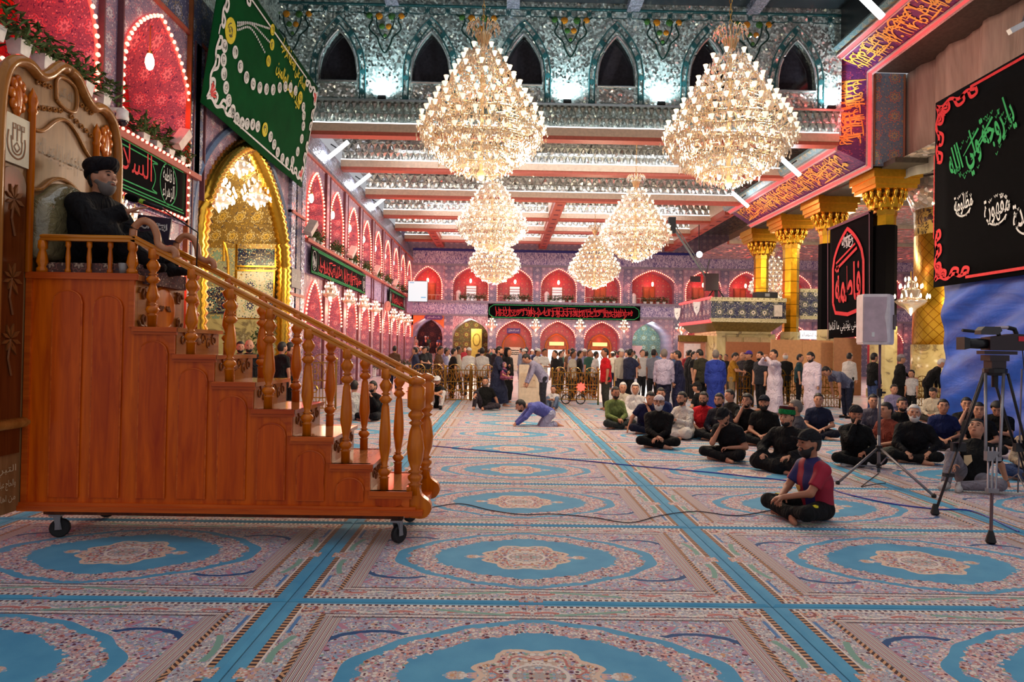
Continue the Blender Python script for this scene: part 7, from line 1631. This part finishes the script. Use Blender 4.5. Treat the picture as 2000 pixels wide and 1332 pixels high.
    if hat:
        kind, col = hat; X_ = Field(hh)
        if kind == 'cap':
            def cf(x, y, z):
                u = loc_(x, y, z); d = EL_(u, (.094, .112, .115), (0, .004, .02)); d = np.maximum(d, -(u[2] - .03)); br = np.maximum(np.maximum(np.abs(u[2] - .036 + .25 * (u[1] + .1)) - .008, np.sqrt((u[0] / .078) ** 2 + ((u[1] + .09) / .095) ** 2) * .08 - .08), u[1] + .06); return np.minimum(d, br)
        elif kind == 'knit':
            def cf(x, y, z):
                u = loc_(x, y, z); return np.maximum(EL_(u, (.092, .11, .105), (0, .004, .028)), -(u[2] - .035 - .15 * u[1]))
        elif kind == 'turban':
            def cf(x, y, z):
                u = loc_(x, y, z); w_ = u[2] - .065 + .35 * u[1]; q = np.sqrt((u[0] / .9) ** 2 + (u[1] / 1.1) ** 2); d = np.sqrt(((q - .082) / 1.) ** 2 + (w_ / 1.25) ** 2) - .038; d = np.minimum(d, EL_(u, (.105, .125, .07), (0, .02, .095))); return d
        elif kind == 'fez':
            def cf(x, y, z):
                u = loc_(x, y, z); w_ = u[2] + .12 * u[1]; return np.maximum(np.maximum(np.sqrt(u[0] ** 2 + (u[1] * .86) ** 2) - .094, w_ - .135), -(w_ - .035))
        elif kind == 'scarf':
            def cf(x, y, z):
                u = loc_(x, y, z); d = EL_(u, (.105, .12, .15), (0, .02, -.01)); return np.maximum(d, -np.maximum(u[1] + .02, u[2] - .07))
        X_.fn(HC, .23 * hs, cf); parts['hat'] = field_obj({'cap': 'cap', 'knit': 'knit_cap', 'turban': 'turban', 'fez': 'felt_hat', 'scarf': 'headscarf'}[kind], X_, cloth(tuple(col)), body)
        if kind == 'fez':
            X_ = Field(hh)
            def c2(x, y, z):
                u = loc_(x, y, z); w_ = u[2] + .12 * u[1]; return np.maximum(np.maximum(np.sqrt(u[0] ** 2 + (u[1] * .86) ** 2) - .102, w_ - .095), -(w_ - .03))
            X_.fn(HC, .23 * hs, c2); field_obj('hat_band', X_, cloth((16, 120, 60)), body)
    if collar:
        X_ = Field(hh); X_.cap(N + nd * .0, N + nd * .05, .064, .06, .01, [(N + nd * .05, nd), (N - nd * .005, -nd)]); field_obj('collar', X_, cloth(tuple(collar)), body)
    body['_j'] = 0; del body['_j']
    return body, dict(HC=HC, Rh=Rh, WL=WL, WR=WR, N=N, C=C, P=P, fw=fw, rt=rt, sp=sp2)
# ------------------------------------------------------------------ everybody in the hall
K = (12, 12, 14); NAVY = (24, 30, 58)
def vox(D): return .012 if D < 9 else .0155 if D < 13.5 else .018
def sit(label, px, ytop, th=0., dz=.89, **kw):
    p = fl(px, ytop, dz); th_ = math.radians(th); kw.setdefault('h', vox(p.y))
    off = Vector((math.sin(th_), -math.cos(th_), 0)) * .08   # the head sits a little ahead of the seat
    return person(label, (p.x - off.x, p.y - off.y, 0), th_, group='men seated on the carpet', **kw)
def stand(label, px, D, th=0., hgt=1.0, **kw):
    p = at(px, 700, D); kw.setdefault('h', .02); return person(label, (p.x, D, 0), math.radians(th), hgt, 'stand', lean=kw.pop('lean', .04), **kw)
CHEEK = dict(hr=(-.035, -.20, .63), er=(-.3, -.5, -1), curl=.9); CHEEKL = dict(hl=(.05, -.2, .64), el=(.3, -.5, -1), curl=.9)
# striped football shirt
g = G('striped_jersey'); x, y, z = g.sep(g.obj()); st = ((x * 4.2 + .5).fract()).lt(.5)
col = g.mix(st, srgb(28, 32, 92), srgb(146, 12, 44)); col = g.mix(x.abs().gt(.2), col, srgb(156, 14, 46)); g.set(Base_Color=col, Roughness=.7); JERSEY = g.mat
b, j = sit('bearded man in a red and blue striped football shirt and black cap', 1578, 838, -78, .92, shirt_mat=JERSEY, trous=(12, 12, 13), beard=('black', 'full'), hat=('cap', (24, 24, 28)), skin=1, h=.0115, yaw=-.05, hl=(.02, -.36, .24), hr=(-.06, -.34, .23))
m = MB(); m.prism([(-.03, .03), (.03, .03), (.032, 0), (0, -.045), (-.032, 0)], 0, .004, frame((.03, -.205, .33), (1, 0, 0), (0, -.2, 1), (0, -1, -.2))); m.build('crest', plain('gold_crest', (206, 160, 70), .5), b)
for sx in (-1, 1): m = MB(); m.box((sx * .29, -.21, .2), (.05, .05, .02)); m.build('trouser_patch', plain('yellow_patch', (226, 206, 40), .6), b)
b, j = sit('elderly man in black shirt with white knit cap, glasses and clasped hands', 1287, 775, -16, .89, trous=(11, 11, 12), shirt=(18, 16, 16), sleeve='long', hair='grey', beard=('white', 'full'), hat=('knit', (226, 214, 214)), glasses=True, skin=0, pitch=-.22, hl=(.0, -.33, .2), hr=(.0, -.34, .22), fat=1.12, h=.014)
sit('man in black cap bowing his head into his hand, black tee shirt', 1425, 797, -48, .82, lean=.42, pitch=.55, hat=('cap', (24, 24, 28)), beard=('black', 'short'), **dict(hr=(-.05, -.30, .50), er=(-.3, -.3, -1), curl=.9), trous=(13, 13, 17), shirt=(17, 17, 20), fat=1.08)
sit('man in green banded felt hat and long black robe', 1536, 790, -52, .96, shirt=(13, 13, 16), sleeve='wide', robe=True, hat=('fez', (70, 22, 26)), beard=('black', 'short'), fat=1.18, hl=(.2, -.33, .26), hr=(-.24, -.3, .24), skin=0, h=.0135)
sit('curly haired man resting his cheek on his hand, black tee shirt', 1458, 772, -42, shirt=(12, 12, 13), hairstyle='curly', beard=('black', 'short'), pitch=-.12, **CHEEK)
sit('bearded man in a navy cap and black polo with pink badge', 1492, 775, -30, shirt=(12, 12, 13), hat=('cap', (30, 34, 46)), beard=('black', 'full'), pitch=-.1, fat=1.05)
sit('short haired man in navy polo shirt beside the green-hatted man', 1599, 770, -22, shirt=(26, 32, 56), trous=(20, 22, 36), beard=None, pitch=-.05)
sit('man in grey shirt with his back half turned, behind the green hat', 1551, 783, -110, shirt=(76, 74, 80), trous=(40, 40, 44), hairstyle='short', hair='grey')
sit('moustached man in an olive green shirt sitting cross-legged in front', 1203, 757, 12, shirt=(112, 126, 70), sleeve='long', trous=(44, 50, 50), beard=('black', 'short'), hl=(.04, -.32, .22), hr=(-.04, -.32, .22), skin=1)
sit('man in navy tee shirt leaning on his arm, hand at his mouth', 1262, 762, -5, shirt=(24, 26, 62), trous=(22, 24, 44), lean=.3, pitch=.3, side=.12, hl=(.02, -.22, .55), el=(.4, -.4, -1), hr=(-.36, -.1, .08))
sit('white haired man in cream shirt behind the olive shirt', 1217, 748, -8, shirt=(206, 196, 176), sleeve='long', hair='white', beard=('white', 'stache'), trous=(90, 86, 80))
sit('man with white headscarf and cream robe behind the olive shirt', 1241, 750, -10, shirt=(214, 206, 202), sleeve='long', hat=('scarf', (222, 214, 210)), beard=('grey', 'stache'), robe=True)
sit('bearded man in blue shirt behind the elderly man in the white cap', 1291, 759, -14, shirt=(34, 46, 88), sleeve='long', beard=('black', 'short'))
sit('man in off-white long shirt clasping his hands, seen from the side', 1331, 767, -52, shirt=(206, 198, 190), sleeve='long', robe=True, beard=('black', 'short'), hl=(.05, -.3, .36), hr=(-.02, -.31, .37))
sit('young bearded man in a bright red tee shirt', 1374, 767, -32, shirt=(196, 26, 38), trous=(66, 54, 44), beard=('black', 'full'))
sit('dark haired man in black half hidden behind the bowed black cap', 1404, 770, -40, shirt=(30, 30, 40), beard=('black', 'short'), sleeve='long')
sit('man in black sitting low behind the curly haired man', 1424, 762, -70, shirt=(13, 13, 14))
sit('man in black cap and black shirt turned away, behind the red tee', 1360, 748, -130, shirt=(14, 14, 16), hat=('cap', (22, 22, 24)))
sit('bearded man in black with fingers at his lips, dark skull cap', 1672, 795, -18, shirt=(12, 12, 13), sleeve='long', trous=(12, 12, 13), beard=('black', 'full'), hat=('knit', (38, 36, 40)), **CHEEK, feet='sock', skin=1)
sit('white haired man in black suit jacket with short white beard', 1786, 792, -28, .9, shirt=(13, 12, 16), sleeve='long', trous=(12, 11, 13), hair='white', beard=('white', 'full'), fat=1.15, hl=(.2, -.28, .2), hr=(-.12, -.32, .18), pitch=-.08)
b, j = sit('young man in black printed tee and grey trousers leaning back on one hand', 1893, 832, -48, .80, lean=-.35, pitch=-.45, shirt=(12, 12, 13), trous=(128, 122, 130), hl=(.3, .45, .06), el=(.6, .6, .3), hr=(-.12, -.34, .3), legs=((V3(-.02, -.42, .07), V3(1, -.3, .1)), (V3(-.16, -.46, .08), V3(-.1, -.3, 1))), feet='sock')
m = MB(); m.prism([(-.05, .06), (.03, .08), (.05, .0), (.0, -.07), (-.04, -.03)], 0, .004, frame((0, -.125, .36), (1, 0, 0), (0, .35, .94), (0, -.94, .35))); m.build('printed_figure', plain('pale_print', (200, 170, 130), .7), b)
sit('man in dark blue tee shirt with white lettering on the chest', 1843, 782, -26, shirt=(24, 34, 78), trous=(30, 30, 36), pitch=-.08)
sit('bearded man in black shirt, wrist watch, behind the white haired man', 1763, 778, -12, shirt=(13, 13, 14), trous=(96, 100, 84), beard=('black', 'short'), fat=.95)
sit('man in a rust red shirt turned aside behind the speaker stand', 1729, 788, -75, shirt=(122, 56, 44), trous=(70, 72, 66))
sit('moustached man in lavender shirt', 1747, 752, -8, shirt=(150, 140, 176), sleeve='long', beard=('black', 'stache'), trous=(60, 60, 70))
sit('man in cream shirt looking down at his lap', 1823, 757, -50, shirt=(206, 192, 168), sleeve='long', pitch=.4, trous=(60, 56, 50))
sit('young man in black tee with hand raised to his cheek, by the tarpaulin', 1888, 778, -30, shirt=(13, 14, 17), **CHEEK)
sit('man in black tee shirt bent over his phone behind the tripod', 1948, 786, -38, .84, shirt=(11, 11, 11), pitch=.5, lean=.3, hl=(.0, -.34, .3), hr=(-.04, -.34, .3), hairstyle='curly', fat=1.12)
sit('man in black tee shirt half hidden behind the tripod leg', 1912, 788, -30, shirt=(12, 12, 13))
sit('man with beige sleeves sitting cut off by the right edge', 2020, 812, -50, shirt=(170, 150, 126), sleeve='long', trous=(60, 74, 110), beard=('black', 'short'), hl=(.1, -.4, .1))
sit('man in grey shirt and face mask behind the speaker stand', 1706, 772, -20, shirt=(84, 78, 90), sleeve='long')
sit('bald man in khaki vest against the tarpaulin', 1893, 757, -60, shirt=(130, 110, 76), hairstyle='bald', hair='grey')
# kneeling man putting his hands to the floor
p = fl(1062, 834); person('man in a blue shirt kneeling and putting both hands to the carpet', (p.x, p.y + .25, 0), math.radians(-84), 1.02, 'bow', lean=1.12, shirt=(92, 98, 172), sleeve='long', trous=(170, 170, 196), pitch=.5, hl=(.14, -.60, .05), hr=(-.14, -.58, .05), el=(.6, .5, .3), er=(-.6, .5, .3), h=.0165, hd=(0, -.85, .12), pv=(0, .14, .26), curl=.15, beard=('black', 'short'), group='men seated on the carpet')
KN = ((V3(.12, -.40, .08), V3(.25, -.3, 1)), (V3(-.12, -.40, .08), V3(-.25, -.3, 1)))
sit('man in white cap, black tee and white trousers hugging his knees by the barrier', 854, 738, 2, .86, shirt=(11, 11, 12), trous=(214, 206, 204), hat=('cap', (226, 226, 228)), legs=KN, hl=(-.08, -.42, .42), hr=(.08, -.44, .4), el=(1, .2, .2), er=(-1, .2, .2), beard=('black', 'short'), pitch=.2, feet='shoe')
sit('bearded man in black leaning back on one hand by the barrier', 947, 740, -4, .86, shirt=(12, 12, 13), trous=(52, 46, 54), lean=-.12, hl=(.4, .12, .06), el=(.4, .8, .3), hr=(-.24, -.4, .4), legs=((V3(-.02, -.36, .07), V3(1, -.4, .1)), (V3(-.26, -.36, .08), V3(-.2, -.2, 1))), beard=('grey', 'short'))
sit('man in white shirt seen from behind between the pulpit balusters', 693, 747, 175, .86, shirt=(206, 206, 200), sleeve='short', trous=(40, 40, 48))
sit('man in black shirt raising his hand to his face, between the balusters', 727, 748, -32, .86, shirt=(12, 13, 17), sleeve='long', trous=(13, 14, 21), hl=(.2, -.3, .56), el=(.4, -.2, -1), curl=.3, beard=('black', 'short'))
p = fl(1082, 800); person('small boy in white tee shirt sitting beside the wheeled barrier', (p.x, p.y + .2, 0), math.radians(-20), .72, 'sit', shirt=(220, 216, 216), trous=(110, 130, 160), h=.02, legs=KN, hl=(-.06, -.38, .4), hr=(.05, -.38, .42), smallhead=1.3, group='men seated on the carpet')
# ------------------------------------------------------------------ the speaker in the pulpit
hp = at(192, 312, 6.3)
b, j = person('bearded preacher in black turban and black robe speaking from the pulpit', (-3.8, 6.38, PZ + .08), math.radians(76), 1.10, 'sit', lean=.16, legs=((V3(.1, -.66, .03), V3(.4, -.2, .5)), (V3(-.1, -.64, .03), V3(-.4, -.2, .5))), shirt=(14, 12, 16), sleeve='wide', robe=True, hair='black', hat=('turban', (22, 18, 24)), beard=('grey', 'full'), skin=0, h=.0105, collar=(206, 200, 206), hr=(-.12, -.42, .46), er=(-.7, .3, -.8), hl=(.14, -.34, .22), curl=.12, pitch=-.08, feet='shoe', fat=1.2)
# ------------------------------------------------------------------ standing figures beyond the seated rows
stand('man in lilac shirt bending forward beside the cream lectern', 1062, 18.6, -84, 1.0, lean=.62, shirt=(150, 146, 172), sleeve='long', trous=(44, 44, 54), pitch=.7, hl=(.2, -.46, .78), hr=(-.2, -.46, .78), el=(.4, .6, 0), er=(-.4, .6, 0), hd=(0, -.7, .55), feet='shoe', group='men standing behind the seated rows')
b, j = stand('man in long navy robe walking with a small child in his arms', 972, 19.6, 78, 1.0, shirt=(38, 42, 66), sleeve='long', robe=True, legs=((V3(.08, -.22, .09), V3(0, -1, 0)), (V3(-.08, .24, .12), V3(0, -1, 0))), hl=(.05, -.32, 1.22), hr=(-.1, -.3, 1.05), beard=('black', 'short'), group='men standing behind the seated rows')
p = at(984, 700, 19.4); person('small child in pink carried on a man\'s arm', (p.x, 19.45, .82), math.radians(60), .55, 'sit', shirt=(160, 84, 120), trous=(150, 80, 110), h=.022, hat=('scarf', (150, 110, 130)), group='men standing behind the seated rows')
stand('woman in a full black abaya walking beyond the robed man', 990, 21.5, 60, .98, shirt=(11, 11, 14), sleeve='wide', robe=True, hat=('scarf', (16, 16, 20)), group='men standing behind the seated rows')
stand('man in bright red tee shirt and dark trousers standing by the barrier', 1184, 19.4, -78, 1.0, shirt=(198, 24, 36), trous=(52, 52, 48), skin=1, group='men standing behind the seated rows', fat=1.08)
stand('man in striped lilac shirt with dark trousers standing with his back turned', 1297, 18.6, 165, 1.0, shirt=(176, 164, 186), sleeve='long', trous=(28, 30, 52), hair='grey', group='men standing behind the seated rows', fat=1.1)
stand('man in long navy robe with his hand to his mouth', 1326, 18.8, -115, .98, shirt=(30, 32, 62), sleeve='long', robe=True, hr=(-.12, -.24, 1.42), er=(-.6, -.2, -1), group='men standing behind the seated rows')
stand('man in dark olive tee shirt looking down', 1371, 19.6, -150, 1.02, shirt=(52, 50, 38), trous=(14, 14, 16), pitch=.4, group='men standing behind the seated rows', fat=1.1)
stand('man in bright blue long robe seen from behind', 1398, 18.4, 168, 1.0, shirt=(38, 56, 142), sleeve='long', robe=True, hair='grey', group='men standing behind the seated rows', fat=1.1)
stand('young man in mustard shirt and khaki trousers looking at his hands', 1430, 21.5, 60, .98, shirt=(166, 116, 34), trous=(140, 120, 90), pitch=.5, hl=(.04, -.36, 1.12), hr=(-.04, -.36, 1.14), group='men standing behind the seated rows')
stand('grey haired man in dark tee shirt in the queue', 1452, 22.5, -50, .98, shirt=(52, 48, 54), trous=(48, 44, 50), hair='grey', hairstyle='bald', group='men standing behind the seated rows')
stand('man in a purple cap and black tee shirt in the queue', 1465, 21.6, -70, 1.0, shirt=(17, 16, 17), trous=(18, 18, 21), hat=('cap', (84, 60, 150)), group='men standing behind the seated rows')
stand('stout man in black tee shirt clenching his fist', 1487, 19.8, -72, .99, shirt=(36, 38, 46), trous=(13, 14, 21), curl=1.2, fat=1.15, beard=('black', 'short'), group='men standing behind the seated rows')
stand('man in white robe raising both hands to his face', 1514, 18.4, -76, 1.02, shirt=(206, 192, 206), sleeve='long', robe=True, hl=(.06, -.30, 1.56), hr=(-.05, -.30, 1.56), el=(.8, -.2, -.6), er=(-.8, -.2, -.6), group='men standing behind the seated rows')
stand('big bearded man in white robe with head lowered', 1588, 18.0, -70, 1.0, shirt=(210, 194, 210), sleeve='long', robe=True, beard=('black', 'full'), pitch=.35, fat=1.18, group='men standing behind the seated rows')
stand('man in checked shirt and dark jeans bowing with hands on his knees', 1655, 18.2, -80, 1.0, lean=.95, shirt=(96, 100, 124), trous=(30, 34, 54), pitch=.7, hl=(.14, -.30, .56), hr=(-.14, -.30, .56), el=(.5, -.2, .6), er=(-.5, -.2, .6), hd=(0, -.8, .3), feet='shoe', group='men standing behind the seated rows')
stand('man in black jacket and blue jeans behind the speaker stand', 1705, 20.0, 100, 1.0, shirt=(12, 12, 13), sleeve='long', trous=(58, 74, 116), feet='shoe', group='men standing behind the seated rows')
stand('elderly man in black coat and grey cap holding papers', 1757, 19.6, 80, .98, shirt=(13, 13, 14), sleeve='long', robe=True, hat=('knit', (150, 140, 146)), hl=(.06, -.42, 1.1), hair='grey', group='men standing behind the seated rows')
stand('white haired man in black jacket bending forward by the tarpaulin', 1812, 19.8, 70, .98, lean=.5, shirt=(14, 14, 16), sleeve='long', trous=(16, 16, 18), hair='white', pitch=.4, group='men standing behind the seated rows')
stand('small boy in white tee holding a paper beside the old man', 1782, 19.2, -60, .72, shirt=(200, 196, 196), trous=(18, 18, 21), smallhead=1.3, group='men standing behind the seated rows')
stand('youth in dark tee shirt standing behind the second white robe', 1560, 22., 60, .96, shirt=(30, 60, 66), trous=(18, 18, 21), group='men standing behind the seated rows')
stand('bald man in black before the plywood screen', 1534, 22.5, 160, .98, shirt=(16, 16, 16), hairstyle='bald', hair='white', group='men standing behind the seated rows')
stand('slim man in white shirt before the plywood screen', 1658, 22.8, 120, 1.0, shirt=(206, 200, 196), sleeve='long', group='men standing behind the seated rows')
for i, (x, D, th, c, lb) in enumerate(((486, 14.2, 20, (20, 20, 22), 'bald bearded man in black shirt standing behind the pulpit steps'), (548, 15.5, 150, (22, 22, 24), 'man in black tee shirt standing with his back turned behind the balusters'), (563, 16.6, 140, (110, 62, 44), 'man in brown shirt standing behind the balusters'), (468, 15.6, 30, (60, 30, 36), 'young man in dark red shirt behind the bald man'))):
    stand(lb, x, D, th, 1.0 if i else 1.02, shirt=c, sleeve='short', trous=(14, 14, 17), hairstyle='bald' if i == 0 else 'short', beard=('black', 'short'), group='men standing behind the pulpit')
# ------------------------------------------------------------------ distant crowd: a few modelled figures copied with their own clothes
PROT = []
for v, kw in enumerate((dict(), dict(hl=(.04, -.3, 1.12), hr=(-.04, -.3, 1.12), pitch=.3), dict(robe=True, sleeve='long'), dict(sleeve='long', legs=((V3(.1, -.2, .09), V3(0, -1, 0)), (V3(-.1, .2, .1), V3(0, -1, 0)))), dict(hat=('knit', (226, 224, 220)), sleeve='long'), dict(fat=1.15, hr=(-.15, -.26, 1.38), er=(-.6, -.2, -1)))):
    b, j = person('prototype of the crowd', (0, 0, -50), 0, 1., 'stand', lean=.05, h=.03, fine_hands=False, face=False, **kw); PROT.append((b, list(b.children)))
CLR = [((206, 202, 200), 'white'), ((24, 24, 27), 'black'), ((196, 186, 170), 'cream'), ((40, 44, 70), 'navy'), ((120, 124, 140), 'grey'), ((30, 30, 34), 'charcoal'), ((150, 150, 186), 'lilac'), ((96, 66, 48), 'brown'), ((60, 96, 84), 'teal'), ((226, 222, 218), 'bright white'), ((140, 40, 50), 'maroon'), ((86, 110, 150), 'blue')]
rw = random.Random(77); used = {}
ZONE = [(0, 'left arcade'), (800, 'left corner gateway'), (880, 'second gateway'), (960, 'first lit doorway'), (1050, 'middle lit doorway'), (1135, 'last lit doorway'), (1225, 'sixth gateway'), (1320, 'balcony side'), (1400, 'marble house')]
first_use = set()
def crowd_member(px, D, th, ci, v, hgt, z=0.):
    b, kids = PROT[v]
    if v in first_use: c = b.copy(); COL.objects.link(c); cc = []
    else: c = b; cc = None
    if cc is not None:
        for k_ in kids:
            q = k_.copy(); COL.objects.link(q); q.parent = c; cc.append(q)
    else: cc = kids; first_use.add(v)
    p = at(px, 700, D); c.location = (p.x, D, z - .03); c.rotation_euler = (0, 0, math.radians(th)); c.scale = (hgt,) * 3
    col, cn = CLR[ci]; zone = [n for x, n in ZONE if px >= x][-1]; where = 'near' if D < 27 else 'mid' if D < 38 else 'deep'
    base = {'robe': 'robe'}.get(cc[0].name.split('.')[0], 'shirt'); act = ['standing idle', 'looking at his hands', 'standing tall', 'walking', 'in a white cap', 'touching his chin'][v]
    while f"{cn}{act}{where}{zone}" in used:
        ci = (ci + 1) % len(CLR); col, cn = CLR[ci]
    used[f"{cn}{act}{where}{zone}"] = 1
    lb = f"man in {cn} {base} {act}, {where} crowd before the {zone}"; c['label'] = lb; c['category'] = 'person'; c['group'] = 'crowd at the far end of the hall'
    tm = cloth(col); tr = cloth(rw.choice(((26, 26, 30), (44, 44, 54), (60, 54, 48), (30, 34, 56))))
    for q in cc:
        n = q.name.split('.')[0]; q.material_slots[0].link = 'OBJECT'; q.material_slots[0].material = {'shirt': tm, 'robe': tm, 'trousers': tr}.get(n, q.data.materials[0])
    c.material_slots[0].link = 'OBJECT'; c.material_slots[0].material = SKIN[rw.randrange(4)]
for px, D, th, ci, v in ((855, 23, 80, 7, 1), (884, 22.5, 110, 1, 0), (915, 24, 20, 9, 4), (941, 23, 175, 0, 0), (870, 26, 90, 6, 3), (893, 24.2, 100, 2, 3), (1086, 22.5, -60, 5, 0), (1117, 23, 60, 2, 0), (1130, 23.4, 90, 1, 3), (1162, 25, 100, 0, 0), (1150, 26, 30, 8, 0), (1211, 22.4, 30, 2, 4), (1229, 21.8, 120, 3, 5), (1253, 25, 20, 0, 0), (1262, 26, 170, 6, 3), (1276, 23, 150, 4, 0), (1060, 24.5, 40, 9, 1), (1048, 25, 60, 9, 4), (770, 27, 175, 7, 0), (1345, 25, 90, 1, 5), (1352, 24, 60, 1, 0), (825, 27, 60, 5, 1)):
    crowd_member(px, D, th, ci, v, rw.uniform(.96, 1.03))
for k in range(74):
    D = rw.uniform(25, 48); px = rw.uniform(800, 1420)
    crowd_member(px, D, rw.uniform(0, 360), rw.randrange(len(CLR)), rw.randrange(6), rw.uniform(.94, 1.04))
# steps inside the corner gateway with people coming down
ST = MB()
for k in range(5): ST.lo_hi((FC[0] - 1.6, FY + .3 + .55 * k, 0), (FC[0] + 1.6, FY + 4., .25 * (k + 1)))
ST.build('floor_gateway_steps', STONE, kind='structure')
for k in range(9):
    i = rw.randrange(5); D = FY + .55 + .55 * i; px = 835 + rw.uniform(-26, 26); crowd_member(px, D, rw.uniform(-40, 40), rw.randrange(len(CLR)), rw.randrange(6), .98, .25 * (i + 1))
# small joined carvings, prints and paired facial features count as one part each
for ob in list(COL.objects):
    n = ob.name.split('.')[0]
    if ob.parent is not None and n in ('carving', 'carved_scrollwork', 'carved_lettering', 'painted_lettering', 'carved_rosette', 'carved_flower', 'eyes', 'eyebrows', 'lettering', 'red_lettering', 'white_lettering', 'green_lettering', 'script', 'calligraphy', 'corner_scroll', 'corner_flower', 'white_oval', 'emblem_lines', 'screen_graphics', 'rails', 'middle_stage', 'clamp', 'hub', 'nosing_trim', 'edge_moulding', 'sill_railing', 'beam_inlay', 'border_line', 'green_border', 'red_border', 'red_edge', 'hem', 'shoes', 'socks', 'hour_marks', 'handle_mount', 'moulding_edge', 'cartouche_border', 'fork', 'remote_head', 'tile_border', 'platform_trim', 'sill_ledge', 'script_band', 'string_course', 'collar', 'hands'):
        ob['kind'] = 'stuff'
# little bulbs are seen but the lamps above do the lighting work
for mt in (BULB, BULBROPE, LAMPG, FLAME, WARM, LED, LEDSOFT, MATS['small_lamp'], MATS['pink_lit_moulding'], MATS['clock_dial'], MATS['blue_diode'], MATS['red_label'], MATS['reflecting_pane'], MATS['lit_fanlight'], MATS['red_glow_emblem'], MATS['screen_blue']):
    mt.cycles.emission_sampling = 'NONE'
